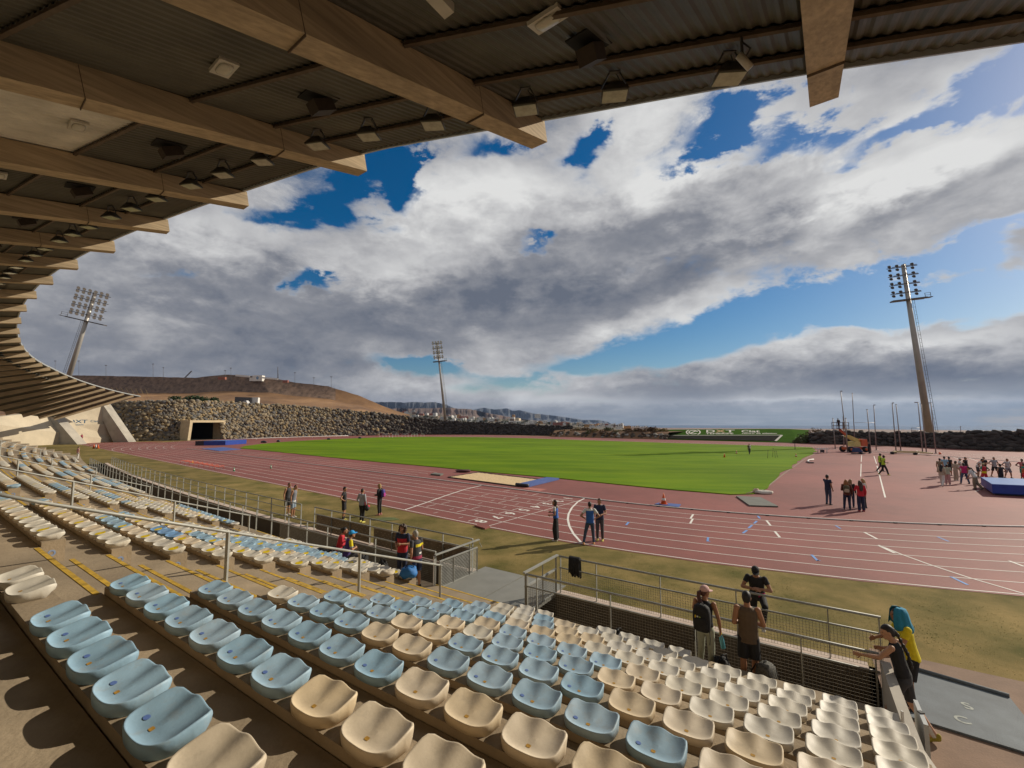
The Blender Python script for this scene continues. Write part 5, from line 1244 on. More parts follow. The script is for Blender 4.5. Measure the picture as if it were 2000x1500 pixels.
def fab(name, c):
    if name not in FAB: FAB[name] = mat('cloth_' + name, c, .85, .10, 14, .25, 40)
    return FAB[name]
EYE = None
def person(label, P, h, bear, arms=('down', 'down'), legs=('stand', 'stand'), lean=0, side=0, head=(0, 0), skin='tan', hair=('short', 'brown'), shirt=None, sleeve=.55, hem=.92, pants=None, plen=1.0, wide=1.0, shoes=None,
           cap=None, vox=.011, fine=True, bulk=1.0, group=None, drop=0.0, rule=None, tank=False, skirt=None, prule=None, sock=None):
    X, Y, Z = Vector((1, 0, 0)), Vector((0, 1, 0)), Vector((0, 0, 1))
    hipc = Vector((0, 0, .93)); R = Matrix.Rotation(rad(-lean), 3, 'X') @ Matrix.Rotation(rad(side), 3, 'Y')
    T = lambda p: R @ (Vector(p) - hipc) + hipc
    tx, ty = R @ X, R @ Y
    def armpts(spec, sx):
        e, w = ARM[spec] if isinstance(spec, str) else spec
        f = lambda p: Vector((p[0] * sx, p[1], p[2]))
        if isinstance(spec, str): return T((.178 * sx, -.008, 1.425)), T(f(e)), T(f(w))
        return T((.178 * sx, -.008, 1.425)), Vector((e[0] * sx, e[1], e[2])), Vector((w[0] * sx, w[1], w[2]))
    AR, AL = armpts(arms[0], 1), armpts(arms[1], -1)
    def legpts(spec, sx):
        k, a = LEG[spec] if isinstance(spec, str) else spec
        return Vector((.088 * sx, 0, .90)), Vector((k[0] * sx, k[1], k[2])), Vector((a[0] * sx, a[1], a[2]))
    LR, LL = legpts(legs[0], 1), legpts(legs[1], -1)
    NB, HC = T((0, -.012, 1.475)), T((0, .012, 1.475)) + (R @ Vector((0, .012, .155)))
    HR = Matrix.Rotation(rad(-head[0]), 3, 'Z') @ R @ Matrix.Rotation(rad(head[1]), 3, 'X') if False else R @ Matrix.Rotation(rad(-head[0]), 3, 'Z') @ Matrix.Rotation(rad(-head[1]), 3, 'X')
    hd = lambda p: HC + HR @ Vector(p)
    # --- skin
    mb = MB(); b_ = bulk
    mb.loft([ellr(T((0, y, z)), rx * b_, ry * b_, tx, ty) for y, z, rx, ry in ((0, .86, .12, .09), (0, .93, .158, .108), (.0, 1.02, .142, .098), (.0, 1.10, .132, .092), (.0, 1.22, .150, .102), (-.005, 1.33, .160, .108), (-.01, 1.41, .150, .092), (-.012, 1.455, .10, .07), (-.010, 1.49, .056, .056))])
    mb.tube([NB, HC - (R @ Vector((0, 0, .05)))], [.058, .052], 12)
    hr = []
    for z, rx, ry, y in ((-.118, .022, .024, .052), (-.108, .040, .044, .040), (-.085, .052, .064, .022), (-.05, .062, .080, .010), (-.01, .070, .090, .003), (.03, .073, .094, 0), (.065, .068, .086, -.004), (.095, .05, .062, -.006), (.112, .024, .03, -.006)):
        hr.append([hd((rx * math.cos(t), y + ry * math.sin(t), z)) for t in [2 * math.pi * i / 14 for i in range(14)]])
    mb.loft(hr)
    mb.loft([[hd((x * s_, .088 + yy, z)) for x, z in ((-.016, -.038 + zz), (.016, -.038 + zz), (.007, .012), (-.007, .012))] for s_, yy, zz in ((1, -.02, 0), (1, .008, .0), (.55, .026, .004))], 0, True)
    for sx in (-1, 1): mb.ell(hd((sx * .072, -.004, -.012)), (.012, .022, .034), HR, 8, 6)
    if fine: mb.ell(hd((0, .083, -.062)), (.026, .014, .011), HR, 8, 4); mb.ell(hd((0, .086, .022)), (.052, .012, .010), HR, 8, 4)
    for A, sx in ((AR, 1), (AL, -1)):
        limb(mb, A[0], A[1], .050 * b_, .041 * b_, .005); mb.ell(A[0], (.058 * b_,) * 3, None, 10, 6); mb.ell(A[1], (.041 * b_,) * 3, None, 8, 6); limb(mb, A[1], A[2], .042 * b_, .026, .004)
        d = (A[2] - A[1]).normalized(); inn = R @ Vector((-sx, .25, 0)); hand(mb, A[2], d, inn, 1.0 if vox < .014 else 1.5)
    for Lg, sx in ((LR, 1), (LL, -1)):
        limb(mb, Lg[0], Lg[1], .086 * b_, .056, .004); mb.ell(Lg[0], (.09 * b_,) * 3, None, 10, 6); mb.ell(Lg[1], (.056,) * 3, None, 8, 6); limb(mb, Lg[1], Lg[2], .056, .036, .012); mb.ell(Lg[2] + Vector((0, .03, -.03)), (.036, .07, .035), None, 8, 6)
    body = bake(mb, vox, 'person', SKIN[skin])
    # --- face
    if fine:
        global EYE
        if EYE is None: EYE = (mat('eye_dark', (.02, .015, .012), .3), mat('mouth', (.22, .07, .06), .6))
        mb = MB()
        for sx in (-1, 1): mb.ell(hd((sx * .030, .083, -.002)), (.011, .008, .006), HR, 8, 4)
        o = mb.build('eyes', EYE[0], body, world=False); mb = MB(); mb.ell(hd((0, .0945, -.062)), (.022, .006, .005), HR, 8, 4); mb.build('mouth', EYE[1], body, world=False)
    # --- clothes
    cv = max(.012, vox)
    if shirt is not None:
        mb = MB(); g = 1.0 if not tank else .97
        rr = [(0, hem - .01, .183, .136), (0, hem + .05, .178, .131), (0, 1.06, .166, .120), (0, 1.2, .166, .117), (-.004, 1.33, .178, .122), (-.01, 1.41, .168, .105), (-.012, 1.455, .11, .078), (-.012, 1.478, .072, .066)]
        mb.loft([ellr(T((0, y, z)), rx * b_ * g, ry * b_ * g, tx, ty) for y, z, rx, ry in rr])
        if not tank:
            for A in (AR, AL):
                mb.ell(A[0], (.068 * b_,) * 3, None, 10, 6)
                if sleeve <= 1: limb(mb, A[0], A[0].lerp(A[1], max(.3, sleeve)), .066 * b_, .060 * b_)
                else: limb(mb, A[0], A[1], .066 * b_, .056 * b_); mb.ell(A[1], (.057 * b_,) * 3, None, 8, 6); limb(mb, A[1], A[1].lerp(A[2], .94), .057 * b_, .040)
        sm = shirt if isinstance(shirt, (list, tuple)) else [shirt]
        bake(mb, cv, 'shirt', sm, body, rule)
    if pants is not None:
        mb = MB(); Rp = R if lean < 35 else Matrix.Identity(3)
        mb.loft([ellr(Vector((0, 0, z)), rx * b_, ry * b_, X, Y) for z, rx, ry in ((.80, .10, .085), (.86, .150, .112), (.93, .170, .122), (.99, .160, .116), (1.03, .150, .108))])
        for Lg in (LR, LL):
            mb.ell(Lg[0] + Vector((0, 0, -.01)), (.098 * b_,) * 3, None, 10, 6)
            if plen < .5: limb(mb, Lg[0], Lg[0].lerp(Lg[1], plen * 2), .098 * b_, .090 * b_ * wide)
            else:
                limb(mb, Lg[0], Lg[1], .097 * b_, .070 * wide); mb.ell(Lg[1], (.068 * wide,) * 3, None, 8, 6); limb(mb, Lg[1], Lg[1].lerp(Lg[2], (plen - .5) * 2 * (1.0 if wide < 1.3 else 1.04)), .069 * wide, .054 * wide)
        bake(mb, cv, 'trousers' if plen > .55 else 'shorts', pants if isinstance(pants, (list, tuple)) else [pants], body, prule)
    if skirt is not None:
        mb = MB(); mb.loft([ellr(Vector((0, 0, z)), r_, r_ * .8, X, Y) for z, r_ in ((.22, .23), (.5, .20), (.85, .18), (1.06, .155), (1.2, .16))]); bake(mb, cv, 'dress', skirt, body)
    if shoes is not None:
        for Lg in (LR, LL):
            mb = MB(); a = Lg[2]; fd = Vector((0, 1, 0)) if a.z < .12 else (Vector((0, 1, -.5))).normalized(); rings = []
            for t, hw, z0, z1 in ((-.075, .026, -.085, -.01), (-.05, .036, -.088, .02), (.0, .038, -.088, .03), (.06, .042, -.088, -.015), (.12, .044, -.088, -.040), (.165, .034, -.086, -.052), (.185, .015, -.08, -.062)):
                rings.append([a + fd * t + X * (hw * x) + Z * (z0 + (z1 - z0) * y) for x, y in ((-1, 0), (1, 0), (1, .5), (.6, 1), (-.6, 1), (-1, .5))])
            mb.loft(rings); bake(mb, cv, 'shoe', shoes, body, None, 1)
    if sock is not None:
        for Lg in (LR, LL): mb = MB(); limb(mb, Lg[2].lerp(Lg[1], .32), Lg[2] + Vector((0, .01, -.03)), .046, .044); mb.build('sock', sock, body, world=False)
    # --- hair and caps
    st, hc = hair; HM = HAIRM[hc]; rnd = random.Random(hash(label) % 1000 if False else len(label))
    mb = MB()
    def shell(s_=1.0, z0=-.02, back=0.0):
        rings = []
        for z, rx, ry, y in ((z0, .074, .088, -.018 - back), (.02, .080, .098, -.010), (.06, .077, .095, -.006), (.09, .062, .076, -.006), (.118, .034, .042, -.006), (.127, .008, .01, -.006)):
            rings.append([hd((rx * s_ * math.cos(t), y + ry * s_ * math.sin(t) - (.030 if z < .04 and math.sin(t) > 0 else 0) * abs(math.sin(t)), z)) for t in [2 * math.pi * i / 16 for i in range(16)]])
        mb.loft(rings)
        mb.loft([[hd((rx * math.cos(t), y + ry * math.sin(t), z)) for t in [2 * math.pi * i / 12 for i in range(12)]] for z, rx, ry, y in ((-.075, .05, .035, -.055), (-.04, .068, .05, -.048), (.02, .074, .06, -.04))])
    if st != 'none':
        shell()
        if st == 'long':
            pts = [hd((0, -.06, .06)), hd((0, -.105, -.05)), hd((0, -.115, -.14)), T((0, -.135, 1.30)), T((0, -.14, 1.16))]; wd = (.06, .085, .095, .10, .06)
            mb.loft([[p + tx * (w * math.cos(t)) + ty * (.035 * math.sin(t)) for t in [2 * math.pi * i / 12 for i in range(12)]] for p, w in zip(pts, wd)])
            for sx in (-1, 1): mb.tube([hd((sx * .07, -.02, .03)), hd((sx * .085, -.03, -.08)), T((sx * .10, -.06, 1.42))], [.03, .034, .02], 8)
        elif st == 'bob':
            pts = [hd((0, -.03, .08)), hd((0, -.045, .0)), hd((0, -.05, -.07)), hd((0, -.045, -.13))]; mb.loft([[p + HR @ Vector((w * math.cos(t), .075 * math.sin(t), 0)) for t in [2 * math.pi * i / 14 for i in range(14)]] for p, w in zip(pts, (.06, .092, .098, .085))])
        elif st == 'curly':
            for i in range(330):
                dv = Vector((rnd.gauss(0, 1), rnd.gauss(0, 1), rnd.gauss(0, 1))).normalized()
                if dv.y > .30 and dv.z < .42: continue
                if dv.z < -.75: continue
                mb.ell(hd((.128 * dv.x, -.022 + .122 * dv.y, -.005 + .152 * dv.z)), (rnd.uniform(.018, .030),) * 3, None, 6, 4)
        elif st == 'tail':
            mb.tube([hd((0, -.09, .03)), hd((0, -.15, .0)), hd((0, -.155, -.10)), T((0, -.14, 1.36)), T((0, -.15, 1.24))], [.022, .04, .045, .04, .015], 10)
        elif st == 'braid':
            pts = [hd((0, -.09, .02)), hd((0, -.13, -.06)), T((.02, -.13, 1.42)), T((.03, -.15, 1.30)), T((.03, -.15, 1.15)), T((.02, -.14, 1.05))]
            for a, b in zip(pts[:-1], pts[1:]):
                for f in (0, .5): mb.ell(a.lerp(b, f), (.034, .03, .042), None, 8, 6)
        elif st == 'bun': mb.ell(hd((0, -.11, .06)), (.045, .045, .04), HR, 10, 8)
        bake(mb, .010 if vox < .014 else .018, 'hair', HM, body, None, 1)
    if cap is not None:
        mb = MB(); rings = []
        for z, r_ in ((.025, 1.0), (.06, 1.0), (.095, .86), (.122, .58), (.137, .2)): rings.append([hd((.086 * r_ * math.cos(t), -.006 + .104 * r_ * math.sin(t), z)) for t in [2 * math.pi * i / 18 for i in range(18)]])
        mb.loft(rings); cobj = mb.build('cap', cap, body, world=False); mb = MB()
        top = [hd((.075 * math.sin(t), .085 * math.cos(t) + .0, .036)) for t in np.linspace(-1.3, 1.3, 9)]; out_ = [hd((.08 * math.sin(t), .085 * math.cos(t) * .6 + .115 * max(0, math.cos(t)) ** .7 + .02, .024)) for t in np.linspace(-1.3, 1.3, 9)]
        lo_ = [p - (HR @ Vector((0, 0, .008))) for p in out_]; lo2 = [p - (HR @ Vector((0, 0, .008))) for p in top]; mb.grid([top, out_, lo_, lo2]); mb.build('visor', cap, cobj, world=False)
    body.location = (P[0], P[1], P[2] - drop); body.rotation_euler = (0, 0, -rad(bear)); body.scale = (h / 1.745,) * 3
    body['_org'] = list(map(float, body.location)); tag(body, label, 'person', group)
    k = h / 1.745; Mw = Matrix.Translation(body.location) @ Matrix.Rotation(-rad(bear), 4, 'Z') @ Matrix.Scale(k, 4)
    return body, Mw, dict(AR=AR, AL=AL, HC=HC, NB=NB, T=T, R=R, hd=hd)
def backpack(name, label, M_, c, size, m, m2=None, straps=None, hanging=None, group=None, cat='backpack', R=None):
    """soft pack: rounded box with front pocket, top handle and straps; c in the frame of M_"""
    sx, sy, sz = size; W3 = M_; org = M_ @ Vector(c)
    t = thing(name, org, label, cat, group); R = R or Matrix.Identity(3)
    f = lambda p: W3 @ (Vector(c) + R @ Vector(p))
    mb = MB()
    def pillow(cc, d, n=16):
        rings = []
        for zf, s_ in ((-1, .72), (-.88, .94), (-.5, 1.0), (0, 1.02), (.5, .98), (.82, .86), (1, .55)):
            rings.append([Vector((cc[0] + d[0] / 2 * s_ * math.copysign(abs(math.cos(a)) ** .55, math.cos(a)), cc[1] + d[1] / 2 * s_ * math.copysign(abs(math.sin(a)) ** .6, math.sin(a)), cc[2] + d[2] / 2 * zf)) for a in [2 * math.pi * i / n for i in range(n)]])
        return [[f(p) for p in r] for r in rings]
    mb.loft(pillow((0, 0, 0), (sx, sy, sz))); mb.build('pack', m, t)
    mb = MB(); mb.loft(pillow((0, -sy * .5, -sz * .18), (sx * .78, sy * .4, sz * .48))); mb.build('pocket', m2 or m, t)
    mb = MB(); mb.tube([f((-.04, .02, sz * .46)), f((-.03, .01, sz * .56)), f((.03, .01, sz * .56)), f((.04, .02, sz * .46))], .009, 6)
    for s_ in (-1, 1):
        mb.tube([f((s_ * sx * .28, sy * .45, sz * .42)), f((s_ * sx * .36, sy * .75, sz * .12)), f((s_ * sx * .40, sy * .55, -sz * .32))], .014, 6)
        if hanging: mb.tube([f((s_ * sx * .42, 0, -sz * .42)), f((s_ * sx * .46, -.03, -sz * .72)), f((s_ * sx * .42, -.02, -sz * .95))], .008, 5)
        mb.tube([f((s_ * sx * .30, -sy * .3, sz * .46)), f((s_ * sx * .34, -sy * .62, sz * .1)), f((s_ * sx * .34, -sy * .6, -sz * .3))], .006, 5)
    mb.build('strap', BLACK, t)
    return t
def s_at(px, p, z=0.0):
    lo_, hi_ = -6.0, 80.0
    for _ in range(60):
        m = (lo_ + hi_) / 2; q = SPv(m, p, z); y = q.y * cP + (q.z - CAMH) * sP; x = 1000 + FPX * q.x / y if y > .1 else -1e5
        if x > px: lo_ = m
        else: hi_ = m
    return (lo_ + hi_) / 2

def build_people():
    F = fab; bk = F('black', (.014, .014, .016)); nv = F('navy', (.018, .025, .06)); wh = F('white', (.62, .60, .56)); gy = F('grey', (.30, .31, .34)); den = F('denim', (.05, .075, .13)); kh = F('khaki', (.24, .185, .12)); red = F('red', (.50, .02, .035)); blue = F('blue', (.03, .12, .42)); shw = F('shoe_white', (.6, .58, .54)); shy = F('shoe_yellow', (.6, .55, .12)); brn = F('brown', (.105, .070, .042)); sage = F('sage', (.36, .38, .29)); yel = F('yellow', (.68, .55, .01)); mar = F('maroon', (.26, .02, .06)); pur = F('purple', (.05, .025, .16)); beige = F('beige', (.42, .34, .25)); pink = F('pink', (.45, .24, .24)); mag = F('magenta', (.45, .02, .12)); hiv = F('hi_vis', (.42, .60, .04)); grn = F('green', (.04, .22, .14)); olive = F('olive', (.10, .085, .045)); cyan = F('towel_cyan', (.02, .22, .36)); lbl = F('pale_blue', (.25, .42, .55)); pcap = F('cap_pink', (.58, .36, .33)); acap = F('cap_azure', (.02, .28, .62)); dk = F('dark_grey', (.04, .04, .045)); orange = F('orange', (.6, .12, .03))
    z10 = FK(10) + .002
    # ---- by the front railing, right
    P = SPv(s_at(1381, 9.82, z10), 9.82, z10)
    w, Mw, J = person('woman in pink cap and sage leggings wearing a black backpack at the front railing', P, 1.68, 38, (((.26, .02, 1.14), (.27, .09, .89)), ((.27, .16, 1.20), (.10, .40, 1.10))), ('stand', 'relax'), 2, 0, (38, 0), 'tan', ('tail', 'auburn'), bk, 0, .98, sage, 1.0, 1.05, shw, pcap, .010, tank=True, bulk=.92)
    bp = backpack('backpack', 'black backpack with small badges worn by the woman in the pink cap', Mw, (0, -.24, 1.20), (.34, .20, .52), BLACK, None, hanging=True)
    mb = MB()
    for i, c in enumerate((-.10, -.055, -.01)): mb.add([Mw @ Vector((c + x * .016, -.353 - .0, 1.24 + z * .028 - i * .008)) for x, z in ((-1, -1), (1, -1), (1, 1), (-1, 1))], [(0, 1, 2, 3)], i)
    mb.build('badge', [F('badge_yellow', (.7, .5, .02)), F('badge_white', (.65, .65, .6)), F('badge_green', (.35, .5, .1))], bp)
    hb = Mw @ (J['AR'][2] + Vector((.0, .02, -.08))); BT = mat('bottle_blue', (.10, .40, .50), .15, .1, 6, spec=.8); t = thing('water_bottle', hb, 'clear blue water bottle with yellow cap held by the woman in the pink cap', 'bottle')
    d = Vector((.16, .0, -1)).normalized(); mb = MB(); mb.tube([hb - d * .01, hb + d * .02, hb + d * .05, hb + d * .25, hb + d * .265], [.018, .024, .042, .044, .036], 14); mb.build('bottle_body', BT, t); mb = MB(); mb.tube([hb - d * .05, hb - d * .005], .024, 12); mb.build('bottle_cap', yel, t)
    P = SPv(s_at(1466, 9.78, z10), 9.78, z10)
    person('man in brown sleeveless top and black shorts standing at the front railing', P, 1.76, 22, (((.27, .04, 1.15), (.13, .25, 1.09)), 'hold'), ('stand', 'stand'), 0, 0, (14, -6), 'tan', ('short', 'black'), brn, 0, .84, bk, .44, 1.12, shw, None, .010, tank=True, bulk=1.04)
    s = s_at(1479, 12.5, 1.0); P = SPv(s, 12.52, .0)
    person('man in black cap and T-shirt leaning with forearms on the field railing', P, 1.74, 212, (((.30, .28, 1.16), (.04, .37, 1.17)), ((.30, .28, 1.16), (.06, .38, 1.19))), ('stand', 'up'), 24, 0, (-6, -8), 'tan', ('short', 'black'), [bk, mag], .5, .93, bk, 1.0, 1.05, shw, bk, .010, rule=lambda c: 1 if (c.z < 1.02 and c.x < -.03 and c.y > .05) else 0)
    P = at(1786, 1386)
    y, Mw, J = person('man in yellow shirt and black shorts with a blue towel over his head', P, 1.74, -68, (((.27, .22, 1.14), (.20, .44, 1.08)), ((.27, .22, 1.14), (.18, .46, 1.06))), ('stand', 'relax'), 10, 0, (0, -14), 'tan', ('short', 'black'), yel, .5, .88, bk, .42, 1.1, bk, None, .010)
    mb = MB(); h = J['hd']; rows = []
    for z, rx, ry, y0 in ((.135, .03, .03, -.01), (.12, .085, .10, -.01), (.06, .115, .13, -.01), (-.03, .130, .145, -.02), (-.13, .155, .16, -.03), (-.21, .19, .18, -.05)):
        rows.append([Mw @ h((rx * math.sin(a) * (1 + .07 * math.sin(9 * a)), y0 - ry * math.cos(a) * (1 + .06 * math.cos(7 * a)), z - (.03 * math.sin(5 * a) if z < -.1 else 0))) for a in np.linspace(-2.45, 2.45, 40)])
    mb.grid(rows, 0, True); o = mb.build('towel', cyan); so = o.modifiers.new('s', 'SOLIDIFY'); so.thickness = .008; tag(o, 'blue towel draped over the head of the man in yellow', 'towel')
    P = at(1774, 1436)
    person('woman in black tank top and shorts bracing on the parapet with one leg stretched back', P, 1.70, -38, (((.30, .12, 1.16), (.30, .36, 1.02)), ((.24, .26, 1.22), (.24, .52, 1.17))), ('back', 'fwd'), 13, 0, (-30, 0), 'fair', ('braid', 'black'), bk, 0, .96, dk, .46, 1.0, F('shoe_dark_yellow', (.30, .24, .03)), None, .010, tank=True, bulk=.9, sock=shw)
    # ---- front row of the second block
    zf = z10
    P = SPv(s_at(785, 9.95, zf), 9.95, zf)
    person('young woman with curly dark hair in a red and navy shirt facing the stand', P, 1.72, 192, ('hold', 'phone'), ('stand', 'stand'), 2, 0, (6, -22), 'tan', ('curly', 'brown'), [red, nv], .75, .90, nv, 1.0, 1.05, bk, None, .011, rule=lambda c: 1 if (c.z > 1.33 or abs(c.x) > .17) else 0)
    P = SPv(s_at(813, 9.72, zf), 9.72, zf)
    person('grey-haired man in a dark shirt with yellow and maroon bands and dark shorts', P, 1.70, -52, ('phone', ((.25, -.04, 1.14), (.22, .02, .90))), ('stand', 'relax'), 6, 0, (-10, -14), 'tan', ('short', 'grey'), [dk, yel, mar, wh], .55, .90, nv, .45, 1.1, bk, None, .011, rule=lambda c: 1 if (1.27 < c.z < 1.35 and c.y < 0 and c.x > -.1) else (2 if c.z < 1.0 else (3 if 1.05 < c.z < 1.10 and c.x > 0 else 0)))
    s = s_at(676, PK(10), .9); P = SPv(s, PK(10) + .02, ZK(10) - .86)
    person('seated person in an azure cap and purple vest with yellow sleeve', P, 1.72, 58, (((.26, .12, 1.15), (.10, .27, 1.16)), ((.25, .14, 1.14), (.10, .30, 1.12))), ('sit', 'sit'), 12, 0, (-6, -20), 'tan', ('short', 'brown'), [pur, yel, lbl], .75, .88, dk, .44, 1.0, shw, acap, .011, rule=lambda c: (1 if (c - Vector((0, 0, c.z))).length > .19 and c.z > 1.26 else (2 if (c - Vector((0, 0, c.z))).length > .2 else 0)))
    s = s_at(664, PK(10) + .3, .9) + .25; P = SPv(s, PK(10) + .42, ZK(10) - .93)
    person('seated person in a bright red jacket behind the one in the azure cap', P, 1.70, 74, (((.25, .14, 1.15), (.10, .30, 1.18)), ((.25, .14, 1.14), (.10, .30, 1.12))), ('sit', 'sit'), 14, 0, (0, -18), 'tan', ('bun', 'black'), red, 1.5, .86, den, 1.0, 1.0, shw, None, .012)
    # ---- on the grass beyond the trench
    zz = at(1, 2000)
    def G(px, py): return at(px, py)
    q = atd(563, 945, 24.5); person('man in a dark sleeveless top looking down beyond the perforated panel', (q.x, q.y, 0), 1.76, 110, ('down', 'down'), ('stand', 'stand'), 6, 0, (10, -26), 'tan', ('short', 'brown'), dk, 0, .92, bk, .46, 1.05, shw, None, .012, tank=True)
    q = atd(574, 950, 23.9); person('man in a grey vest and pale shorts beyond the perforated panel', (q.x, q.y, 0), 1.73, 95, ('down', 'down'), ('stand', 'stand'), 8, 0, (20, -30), 'tan', ('short', 'black'), [F('slate', (.17, .18, .21)), wh], .0, .86, F('faded_denim', (.22, .28, .34)), .46, 1.05, shw, None, .012, tank=True, rule=lambda c: 1 if c.z < .92 else 0)
    person('man in black T-shirt and black shorts standing with hands on hips on the dry grass', G(671, 1016), 1.72, 82, ('hips', 'hips'), ('stand', 'stand'), 0, 0, (0, 0), 'tan', ('short', 'black'), bk, .5, .96, bk, .44, 1.1, shy, None, .011, sock=bk)
    b, Mw, J = person('man in pale grey shirt and black trousers carrying a red and black bag', G(706, 1020.5), 1.70, 200 - 180 + 5, (((.25, -.02, 1.15), (.25, .05, .93)), ((.30, -.02, 1.15), (.32, .14, 1.0))), ('stand', 'relax'), 0, 0, (10, 0), 'tan', ('short', 'brown'), gy, 1.5, .90, bk, 1.0, 1.0, shy, None, .011)
    c = J['AR'][2] + Vector((.06, -.02, -.16)); t = thing('sports_bag', Mw @ c, 'red and black sports bag hanging from the man in the pale grey shirt', 'bag'); mb = MB(); mb.ell(Mw @ c, (.13, .25, .15), Matrix.Rotation(.4, 3, 'Z'), 14, 8); mb.build('bag_body', BLACK, t); mb = MB(); mb.tube([Mw @ (c + Vector((-.02, -.1, .13))), Mw @ J['T']((.17, -.02, 1.50)), Mw @ (c + Vector((-.04, .12, .12)))], .02, 6); mb.ell(Mw @ (c + Vector((.06, .02, .08))), (.10, .14, .06), None, 10, 6); mb.build('red_strap', F('bag_red', (.45, .03, .05)), t)
    b, Mw, J = person('blonde woman in a dark tracksuit with a purple and blue backpack', G(741, 1006), 1.70, -78, ('hold', ((.24, .02, 1.15), (.08, .26, 1.12))), ('stand', 'stand'), 2, 0, (0, -6), 'fair', ('bob', 'blond'), bk, 1.5, .92, bk, .96, 1.0, F('shoe_pink', (.55, .22, .2)), None, .011)
    backpack('backpack', 'purple and blue backpack worn by the blonde woman on the dry grass', Mw, (0, -.20, 1.22), (.28, .16, .42), F('pack_purple', (.07, .05, .24)), F('pack_magenta', (.35, .03, .22)))
    # ---- at the finish
    person('woman in blue and white top and wide black trousers looking at her phone', G(1086, 1056), 1.73, -70, ('phone', 'hold'), ('stand', 'stand'), 2, 0, (-6, -22), 'tan', ('bob', 'brown'), [blue, wh, bk], .5, .98, bk, 1.0, 1.75, shw, None, .011, rule=lambda c: 1 if (abs(c.x) > .165 and c.z > 1.2) else (2 if c.z > 1.40 else 0), bulk=.92)
    person('man in blue and white polo with hands on hips, seen from behind', G(1153, 1064), 1.76, 8, ('hips', 'hips'), ('relax', 'wide'), 0, 0, (6, 0), 'tan', ('short', 'black'), [blue, wh], .6, .90, den, 1.0, 1.0, F('shoe_orange', (.75, .42, .18)), None, .011, rule=lambda c: 1 if (c.z > 1.40 or abs(c.x) > .16) else 0)
    person('man in navy T-shirt and grey trousers facing the stand on the outer lane', G(1172, 1056), 1.80, 196, ('down', ((.26, .04, 1.15), (.12, .24, 1.12))), ('stand', 'stand'), 0, 0, (30, -8), 'tan', ('short', 'brown'), nv, .6, .88, F('charcoal', (.075, .07, .075)), 1.0, 1.05, shy, None, .011)
    # ---- on the red apron
    person('man in two-tone dark and white T-shirt pointing with one hand', G(1619, 986), 1.84, 72, ('down', ((.25, .18, 1.22), (.18, .46, 1.24))), ('stand', 'stand'), -2, 0, (4, 0), 'tan', ('short', 'black'), [nv, wh], .55, .88, den, 1.0, 1.0, dk, None, .013, rule=lambda c: 1 if c.y > .04 and abs(c.x) < .2 else 0)
    b, Mw, J = person('woman with ginger hair, brown jacket and jeans seen from behind', G(1656, 996), 1.74, 30, ('down', 'hold'), ('stand', 'relax'), 0, 0, (30, 0), 'fair', ('long', 'ginger'), F('rust_brown', (.11, .03, .02)), 1.5, .86, nv, 1.0, 1.05, dk, None, .013)
    backpack('backpack', 'brown backpack worn by the ginger-haired woman on the red apron', Mw, (-.03, -.21, 1.22), (.30, .17, .42), olive, beige)
    person('woman with light brown hair and dark jacket next to the ginger-haired woman', G(1664, 991), 1.66, 60, ('down', 'hold'), ('stand', 'stand'), 0, 0, (20, 0), 'fair', ('long', 'light'), bk, 1.5, .88, nv, 1.0, 1.0, dk, None, .014)
    person('woman with long brown hair in a red jacket and flared jeans', G(1683, 999), 1.74, 18, ('down', ((.27, .02, 1.2), (.12, .25, 1.22))), ('stand', 'stand'), 0, 0, (-10, 0), 'fair', ('long', 'brown'), red, 1.5, .88, nv, 1.0, 1.35, F('shoe_red', (.35, .04, .05)), None, .013)
    person('blonde woman in white top half hidden behind the one in red', G(1689, 992), 1.72, -70, ('hold', 'hold'), ('stand', 'stand'), 0, 0, (0, 0), 'fair', ('long', 'blond'), wh, 1.5, .9, bk, 1.0, 1.1, dk, None, .014)
    person('person in hi-vis green shirt and black trousers walking on the red apron', G(1727, 928), 1.90, 105, ('hold', 'down'), ('fwd', 'back'), 3, 0, (0, -4), 'dark', ('short', 'black'), hiv, .55, .9, bk, 1.0, 1.15, shy, None, .014)
    person('second walker in hi-vis green just behind the first on the red apron', G(1720, 921), 1.85, 108, ('down', 'down'), ('back', 'fwd'), 3, 0, (0, 0), 'dark', ('short', 'black'), hiv, .5, .9, bk, 1.0, 1.1, dk, None, .014)
    person('person in brown and white walking on the infield lawn', G(1464, 888.5), 1.72, 190, ('down', 'hold'), ('fwd', 'back'), 0, 0, (0, 0), 'tan', ('short', 'black'), [brn, wh], .6, .9, dk, 1.0, 1.05, dk, None, .02, False, rule=lambda c: 1 if c.x < -.02 and c.z > 1.0 else 0)
    person('dark-clothed man standing beside the orange lift', G(1698, 886), 1.85, -80, ('down', 'hold'), ('stand', 'stand'), 0, 0, (0, 0), 'tan', ('short', 'black'), bk, 1.5, .9, bk, 1.0, 1.1, dk, None, .02, False)
    # ---- the group warming up on the right
    v = .017; g = 'athletes warming up near the blue landing mat'
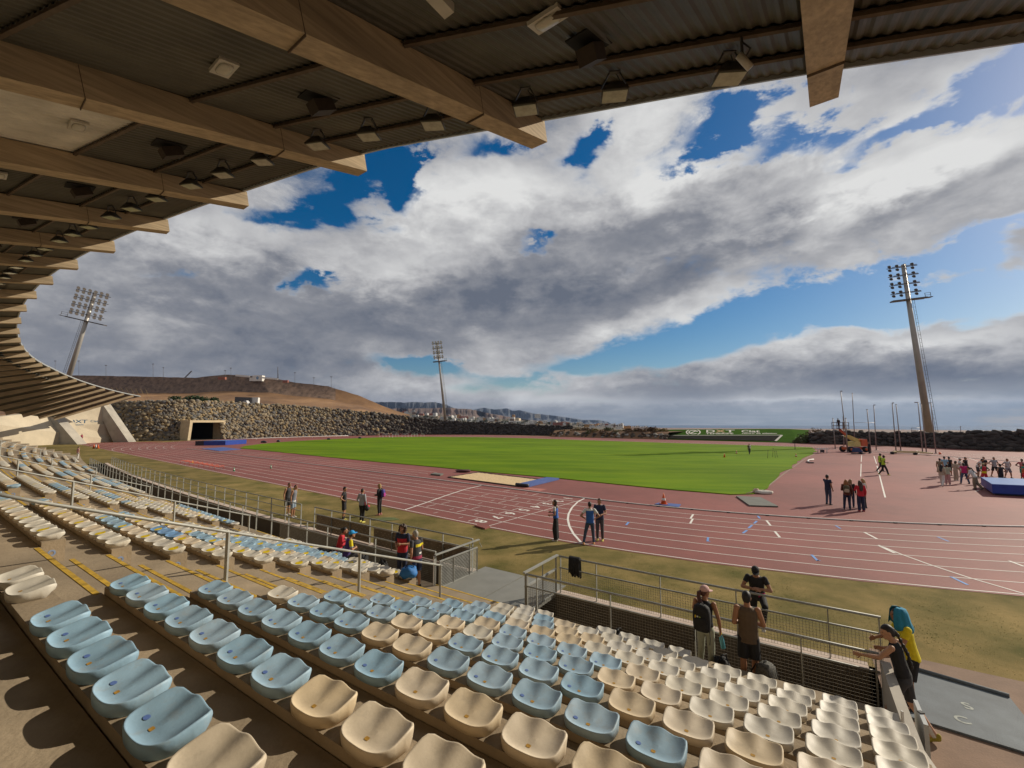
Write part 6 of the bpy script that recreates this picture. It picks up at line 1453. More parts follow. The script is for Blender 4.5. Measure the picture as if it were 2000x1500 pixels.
    cr = [
        ('girl with long dark hair, beige jacket and white trousers at the left of the group', (1841, 950), 1.72, 60, ('down', 'hold'), ('back', 'fwd'), 2, ('long', 'black'), [beige], 1.5, wh, 1.0, 1.2, shw),
        ('boy in a beige sleeveless top at the back left of the group', (1838, 934), 1.80, 70, ('down', 'down'), ('stand', 'stand'), 0, ('short', 'black'), [kh], .3, dk, .45, 1.1, dk),
        ('boy in a white and blue shirt behind the girl with long dark hair', (1847, 930), 1.84, 60, ('hold', 'hold'), ('stand', 'stand'), 0, ('short', 'black'), [lbl], .6, dk, .5, 1.1, dk),
        ('boy in black T-shirt in the back of the group beside the pale blue shirt', (1856, 929), 1.78, 80, ('down', 'down'), ('stand', 'stand'), 0, ('short', 'black'), [bk], .5, dk, .5, 1.1, dk),
        ('girl in grey-green top and pink trousers in the left of the group', (1852, 947), 1.66, 50, ('hold', 'hold'), ('stand', 'stand'), 0, ('bun', 'black'), [sage], .8, pink, 1.0, 1.35, shw),
        ('girl in a long beige coat in the middle left of the group', (1868, 939), 1.72, 90, ('hold', 'hold'), ('stand', 'stand'), 4, ('bob', 'brown'), [beige], 1.5, beige, 1.0, 1.4, shw),
        ('boy with a white cap and white shirt in the back of the group', (1877, 931), 1.72, 150, ('hold', 'hold'), ('stand', 'stand'), 0, ('short', 'black'), [wh], .6, wh, .5, 1.1, shw),
        ('girl in magenta shirt and jeans striding sideways in the middle of the group', (1885, 945), 1.72, 20, ('down', 'hips'), ('wide', 'wide'), 0, ('bob', 'black'), [mag], .6, den, 1.0, 1.15, dk),
        ('boy in black vest at the back behind the magenta shirt', (1888, 930), 1.78, 170, ('down', 'down'), ('stand', 'stand'), 0, ('short', 'black'), [bk], .3, dk, .5, 1.1, dk),
        ('girl bending forward in a white top and khaki trousers by the landing mat', (1906, 956), 1.74, -20, ('hips', 'thigh'), ('back', 'stand'), 24, ('tail', 'black'), [wh], .8, kh, 1.0, 1.5, dk),
        ('boy bending in a white shirt with a red print at the back of the group', (1911, 932), 1.78, 130, ('hips', 'hips'), ('wide', 'stand'), 26, ('short', 'black'), [wh, red], .5, dk, .48, 1.1, dk),
        ('boy in plain black T-shirt facing the stand at the back right of the group', (1924, 930), 1.80, 190, ('hold', 'cross'), ('stand', 'stand'), 0, ('short', 'black'), [bk], .6, dk, .5, 1.1, dk),
        ('athlete with cap in a green, red and yellow shirt and red shorts, hands on hips', (1924, 945), 1.68, 8, ('hips', 'hips'), ('wide', 'wide'), 0, ('short', 'light'), [red, yel, grn], .6, red, .4, 1.1, dk),
        ('boy in grey T-shirt and black shorts with hands on hips', (1944, 931), 1.80, 192, ('hips', 'hips'), ('wide', 'wide'), 0, ('short', 'black'), [gy], .5, bk, .46, 1.15, dk),
        ('person in a black tank top and black trousers seen from behind by the mat', (1957, 948), 1.72, 0, ('hips', 'hips'), ('stand', 'stand'), 0, ('bun', 'black'), [bk], .3, bk, 1.0, 1.3, dk),
        ('boy in pale grey T-shirt and grey shorts with hands on hips near the picture edge', (1970, 934), 1.76, 185, ('hips', 'hips'), ('wide', 'wide'), 0, ('short', 'brown'), [F('pale_grey', (.45, .44, .44))], .5, F('slate', (.17, .18, .21)), .48, 1.15, dk),
        ('athlete in a pink shirt at the right edge of the picture', (1999, 936), 1.80, 200, ('hips', 'hips'), ('stand', 'stand'), 0, ('short', 'black'), [F('salmon', (.48, .14, .15))], .5, grn, .45, 1.1, dk),
        ('athlete in a green, red and orange shirt partly cut off by the right edge', (2003, 945), 1.68, -10, ('hips', 'hips'), ('stand', 'stand'), 0, ('short', 'brown'), [orange, grn], .5, red, .45, 1.1, dk)]
    for lab, fp, h, be, arms, legs, lean, hair, sh, sl, pa, pl, wd, so in cr:
        ru = None
        if len(sh) == 3: ru = lambda c: 1 if c.z < 1.08 else (2 if abs(c.x) > .16 else 0)
        elif len(sh) == 2 and sh[1] is red: ru = lambda c: 1 if c.y > .05 and abs(c.x) < .06 else 0
        elif len(sh) == 2: ru = lambda c: 1 if c.z > 1.3 else 0
        person(lab, G(*fp), h, be, arms, legs, lean, 0, (0, -6), 'dark' if 'pink shirt' in lab else 'tan', hair, sh, sl, .9, pa, pl, wd, so, (wh if 'white cap' in lab else (F('cap_straw', (.5, .4, .22)) if 'with cap' in lab else None)), v, False, rule=ru, group=g)
    # tiny figures at the far end of the stand
    person('tiny person in dark red by the foot of the far end wall', atd(159, 862, 101), 1.7, 100, ('down', 'down'), ('stand', 'stand'), 0, 0, (0, 0), 'tan', ('short', 'black'), mar, .6, .9, bk, 1.0, 1.0, dk, None, .03, False)
    q = SPv(s_at(122, 9.9, z10), 9.9, z10); person('tiny person in pink sitting out in the front of the far block', q, 1.7, 20, ('down', 'down'), ('stand', 'stand'), 0, 0, (0, 0), 'tan', ('short', 'black'), pink, .6, .9, wh, 1.0, 1.0, dk, None, .025, False)
build_people()

# ------------------------------------------------------------------ bags and small things in the stand
def soft(mb, c, r, seed, n=18, m=11, flat=.55, rz=0.0):
    rnd = random.Random(seed); ph = [rnd.uniform(0, 6) for _ in range(4)]; R = Matrix.Rotation(rz, 3, 'Z'); rings = []
    for i in range(m + 1):
        t = math.pi * (i + .02) / (m + .04); row = []
        for j in range(n):
            a = 2 * math.pi * j / n; k = 1 + .10 * math.sin(3 * a + ph[0] + 2 * t) + .07 * math.sin(5 * a + ph[1]) * math.sin(2 * t) + .05 * math.sin(7 * t + ph[2])
            z = -math.cos(t); z = max(z, -.62)
            row.append(Vector(c) + R @ Vector((r[0] * k * math.sin(t) ** .8 * math.cos(a), r[1] * k * math.sin(t) ** .8 * math.sin(a), r[2] * (z * k + .62))))
        rings.append(row)
    mb.loft(rings)
def build_bags():
    F = fab; I = Matrix.Identity(4); GP = mat('pack_grey_camo', (.085, .082, .070), .8, .6, 26, .4, 50); BB = mat('bag_blue', (.02, .15, .42), .7, .15, 9, .3, 40)
    z10 = FK(10) + .002
    def spot(px, p, z): return SPv(s_at(px, p, z), p, z)
    def bag(label, P, r, m, seed, rz=0, strap=True, extra=None, cat='bag', name='bag'):
        t = thing(name, P, label, cat); mb = MB(); soft(mb, P, r, seed, rz=rz); mb.build('bag_body', m, t)
        if strap:
            R = Matrix.Rotation(rz, 3, 'Z'); mb = MB(); q = lambda a, b, c: P + R @ Vector((a * r[0], b * r[1], c * r[2]))
            mb.tube([q(-.5, -.2, 1.5), q(-.3, -.4, 1.95), q(.3, -.4, 1.95), q(.5, -.2, 1.5)], .012, 6); mb.tube([q(-.9, .3, .8), q(-1.15, .1, .3), q(-1.2, -.3, .03), q(-.7, -.9, .03)], .012, 6); mb.build('strap', BLACK, t)
        if extra: mb = MB(); mb.ell(P + Vector(extra[0]), extra[1], None, 8, 6); mb.build('patch', extra[2], t)
        return t
    bag('black duffel bag with a turquoise patch beside the mesh gate', spot(1033, 9.7, z10), (.33, .20, .19), BLACK, 1, .5, True, ((.0, -.02, .30), (.07, .05, .02), F('turquoise', (.02, .35, .30))))
    bag('small black rucksack with a red tag standing on the front walkway', spot(1207, 9.75, z10), (.17, .15, .24), BLACK, 2, .2, True, ((-.0, -.15, .26), (.035, .012, .012), F('tag_red', (.6, .03, .06))))
    bag('red and white pouch beside the small black rucksack', spot(1226, 9.72, z10), (.08, .07, .08), F('pouch_red', (.45, .05, .03)), 3, 0, False)
    bag('black bag on the walkway behind the woman in the pink cap', spot(1411, 9.75, z10), (.20, .16, .26), BLACK, 4, .3)
    backpack('backpack', 'grey patterned hiking backpack standing beside the man in brown', Matrix.Translation(spot(1497, 9.7, z10 + .28)) @ Matrix.Rotation(.5, 4, 'Z'), (0, 0, 0), (.36, .28, .56), GP)
    bag('black backpack lying flat right of the grey hiking backpack', spot(1545, 9.72, z10), (.30, .19, .15), BLACK, 6, -.5)
    P = spot(1688, 9.78, z10); t = thing('pair_of_shoes', P, 'pair of black shoes left on the pale ledge near the parapet', 'shoes')
    for k in (-.07, .07):
        mb = MB(); rings = []
        for u, hw, h in ((-.13, .03, .06), (-.08, .042, .085), (0, .042, .07), (.08, .048, .05), (.13, .03, .03)): rings.append([P + Matrix.Rotation(.9, 3, 'Z') @ Vector((k * 1.3 + hw * x, u * 1.25, h * y + .004)) for x, y in ((-1, 0), (1, 0), (1, .6), (.5, 1), (-.5, 1), (-1, .6))])
        mb.loft(rings); mb.build('shoe', BLACK, t)
    z8 = ZK(10) - .03
    bag('bright blue holdall on the end of the front bench by the steps', SPv(s_at(800, PK(10), z8), PK(10) - .02, z8), (.26, .19, .19), BB, 7, .4)
    bag('black carrier bag on the front walkway left of the curly-haired woman', spot(747, 9.9, z10), (.20, .14, .28), BLACK, 8, .2)
    bag('black bag leaning on a blue one beside the azure cap', spot(708, 9.9, z10 + .12), (.22, .16, .26), BLACK, 9, .8)
    bag('slumped blue bag under the black bag beside the azure cap', spot(717, 9.85, z10), (.24, .15, .17), F('bag_faded_blue', (.14, .26, .38)), 10, .8, False)
    bag('pile of black clothing on the front seats left of the red jacket', SPv(s_at(636, PK(10), z8), PK(10), z8 - .02), (.34, .20, .12), BLACK, 11, .4, False, name='clothes_pile', cat='clothes')
    bag('crumpled pale cloth left on a seat near the blue holdall', SPv(s_at(757, PK(9), ZK(9)), PK(9), ZK(9) - .04), (.20, .14, .08), F('cloth_cream', (.50, .43, .33)), 12, .3, False, name='cloth', cat='cloth')
    # jacket over the field railing
    s = s_at(1123, 12.05, 1.0); mb = MB(); rows = []
    rnd = random.Random(4)
    for (dp, z) in ((-.07, .62), (-.06, .85), (-.05, 1.06), (0, 1.105), (.05, 1.06), (.06, .80), (.07, .55)):
        rows.append([SPv(s + u, 12.05 + dp * (1 + .25 * math.sin(u * 60)), .045 + z - (.06 * math.sin(u * 35) if z < .7 else 0)) for u in np.linspace(-.17, .17, 11)])
    mb.grid(rows, 0, True); o = mb.build('jacket', BLACK); so = o.modifiers.new('s', 'SOLIDIFY'); so.thickness = .025; tag(o, 'black jacket hung over the field railing near the mesh gate', 'jacket')
build_bags()

# ------------------------------------------------------------------ sports equipment
def build_field():
    F = fab; VB = mat('vinyl_blue', (.015, .05, .30), .38, .12, 2, .1, 8); VBT = mat('vinyl_blue_top', (.06, .16, .42), .42, .1, 2, .1, 8); VD = mat('vinyl_dark', (.02, .02, .03), .5); MATB = mat('mat_blue', (.055, .10, .30), .7, .15, 2); MATGR = mat('mat_grey', (.13, .13, .11), .8, .15, 2, .2, 40); CONE = mat('cone_orange', (.70, .13, .025), .5, .1, 5); CW = mat('cone_white', (.65, .62, .58), .5)
    def flat(name, label, cat, pts, z0, z1, m, lz=None):
        t = thing(name, pts[0], label, cat); mb = MB(); mb.hexa([Vector((p.x, p.y, z0)) for p in pts], [Vector((p.x, p.y, z1)) for p in pts]); mb.build('mat_sheet', m, t); return t
    # big landing mat on the right
    A = at(1939, 967.5); B = at(1917, 951.5); d = (at(2120, 976.5) - A); 
    pts = [A, A + d * 1.0, B + d * 1.02, B]; t = thing('landing_mat', A, 'large thick royal blue landing mat at the right edge', 'landing mat'); H = .78
    mb = MB(); c = sum(pts, Vector()) / 4; rings = []
    for z, s_ in ((.12, .985), (.16, 1), (H - .05, 1), (H, .992)): rings.append([Vector((c.x + (p.x - c.x) * s_, c.y + (p.y - c.y) * s_, z)) for p in pts])
    mb.loft(rings, 0, False); 
    mb.m = [1 if i == len(mb.f) - 1 else 0 for i in range(len(mb.f))]; mb.build('cushion', [VB, VBT], t)
    mb = MB(); mb.hexa([Vector((c.x + (p.x - c.x) * .93, c.y + (p.y - c.y) * .93, .01)) for p in pts], [Vector((c.x + (p.x - c.x) * .93, c.y + (p.y - c.y) * .93, .12)) for p in pts]); mb.build('base', VD, t)
    # far left high-jump mat
    a, b = at(381, 870.5), at(440, 869.5); up = Vector((.9, 6.0, 0)); t = thing('landing_mat', a, 'far blue landing mat with a dark end, beside the tunnel', 'landing mat'); mb = MB(); H = .95
    m_ = a.lerp(b, .28); lo_ = [m_, b, b + up, m_ + up]; mb.hexa([Vector((p.x, p.y, .02)) for p in lo_], [Vector((p.x, p.y, H)) for p in lo_]); mb.m = [1 if i == 1 else 0 for i in range(len(mb.f))]; mb.build('cushion', [VB, VBT], t); mb = MB(); lo_ = [a, m_, m_ + up, a + up]; mb.hexa([Vector((p.x, p.y, .02)) for p in lo_], [Vector((p.x, p.y, H)) for p in lo_]); mb.build('dark_end', VD, t)
    flat('mat', 'flat blue mat lying on the track in front of the far landing mat', 'mat', [at(x, y) for x, y in ((393, 877), (428, 881.3), (471, 878), (436, 874))], .02, .07, MATB)
    flat('mat', 'blue mat under the lone orange cone on the red runway', 'mat', [at(x, y) for x, y in ((1278, 985.5), (1326, 991.5), (1330, 986), (1288, 982.5))], .012, .04, MATB)
    t = flat('mat', 'large dark grey mat at the lawn corner', 'mat', [at(x, y) for x, y in ((1464, 989.5), (1520, 991.3), (1486, 973.5), (1438, 971))], .012, .09, MATGR)
    # sand pit and its cover
    t = thing('sand_pit', at(960, 935), 'long jump sand pit of pale ochre sand beside the lawn', 'sand pit'); mb = MB(); q = [at(875, 933), at(1012, 951), at(1062, 938.5), at(935, 923.5)]; rows = []
    for i in range(22):
        row = []
        for j in range(40):
            p = (q[0].lerp(q[1], j / 39)).lerp(q[3].lerp(q[2], j / 39), i / 21); row.append(Vector((p.x, p.y, .03 + .055 * abs(noise.noise(Vector((p.x * 2.2, p.y * 2.2, 0)))) + .02 * noise.noise(Vector((p.x * 6, p.y * 6, 1))))))
        rows.append(row)
    mb.grid(rows, 0, True); o = mb.build('sand', SAND, t); up_fix(o); mb = MB()
    for i in range(4): a, b = q[i], q[(i + 1) % 4]; mb.bar(Vector((a.x, a.y, .05)), Vector((b.x, b.y, .05)), .09, .09)
    mb.build('edge_board', F('edge_dark', (.05, .03, .028)), t)
    t = thing('pit_cover', at(1046, 944), 'slatted blue cover board at the end of the sand pit', 'board'); mb = MB(); q = [at(1008, 949.5), at(1032, 952.2), at(1092, 937.5), at(1068, 935.5)]; mb.hexa([Vector((p.x, p.y, .02)) for p in q], [Vector((p.x, p.y, .17)) for p in q]); mb.build('board', MATB, t); mb = MB(); a, b = q[0], q[1]; mb.tube([Vector((a.x, a.y, .14)), Vector((b.x, b.y, .14))], .13, 10); mb.build('rolled_end', VD, t)
    flat('rubber_patch', 'lighter red rubber patch on the runway below the pit cover', 'patch', [at(x, y) for x, y in ((1020, 954), (1054, 959.5), (1068, 956), (1034, 952.5))], .0125, .016, mat('light_red_patch', (.40, .14, .11), .85, .08, 2))
    flat('board', 'small dark take-off board left of the sand pit', 'board', [at(x, y) for x, y in ((841, 928), (860, 930), (866, 927.5), (848, 926))], .014, .14, MATGR); P = at(905, 922.5); t = thing('clothes_pile', P, 'small dark heap with red left on the lawn edge by the pit', 'clothes'); mb = MB(); soft(mb, P + Vector((0, 0, .07)), (.75, .4, .13), 3); mb.build('heap', F('heap_maroon', (.06, .015, .02)), t)
    P = at(982, 1033.5); flat('block_mat', 'small red rubber block outside lane eight at the finish line', 'block', [at(x, y) for x, y in ((927, 1028.5), (947, 1034.5), (957, 1030), (938, 1024.5))], .0, .07, TRACKM)
    # sack at the lawn corner
    P = at(1490, 964.5); t = thing('sack', P, 'white sheet sack lying at the corner of the lawn', 'sack'); mb = MB(); soft(mb, P, (.62, .34, .16), 5, rz=-.35); mb.build('sheet', F('sheet_white', (.58, .54, .47)), t); P2 = at(1478, 963.5); mb = MB(); soft(mb, P2, (.25, .22, .2), 8); mb.tube([at(1457, 966) + Vector((0, 0, .05)), at(1470, 964) + Vector((0, 0, .12)), P2 + Vector((0, 0, .15))], .04, 6); mb.build('rope_end', F('sheet_pinkish', (.50, .34, .26)), t)
    # cones
    def cone(P, h, label, m=CONE, band=True, base=True):
        t = thing('traffic_cone', P, label, 'cone'); mb = MB(); n = 14
        ringf = lambda r, z: [P + Vector((r * math.cos(a), r * math.sin(a), z)) for a in [2 * math.pi * i / n for i in range(n)]]
        mb.loft([ringf(h * .26, .02), ringf(h * .10, h * .7), ringf(h * .04, h)]); mb.build('cone_body', m, t)
        if band: mb = MB(); mb.loft([ringf(h * .195, h * .35), ringf(h * .142, h * .56)], 0, True, False); mb.build('band', CW, t)
        if base: mb = MB(); mb.box(P + Vector((0, 0, .015)), (h * .62, h * .62, .03)); mb.build('base', m, t)
    cone(at(1296.5, 985.5) + Vector((0, 0, .04)), .66, 'orange traffic cone standing on the small blue mat')
    cone(at(1415, 894), .62, 'plain orange cone on the lawn left of the walker', CONE, False); cone(at(1438.5, 886.5), .55, 'white-banded cone on the lawn, just left of the walker'); cone(at(1555, 893), .55, 'white-banded cone near the right edge of the lawn')
    GC = mat('cone_green', (.06, .30, .15), .5); cone(at(457, 920.5), .42, 'small green cone on the straight, the nearer one', GC, True, False); cone(at(529, 915), .42, 'small green cone on the straight, the farther one', GC, True, False); cone(at(376, 905), .36, 'small yellow marker cone beside the orange ladder', F('marker_yellow', (.7, .5, .08)), False, False)
    for i, px in enumerate((183, 187, 191.5)): cone(at(px, 876.2), .8, f'{"white" if i == 1 else "orange"} marker block at the far end of the straight, {ordinal(i + 1)} of three', CW if i == 1 else CONE, False, False)
    # stakes on the lawn
    ST = F('stake_olive', (.09, .08, .03))
    for i, (px, pb, pt, dx) in enumerate([(1499, 896, 880, 1), (1509, 894, 876, 1), (1514.5, 895.5, 882, -1.5), (1519, 894.5, 882, -3)]):
        a = at(px, pb); b = atd(px + dx, pt, a.y); t = thing('stake', a, f'thin upright stake in the lawn, {ordinal(i + 1)} from the left of four', 'stake', 'stakes in the lawn'); mb = MB(); mb.tube([a, b], .022, 6); mb.build('rod', ST, t); mb = MB(); mb.ell(b, (.05, .05, .07), None, 8, 4); mb.build('knob', ST, t)
    a = at(1553, 878); t = thing('stake', a, 'lone dark stake with a round foot near the far edge of the lawn', 'stake'); mb = MB(); mb.tube([a, a + Vector((0, 0, 1.1))], .05, 6); mb.tube([a, a + Vector((0, 0, .12))], .22, 10); mb.build('rod', VD, t)
    # orange training ladder with its hurdles
    t = thing('agility_ladder', at(395, 910), 'low row of orange training hurdles along the outer lane of the straight', 'training hurdles'); mb = MB(); a0, b0 = at(361, 904.5), at(428, 916)
    for i in range(8):
        p = a0.lerp(b0, i / 7); w = Vector((.28, .34, 0)); mb.tube([p - w, p - w + Vector((0, 0, .3)), p + w + Vector((0, 0, .3)), p + w], .03, 5)
    mb.build('hurdle_bars', F('ladder_orange', (.62, .12, .06)), t)
    # stacked hurdles at the far side
    HW = F('hurdle_white', (.62, .60, .58)); HR_ = F('hurdle_red', (.45, .06, .10))
    for i in range(14):
        a = at(741 + i * 6.2, 853.6 - .25 * math.sin(i)); t = thing('hurdle', a, f'white and red track hurdle in the row at the far bend, {ordinal(i + 1)} from the left', 'hurdle', 'hurdles lined up at the far bend'); u = Vector((1.15, .12, 0))
        mb = MB(); mb.bar(a + Vector((0, 0, .95)), a + u + Vector((0, 0, .95)), .04, .14); mb.build('crossbar', HW if i % 3 else HR_, t); mb = MB()
        for f in (0.05, .95): q = a + u * f; mb.bar(q, q + Vector((0, 0, .9)), .05); mb.bar(q + Vector((0, .7, .03)), q + Vector((0, 0, .03)), .06)
        mb.build('legs', HW, t)
    for i, (px, c, nm) in enumerate([(446, HR_, 'red'), (455, HR_, 'red'), (464, HR_, 'red'), (476, F('hurdle_orange', (.55, .22, .05)), 'orange'), (484, F('hurdle_orange', (.55, .22, .05)), 'orange')]):
        a = at(px, 855.2); t = thing('barrier', a, f'{nm} barrier frame at the foot of the stone wall, {ordinal(i + 1)} from the tunnel', 'barrier', 'coloured barriers by the tunnel'); mb = MB(); u = Vector((1.25, .55, 0)); mb.bar(a + Vector((0, 0, 1.0)), a + u + Vector((0, 0, 1.0)), .06, .12); mb.bar(a + Vector((0, 0, .55)), a + u + Vector((0, 0, .55)), .05, .1)
        for f in (0, .5, 1): mb.bar(a + u * f, a + u * f + Vector((0, 0, 1.0)), .06)
        mb.build('frame', c, t)
    a, b = at(452, 860.3), at(610, 853.4); t = thing('barrier_rail', a, 'long low white rail running along the inside of the far bend', 'rail'); mb = MB(); pts = [at(452, 860), at(500, 858.6), at(560, 856.5), at(610, 854.8), at(680, 852.8)]; mb.tube([p + Vector((0, 0, .35)) for p in pts], .09, 6); mb.build('rail', HW, t); mb = MB()
    for p in pts: mb.bar(p, p + Vector((0, 0, .35)), .08)
    mb.build('feet', HW, t)
    for i, px in enumerate((515, 544, 642, 703)):
        P = at(px, [865, 863.2, 859.2, 856.8][i]); t = thing('kit_bag', P, f'dark kit bag on the far edge of the lawn, {ordinal(i + 1)} from the left', 'bag', 'kit bags on the far lawn edge'); mb = MB(); soft(mb, P, (.7 if i == 0 else .45, .35, .32), 20 + i); mb.build('bag_body', VD, t)
    # hammer cage poles
    PG = mat('cage_pole_grey', (.27, .24, .24), .5, .15, 1, 0, metal=.3)
    cage = [(1642, 764, 1655, 881, 1), (1664.5, 768, 1670, 872, 0), (1626.6, 817, 1631.5, 877, 0), (1646.5, 814, 1648.5, 876, 0), (1651.5, 817, 1655.5, 883.5, 0), (1693.5, 800, 1701, 885, 0), (1706.5, 791, 1711.5, 879.5, 1), (1742.5, 787, 1750.5, 885.5, 1), (1750, 790, 1759.5, 880, 0), (1793, 786, 1802, 883.5, 2), (1799, 789, 1809.5, 884, 0), (1818, 787, 1828, 886, 2)]
    for i, (x1, y1, x0, y0, arm) in enumerate(cage):
        a = at(x0, y0); b = atd(x1, y1, a.y); t = thing('cage_pole', a, f'tall grey pole of the throwing cage, {ordinal(i + 1)} in the row from the left' if i not in (3, 4) else f'shorter pole close behind the lift, {"left" if i == 3 else "right"} of the pair', 'pole', 'poles of the throwing cage'); mb = MB(); mb.tube([a, b], [.085, .06], 8); mb.build('shaft', PG, t); mb = MB()
        if arm: mb.bar(b, b + Vector(((-.55 if arm == 2 else .25), 0, .0)), .12, .14)
        else: mb.box(b, (.14, .14, .12))
        mb.build('head_bracket', PG, t); mb = MB(); mb.tube([a, a + Vector((0, 0, .08))], .22, 8); mb.build('foot', PG, t)
    a, b = atd(1670, 825.5, 74), atd(1708, 825.5, 74); t = thing('cage_wire', a, 'thin horizontal wire strung between two throwing cage poles', 'wire'); mb = MB(); mb.tube([a, b], .025, 4); mb.build('wire', PG, t); a, b = at(1629, 880), at(1652, 879); mb = MB(); mb.tube([atd(1630, 851, 78), atd(1655, 851, 78)], .022, 4); mb.build('lower_wire', PG, t)
    a = atd(1780, 846, 92); t = thing('barrier', a, 'grey rail barrier on top of the boulder wall by the right mast', 'barrier'); mb = MB(); x0, x1 = 1780, 1799
    for y in (836, 841): mb.tube([atd(x0, y, 92), atd(x1, y, 92)], .05, 5)
    mb.tube([atd(1780, 836, 92), atd(1780.6, 848, 92)], .05, 5); mb.build('rails', PG, t)
    P = atd(1876, 835, 100); t = thing('pole', P, 'short thin pole above the boulder wall near the right edge', 'pole'); mb = MB(); mb.tube([atd(1876, 833, 95), atd(1876.4, 846, 95)], .06, 5); mb.build('rod', PG, t); mb = MB(); mb.box(atd(1876, 833, 95), (.2, .1, .1)); mb.build('tip', PG, t)
    # boom lift
    LO = mat('lift_orange', (.55, .10, .03), .45, .12, 2); LY = mat('lift_yellow', (.62, .48, .16), .5, .12, 2); RUB = mat('tyre_rubber', (.015, .015, .015), .8)
    c = at(1678, 883.5); U = Vector((1, .05, 0)).normalized(); V = Vector((-.05, 1, 0)); k = lambda u, v, z: c + U * u + V * v + Vector((0, 0, z))
    t = thing('boom_lift', c, 'orange and yellow boom lift with a raised basket inside the throwing cage', 'lift'); mb = MB(); mb.bar(k(-1.7, .9, .62), k(1.5, .9, .62), 1.3, .45); mb.build('chassis', LO, t)
    for u in (-1.35, 1.2):
        for v in (.05, 1.75):
            w_ = MB(); w_.tube([k(u, v - .17, .48), k(u, v + .17, .48)], .48, 16); ty = w_.build('wheel', RUB, t); w_ = MB(); w_.tube([k(u, v - .19, .48), k(u, v + .19, .48)], .22, 12); w_.build('rim', LO, ty)
    mb = MB(); mb.hexa([k(u, v, .95) for u, v in ((-.7, .1), (.5, .1), (.5, 1.7), (-.7, 1.7))], [k(u, v, 1.75) for u, v in ((-.5, .2), (.5, .2), (.5, 1.6), (-.5, 1.6))]); mb.bar(k(-1.0, .8, 2.55), k(.75, .8, 1.75), .5, .55); mb.build('turntable', LY, t)
    mb = MB(); mb.hexa([k(u, v, 1.0) for u, v in ((.5, .05), (1.65, .05), (1.65, 1.75), (.5, 1.75))], [k(u, v, 2.15) for u, v in ((.75, .1), (1.6, .1), (1.6, 1.7), (.75, 1.7))]); mb.build('counterweight', LO, t)
    mb = MB(); mb.bar(k(.6, .8, 1.95), k(-1.55, .8, 2.75), .38, .42); mb.build('lower_boom', LY, t); mb = MB(); mb.bar(k(-1.3, .8, 2.72), k(-2.5, .8, 3.75), .26, .3); mb.build('upper_boom', LO, t)
    mb = MB(); B0 = k(-3.4, .2, 3.85)
    for z in (0, .55, 1.1):
        P4 = [B0 + Vector((x, y, z)) for x, y in ((0, 0), (2.0, 0), (2.0, 1.1), (0, 1.1))]
        for i in range(4): mb.tube([P4[i], P4[(i + 1) % 4]], .045, 5)
    for x, y in ((0, 0), (1, 0), (2, 0), (2, 1.1), (0, 1.1)): mb.tube([B0 + Vector((x, y, 0)), B0 + Vector((x, y, 1.1))], .045, 5)
    mb.build('basket_rails', F('lift_rail', (.10, .05, .04)), t); mb = MB(); mb.box(B0 + Vector((1, .55, 0)), (2.0, 1.1, .08)); mb.build('basket_floor', LO, t)
    person('worker in dark clothing standing in the raised basket of the boom lift', B0 + Vector((.75, .55, .04)), 1.75, 0, ('hold', 'hold'), ('stand', 'stand'), 8, 0, (0, 0), 'tan', ('short', 'black'), F('worker_dark', (.03, .02, .02)), 1.5, .9, F('worker_trousers', (.03, .028, .03)), 1.0, 1.0, RUB, None, .02, False)
    # folding seat / trolley in front of the lift
    P = at(1675, 887); t = thing('trolley', P, 'low dark blue trolley with bags in front of the boom lift', 'trolley'); mb = MB(); mb.hexa([P + Vector((x, y, .35)) for x, y in ((-.6, -.3), (.7, -.3), (.7, .4), (-.6, .4))], [P + Vector((x, y, 1.0)) for x, y in ((-.5, -.2), (.2, -.2), (.2, .3), (-.5, .3))]); mb.build('load', F('trolley_blue', (.03, .05, .13)), t); mb = MB(); mb.bar(P + Vector((-.9, 0, .1)), P + Vector((1.1, 0, .1)), .4, .1); mb.tube([P + Vector((.5, -.3, .15)), P + Vector((.5, .3, .15))], .15, 8); mb.build('frame', VD, t)
    # metal frame lying on the apron
    t = thing('steel_frame', at(1785, 888), 'long pale yellow steel frame lying on small wheels on the apron', 'frame'); mb = MB(); CY = F('frame_cream', (.52, .42, .22)); pa = [at(1745, 887.3), at(1790, 888.6), at(1822, 890), at(1795, 886.5), at(1750, 885.6)]
    for i in range(5): a, b = pa[i], pa[(i + 1) % 5]; mb.bar(a + Vector((0, 0, .35)), b + Vector((0, 0, .35)), .16, .14)
    mb.build('beams', CY, t); mb = MB()
    for p in (pa[0], pa[1], pa[4]): mb.tube([p + Vector((-.1, -.1, .2)), p + Vector((-.1, .25, .2))], .22, 10)
    mb.build('wheel', RUB, t)
    P = at(1836, 887.5); t = thing('marker_ball', P, 'bright orange ball marker on the apron beside the throwing cage', 'marker'); mb = MB(); mb.ell(P + Vector((0, 0, .2)), (.17, .17, .17), None, 14, 10); mb.build('ball', mat('ball_orange', (.85, .16, .06), .5), t); mb = MB(); mb.tube([P, P + Vector((0, 0, .06))], .12, 10); mb.build('stand', RUB, t)
    P = at(1584, 904.5); t = thing('hose', P, 'curved white hose end with a dark foot on the apron', 'hose'); mb = MB(); mb.tube([at(1589, 898.5) + Vector((0, 0, .1)), at(1580, 900) + Vector((0, 0, .12)), at(1577.5, 903) + Vector((0, 0, .14)), at(1581, 905) + Vector((0, 0, .12))], .085, 8); mb.build('pipe', HW, t); mb = MB(); mb.box(at(1584, 905) + Vector((.0, 0, .08)), (.55, .25, .14)); mb.build('foot', VD, t)
    P = at(1597, 884.5); t = thing('hurdle_cluster', P, 'pale folded equipment stand at the right far corner of the lawn', 'stand'); mb = MB()
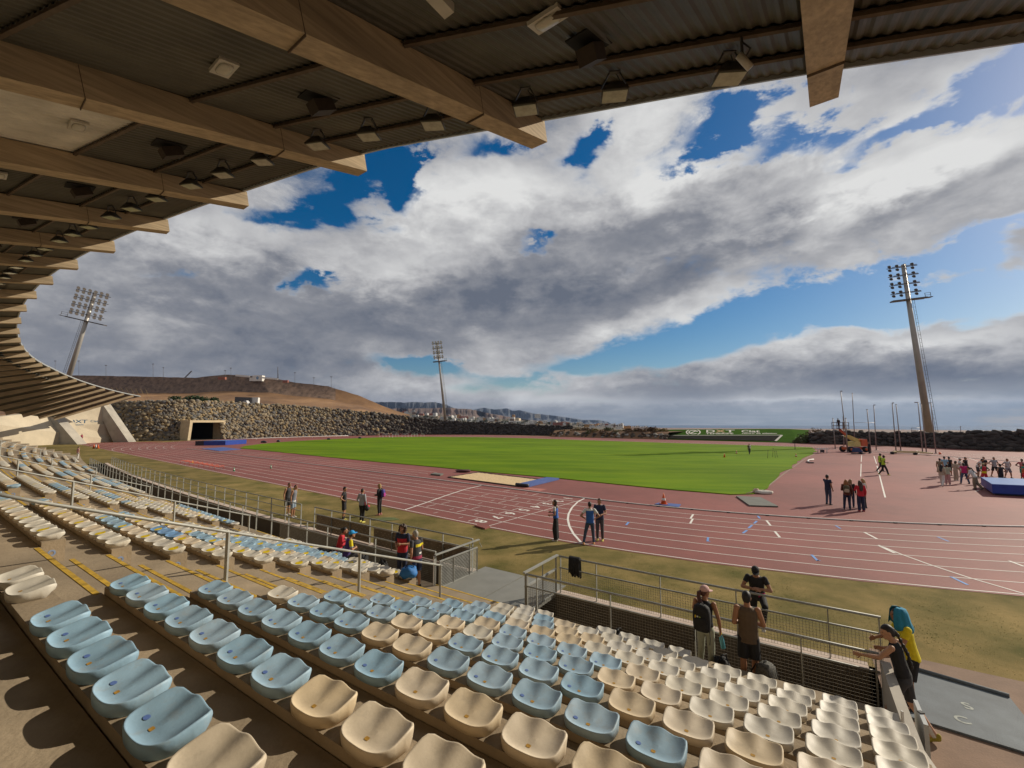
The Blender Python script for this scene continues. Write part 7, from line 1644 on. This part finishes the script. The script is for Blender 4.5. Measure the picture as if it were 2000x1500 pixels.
    for dx, c_ in ((0, 0), (.5, .1), (.95, 0), (1.5, .15)): mb.tube([P + Vector((dx, 0, 0)), P + Vector((dx + .15, c_, .75))], .06, 5)
    mb.bar(P + Vector((-.1, 0, .7)), P + Vector((1.8, .1, .72)), .1); mb.build('stand_frame', HW, t); mb = MB(); mb.box(P + Vector((.7, -.1, .3)), (.5, .3, .4)); mb.build('box', VD, t)
    # fence patch of lawn: worn green spot
    up = at(752, 1014); mb = MB(); soft(mb, Vector((up.x, up.y, -.005)), (.75, .42, .012), 2); o = mb.build('green_patch', mat('greener_grass', (.085, .105, .028), .95, .3, 3, .5, 40)); tag(o, 'small patch of greener grass on the dry verge below the tracksuit woman', 'grass patch')
build_field()


# ------------------------------------------------------------------ grass tufts of the near verge
def build_tufts():
    r = np.random.default_rng(3); n = 60000
    s = r.uniform(-9, 26, n); p = 12.32 + (r.random(n) ** 1.5) * 9.0
    a = s / R0; rr = R0 + 10 - p
    x = CC[0] + rr * (-np.cos(a) * N0[0] + np.sin(a) * U0[0]); y = CC[1] + rr * (-np.cos(a) * N0[1] + np.sin(a) * U0[1])
    o_ = -((x - C1[0]) * TN[0] + (y - C1[1]) * TN[1]); t_ = (x - C1[0]) * TD[0] + (y - C1[1]) * TD[1]
    rad1 = np.hypot(x - C1[0], y - C1[1])
    ok = np.where(t_ > 0, o_ > 46.55, rad1 > 46.55) & ~((s < -1.1) & (p < 13.3)) & ~((s > 6.3) & (s < 9.7) & (p < 12.8))
    # clumps: keep more where a slow noise is high
    cl = np.array([noise.noise(Vector((u * .55, v * .55, 0))) for u, v in zip(x, y)]); ok &= r.random(n) < np.clip(.55 + cl * 1.2, .12, 1)
    x, y, cl = x[ok], y[ok], cl[ok]; n = len(x); h = r.uniform(.006, .016, n) * (1 + .5 * np.clip(cl, -.4, 1)); w = r.uniform(.005, .011, n); an = r.uniform(0, 6.28, n); lx, ly = r.normal(0, .022, n), r.normal(0, .022, n)
    V = np.zeros((n, 3, 3)); V[:, 0] = np.c_[x - w * np.cos(an), y - w * np.sin(an), np.zeros(n)]; V[:, 1] = np.c_[x + w * np.cos(an), y + w * np.sin(an), np.zeros(n)]; V[:, 2] = np.c_[x + lx, y + ly, h]
    g = np.clip(.5 + cl * 1.1 + r.normal(0, .22, n), 0, 1)[:, None]; col = (1 - g) * np.array([[.36, .26, .10]]) + g * np.array([[.19, .19, .055]]); col = col * r.uniform(.75, 1.2, (n, 1))
    me = bpy.data.meshes.new('verge_tufts'); me.vertices.add(n * 3); me.vertices.foreach_set('co', V.ravel()); me.loops.add(n * 3); me.loops.foreach_set('vertex_index', np.arange(n * 3, dtype=np.int32)); me.polygons.add(n)
    me.polygons.foreach_set('loop_start', np.arange(0, n * 3, 3, dtype=np.int32)); me.polygons.foreach_set('loop_total', np.full(n, 3, np.int32)); me.update(); me.validate()
    at_ = me.color_attributes.new('tone', 'FLOAT_COLOR', 'POINT'); c4 = np.ones((n, 3, 4)); c4[:, :, :3] = col[:, None, :]; at_.data.foreach_set('color', c4.ravel().astype(np.float32))
    me.materials.append(mat('tuft_blades', (.95, .95, .95), .9, .05, 3, attr='tone', spec=.1)); o = bpy.data.objects.new('verge_tufts', me); COL.objects.link(o)
    tag(o, 'short dry grass tufts on the verge between the stand and the track', 'grass', kind='stuff')
build_tufts()

# ------------------------------------------------------------------ haze between here and the mountains
def build_haze():
    mb = MB(); mb.box((0, 3600, 150), (19000, 8800, 424)); me_o = mb.build('haze', [], origin=(0, 0, 0)) if False else None
    m = bpy.data.materials.new('haze_air'); m.use_nodes = True; nt = m.node_tree; nt.nodes.clear(); out = nt.nodes.new('ShaderNodeOutputMaterial'); v = nt.nodes.new('ShaderNodeVolumePrincipled')
    v.inputs['Color'].default_value = (.46, .63, 1.0, 1); v.inputs['Density'].default_value = HAZE_DENSITY; v.inputs['Anisotropy'].default_value = .2; nt.links.new(v.outputs[0], out.inputs['Volume'])
    o = mb.build('haze', m, origin=(0, 0, 0)); tag(o, 'thin blue marine haze over the coast', 'haze', kind='stuff')
HAZE_DENSITY = 3.4e-5
build_haze()
for o in ALL:
    if '_org' in o: del o['_org']
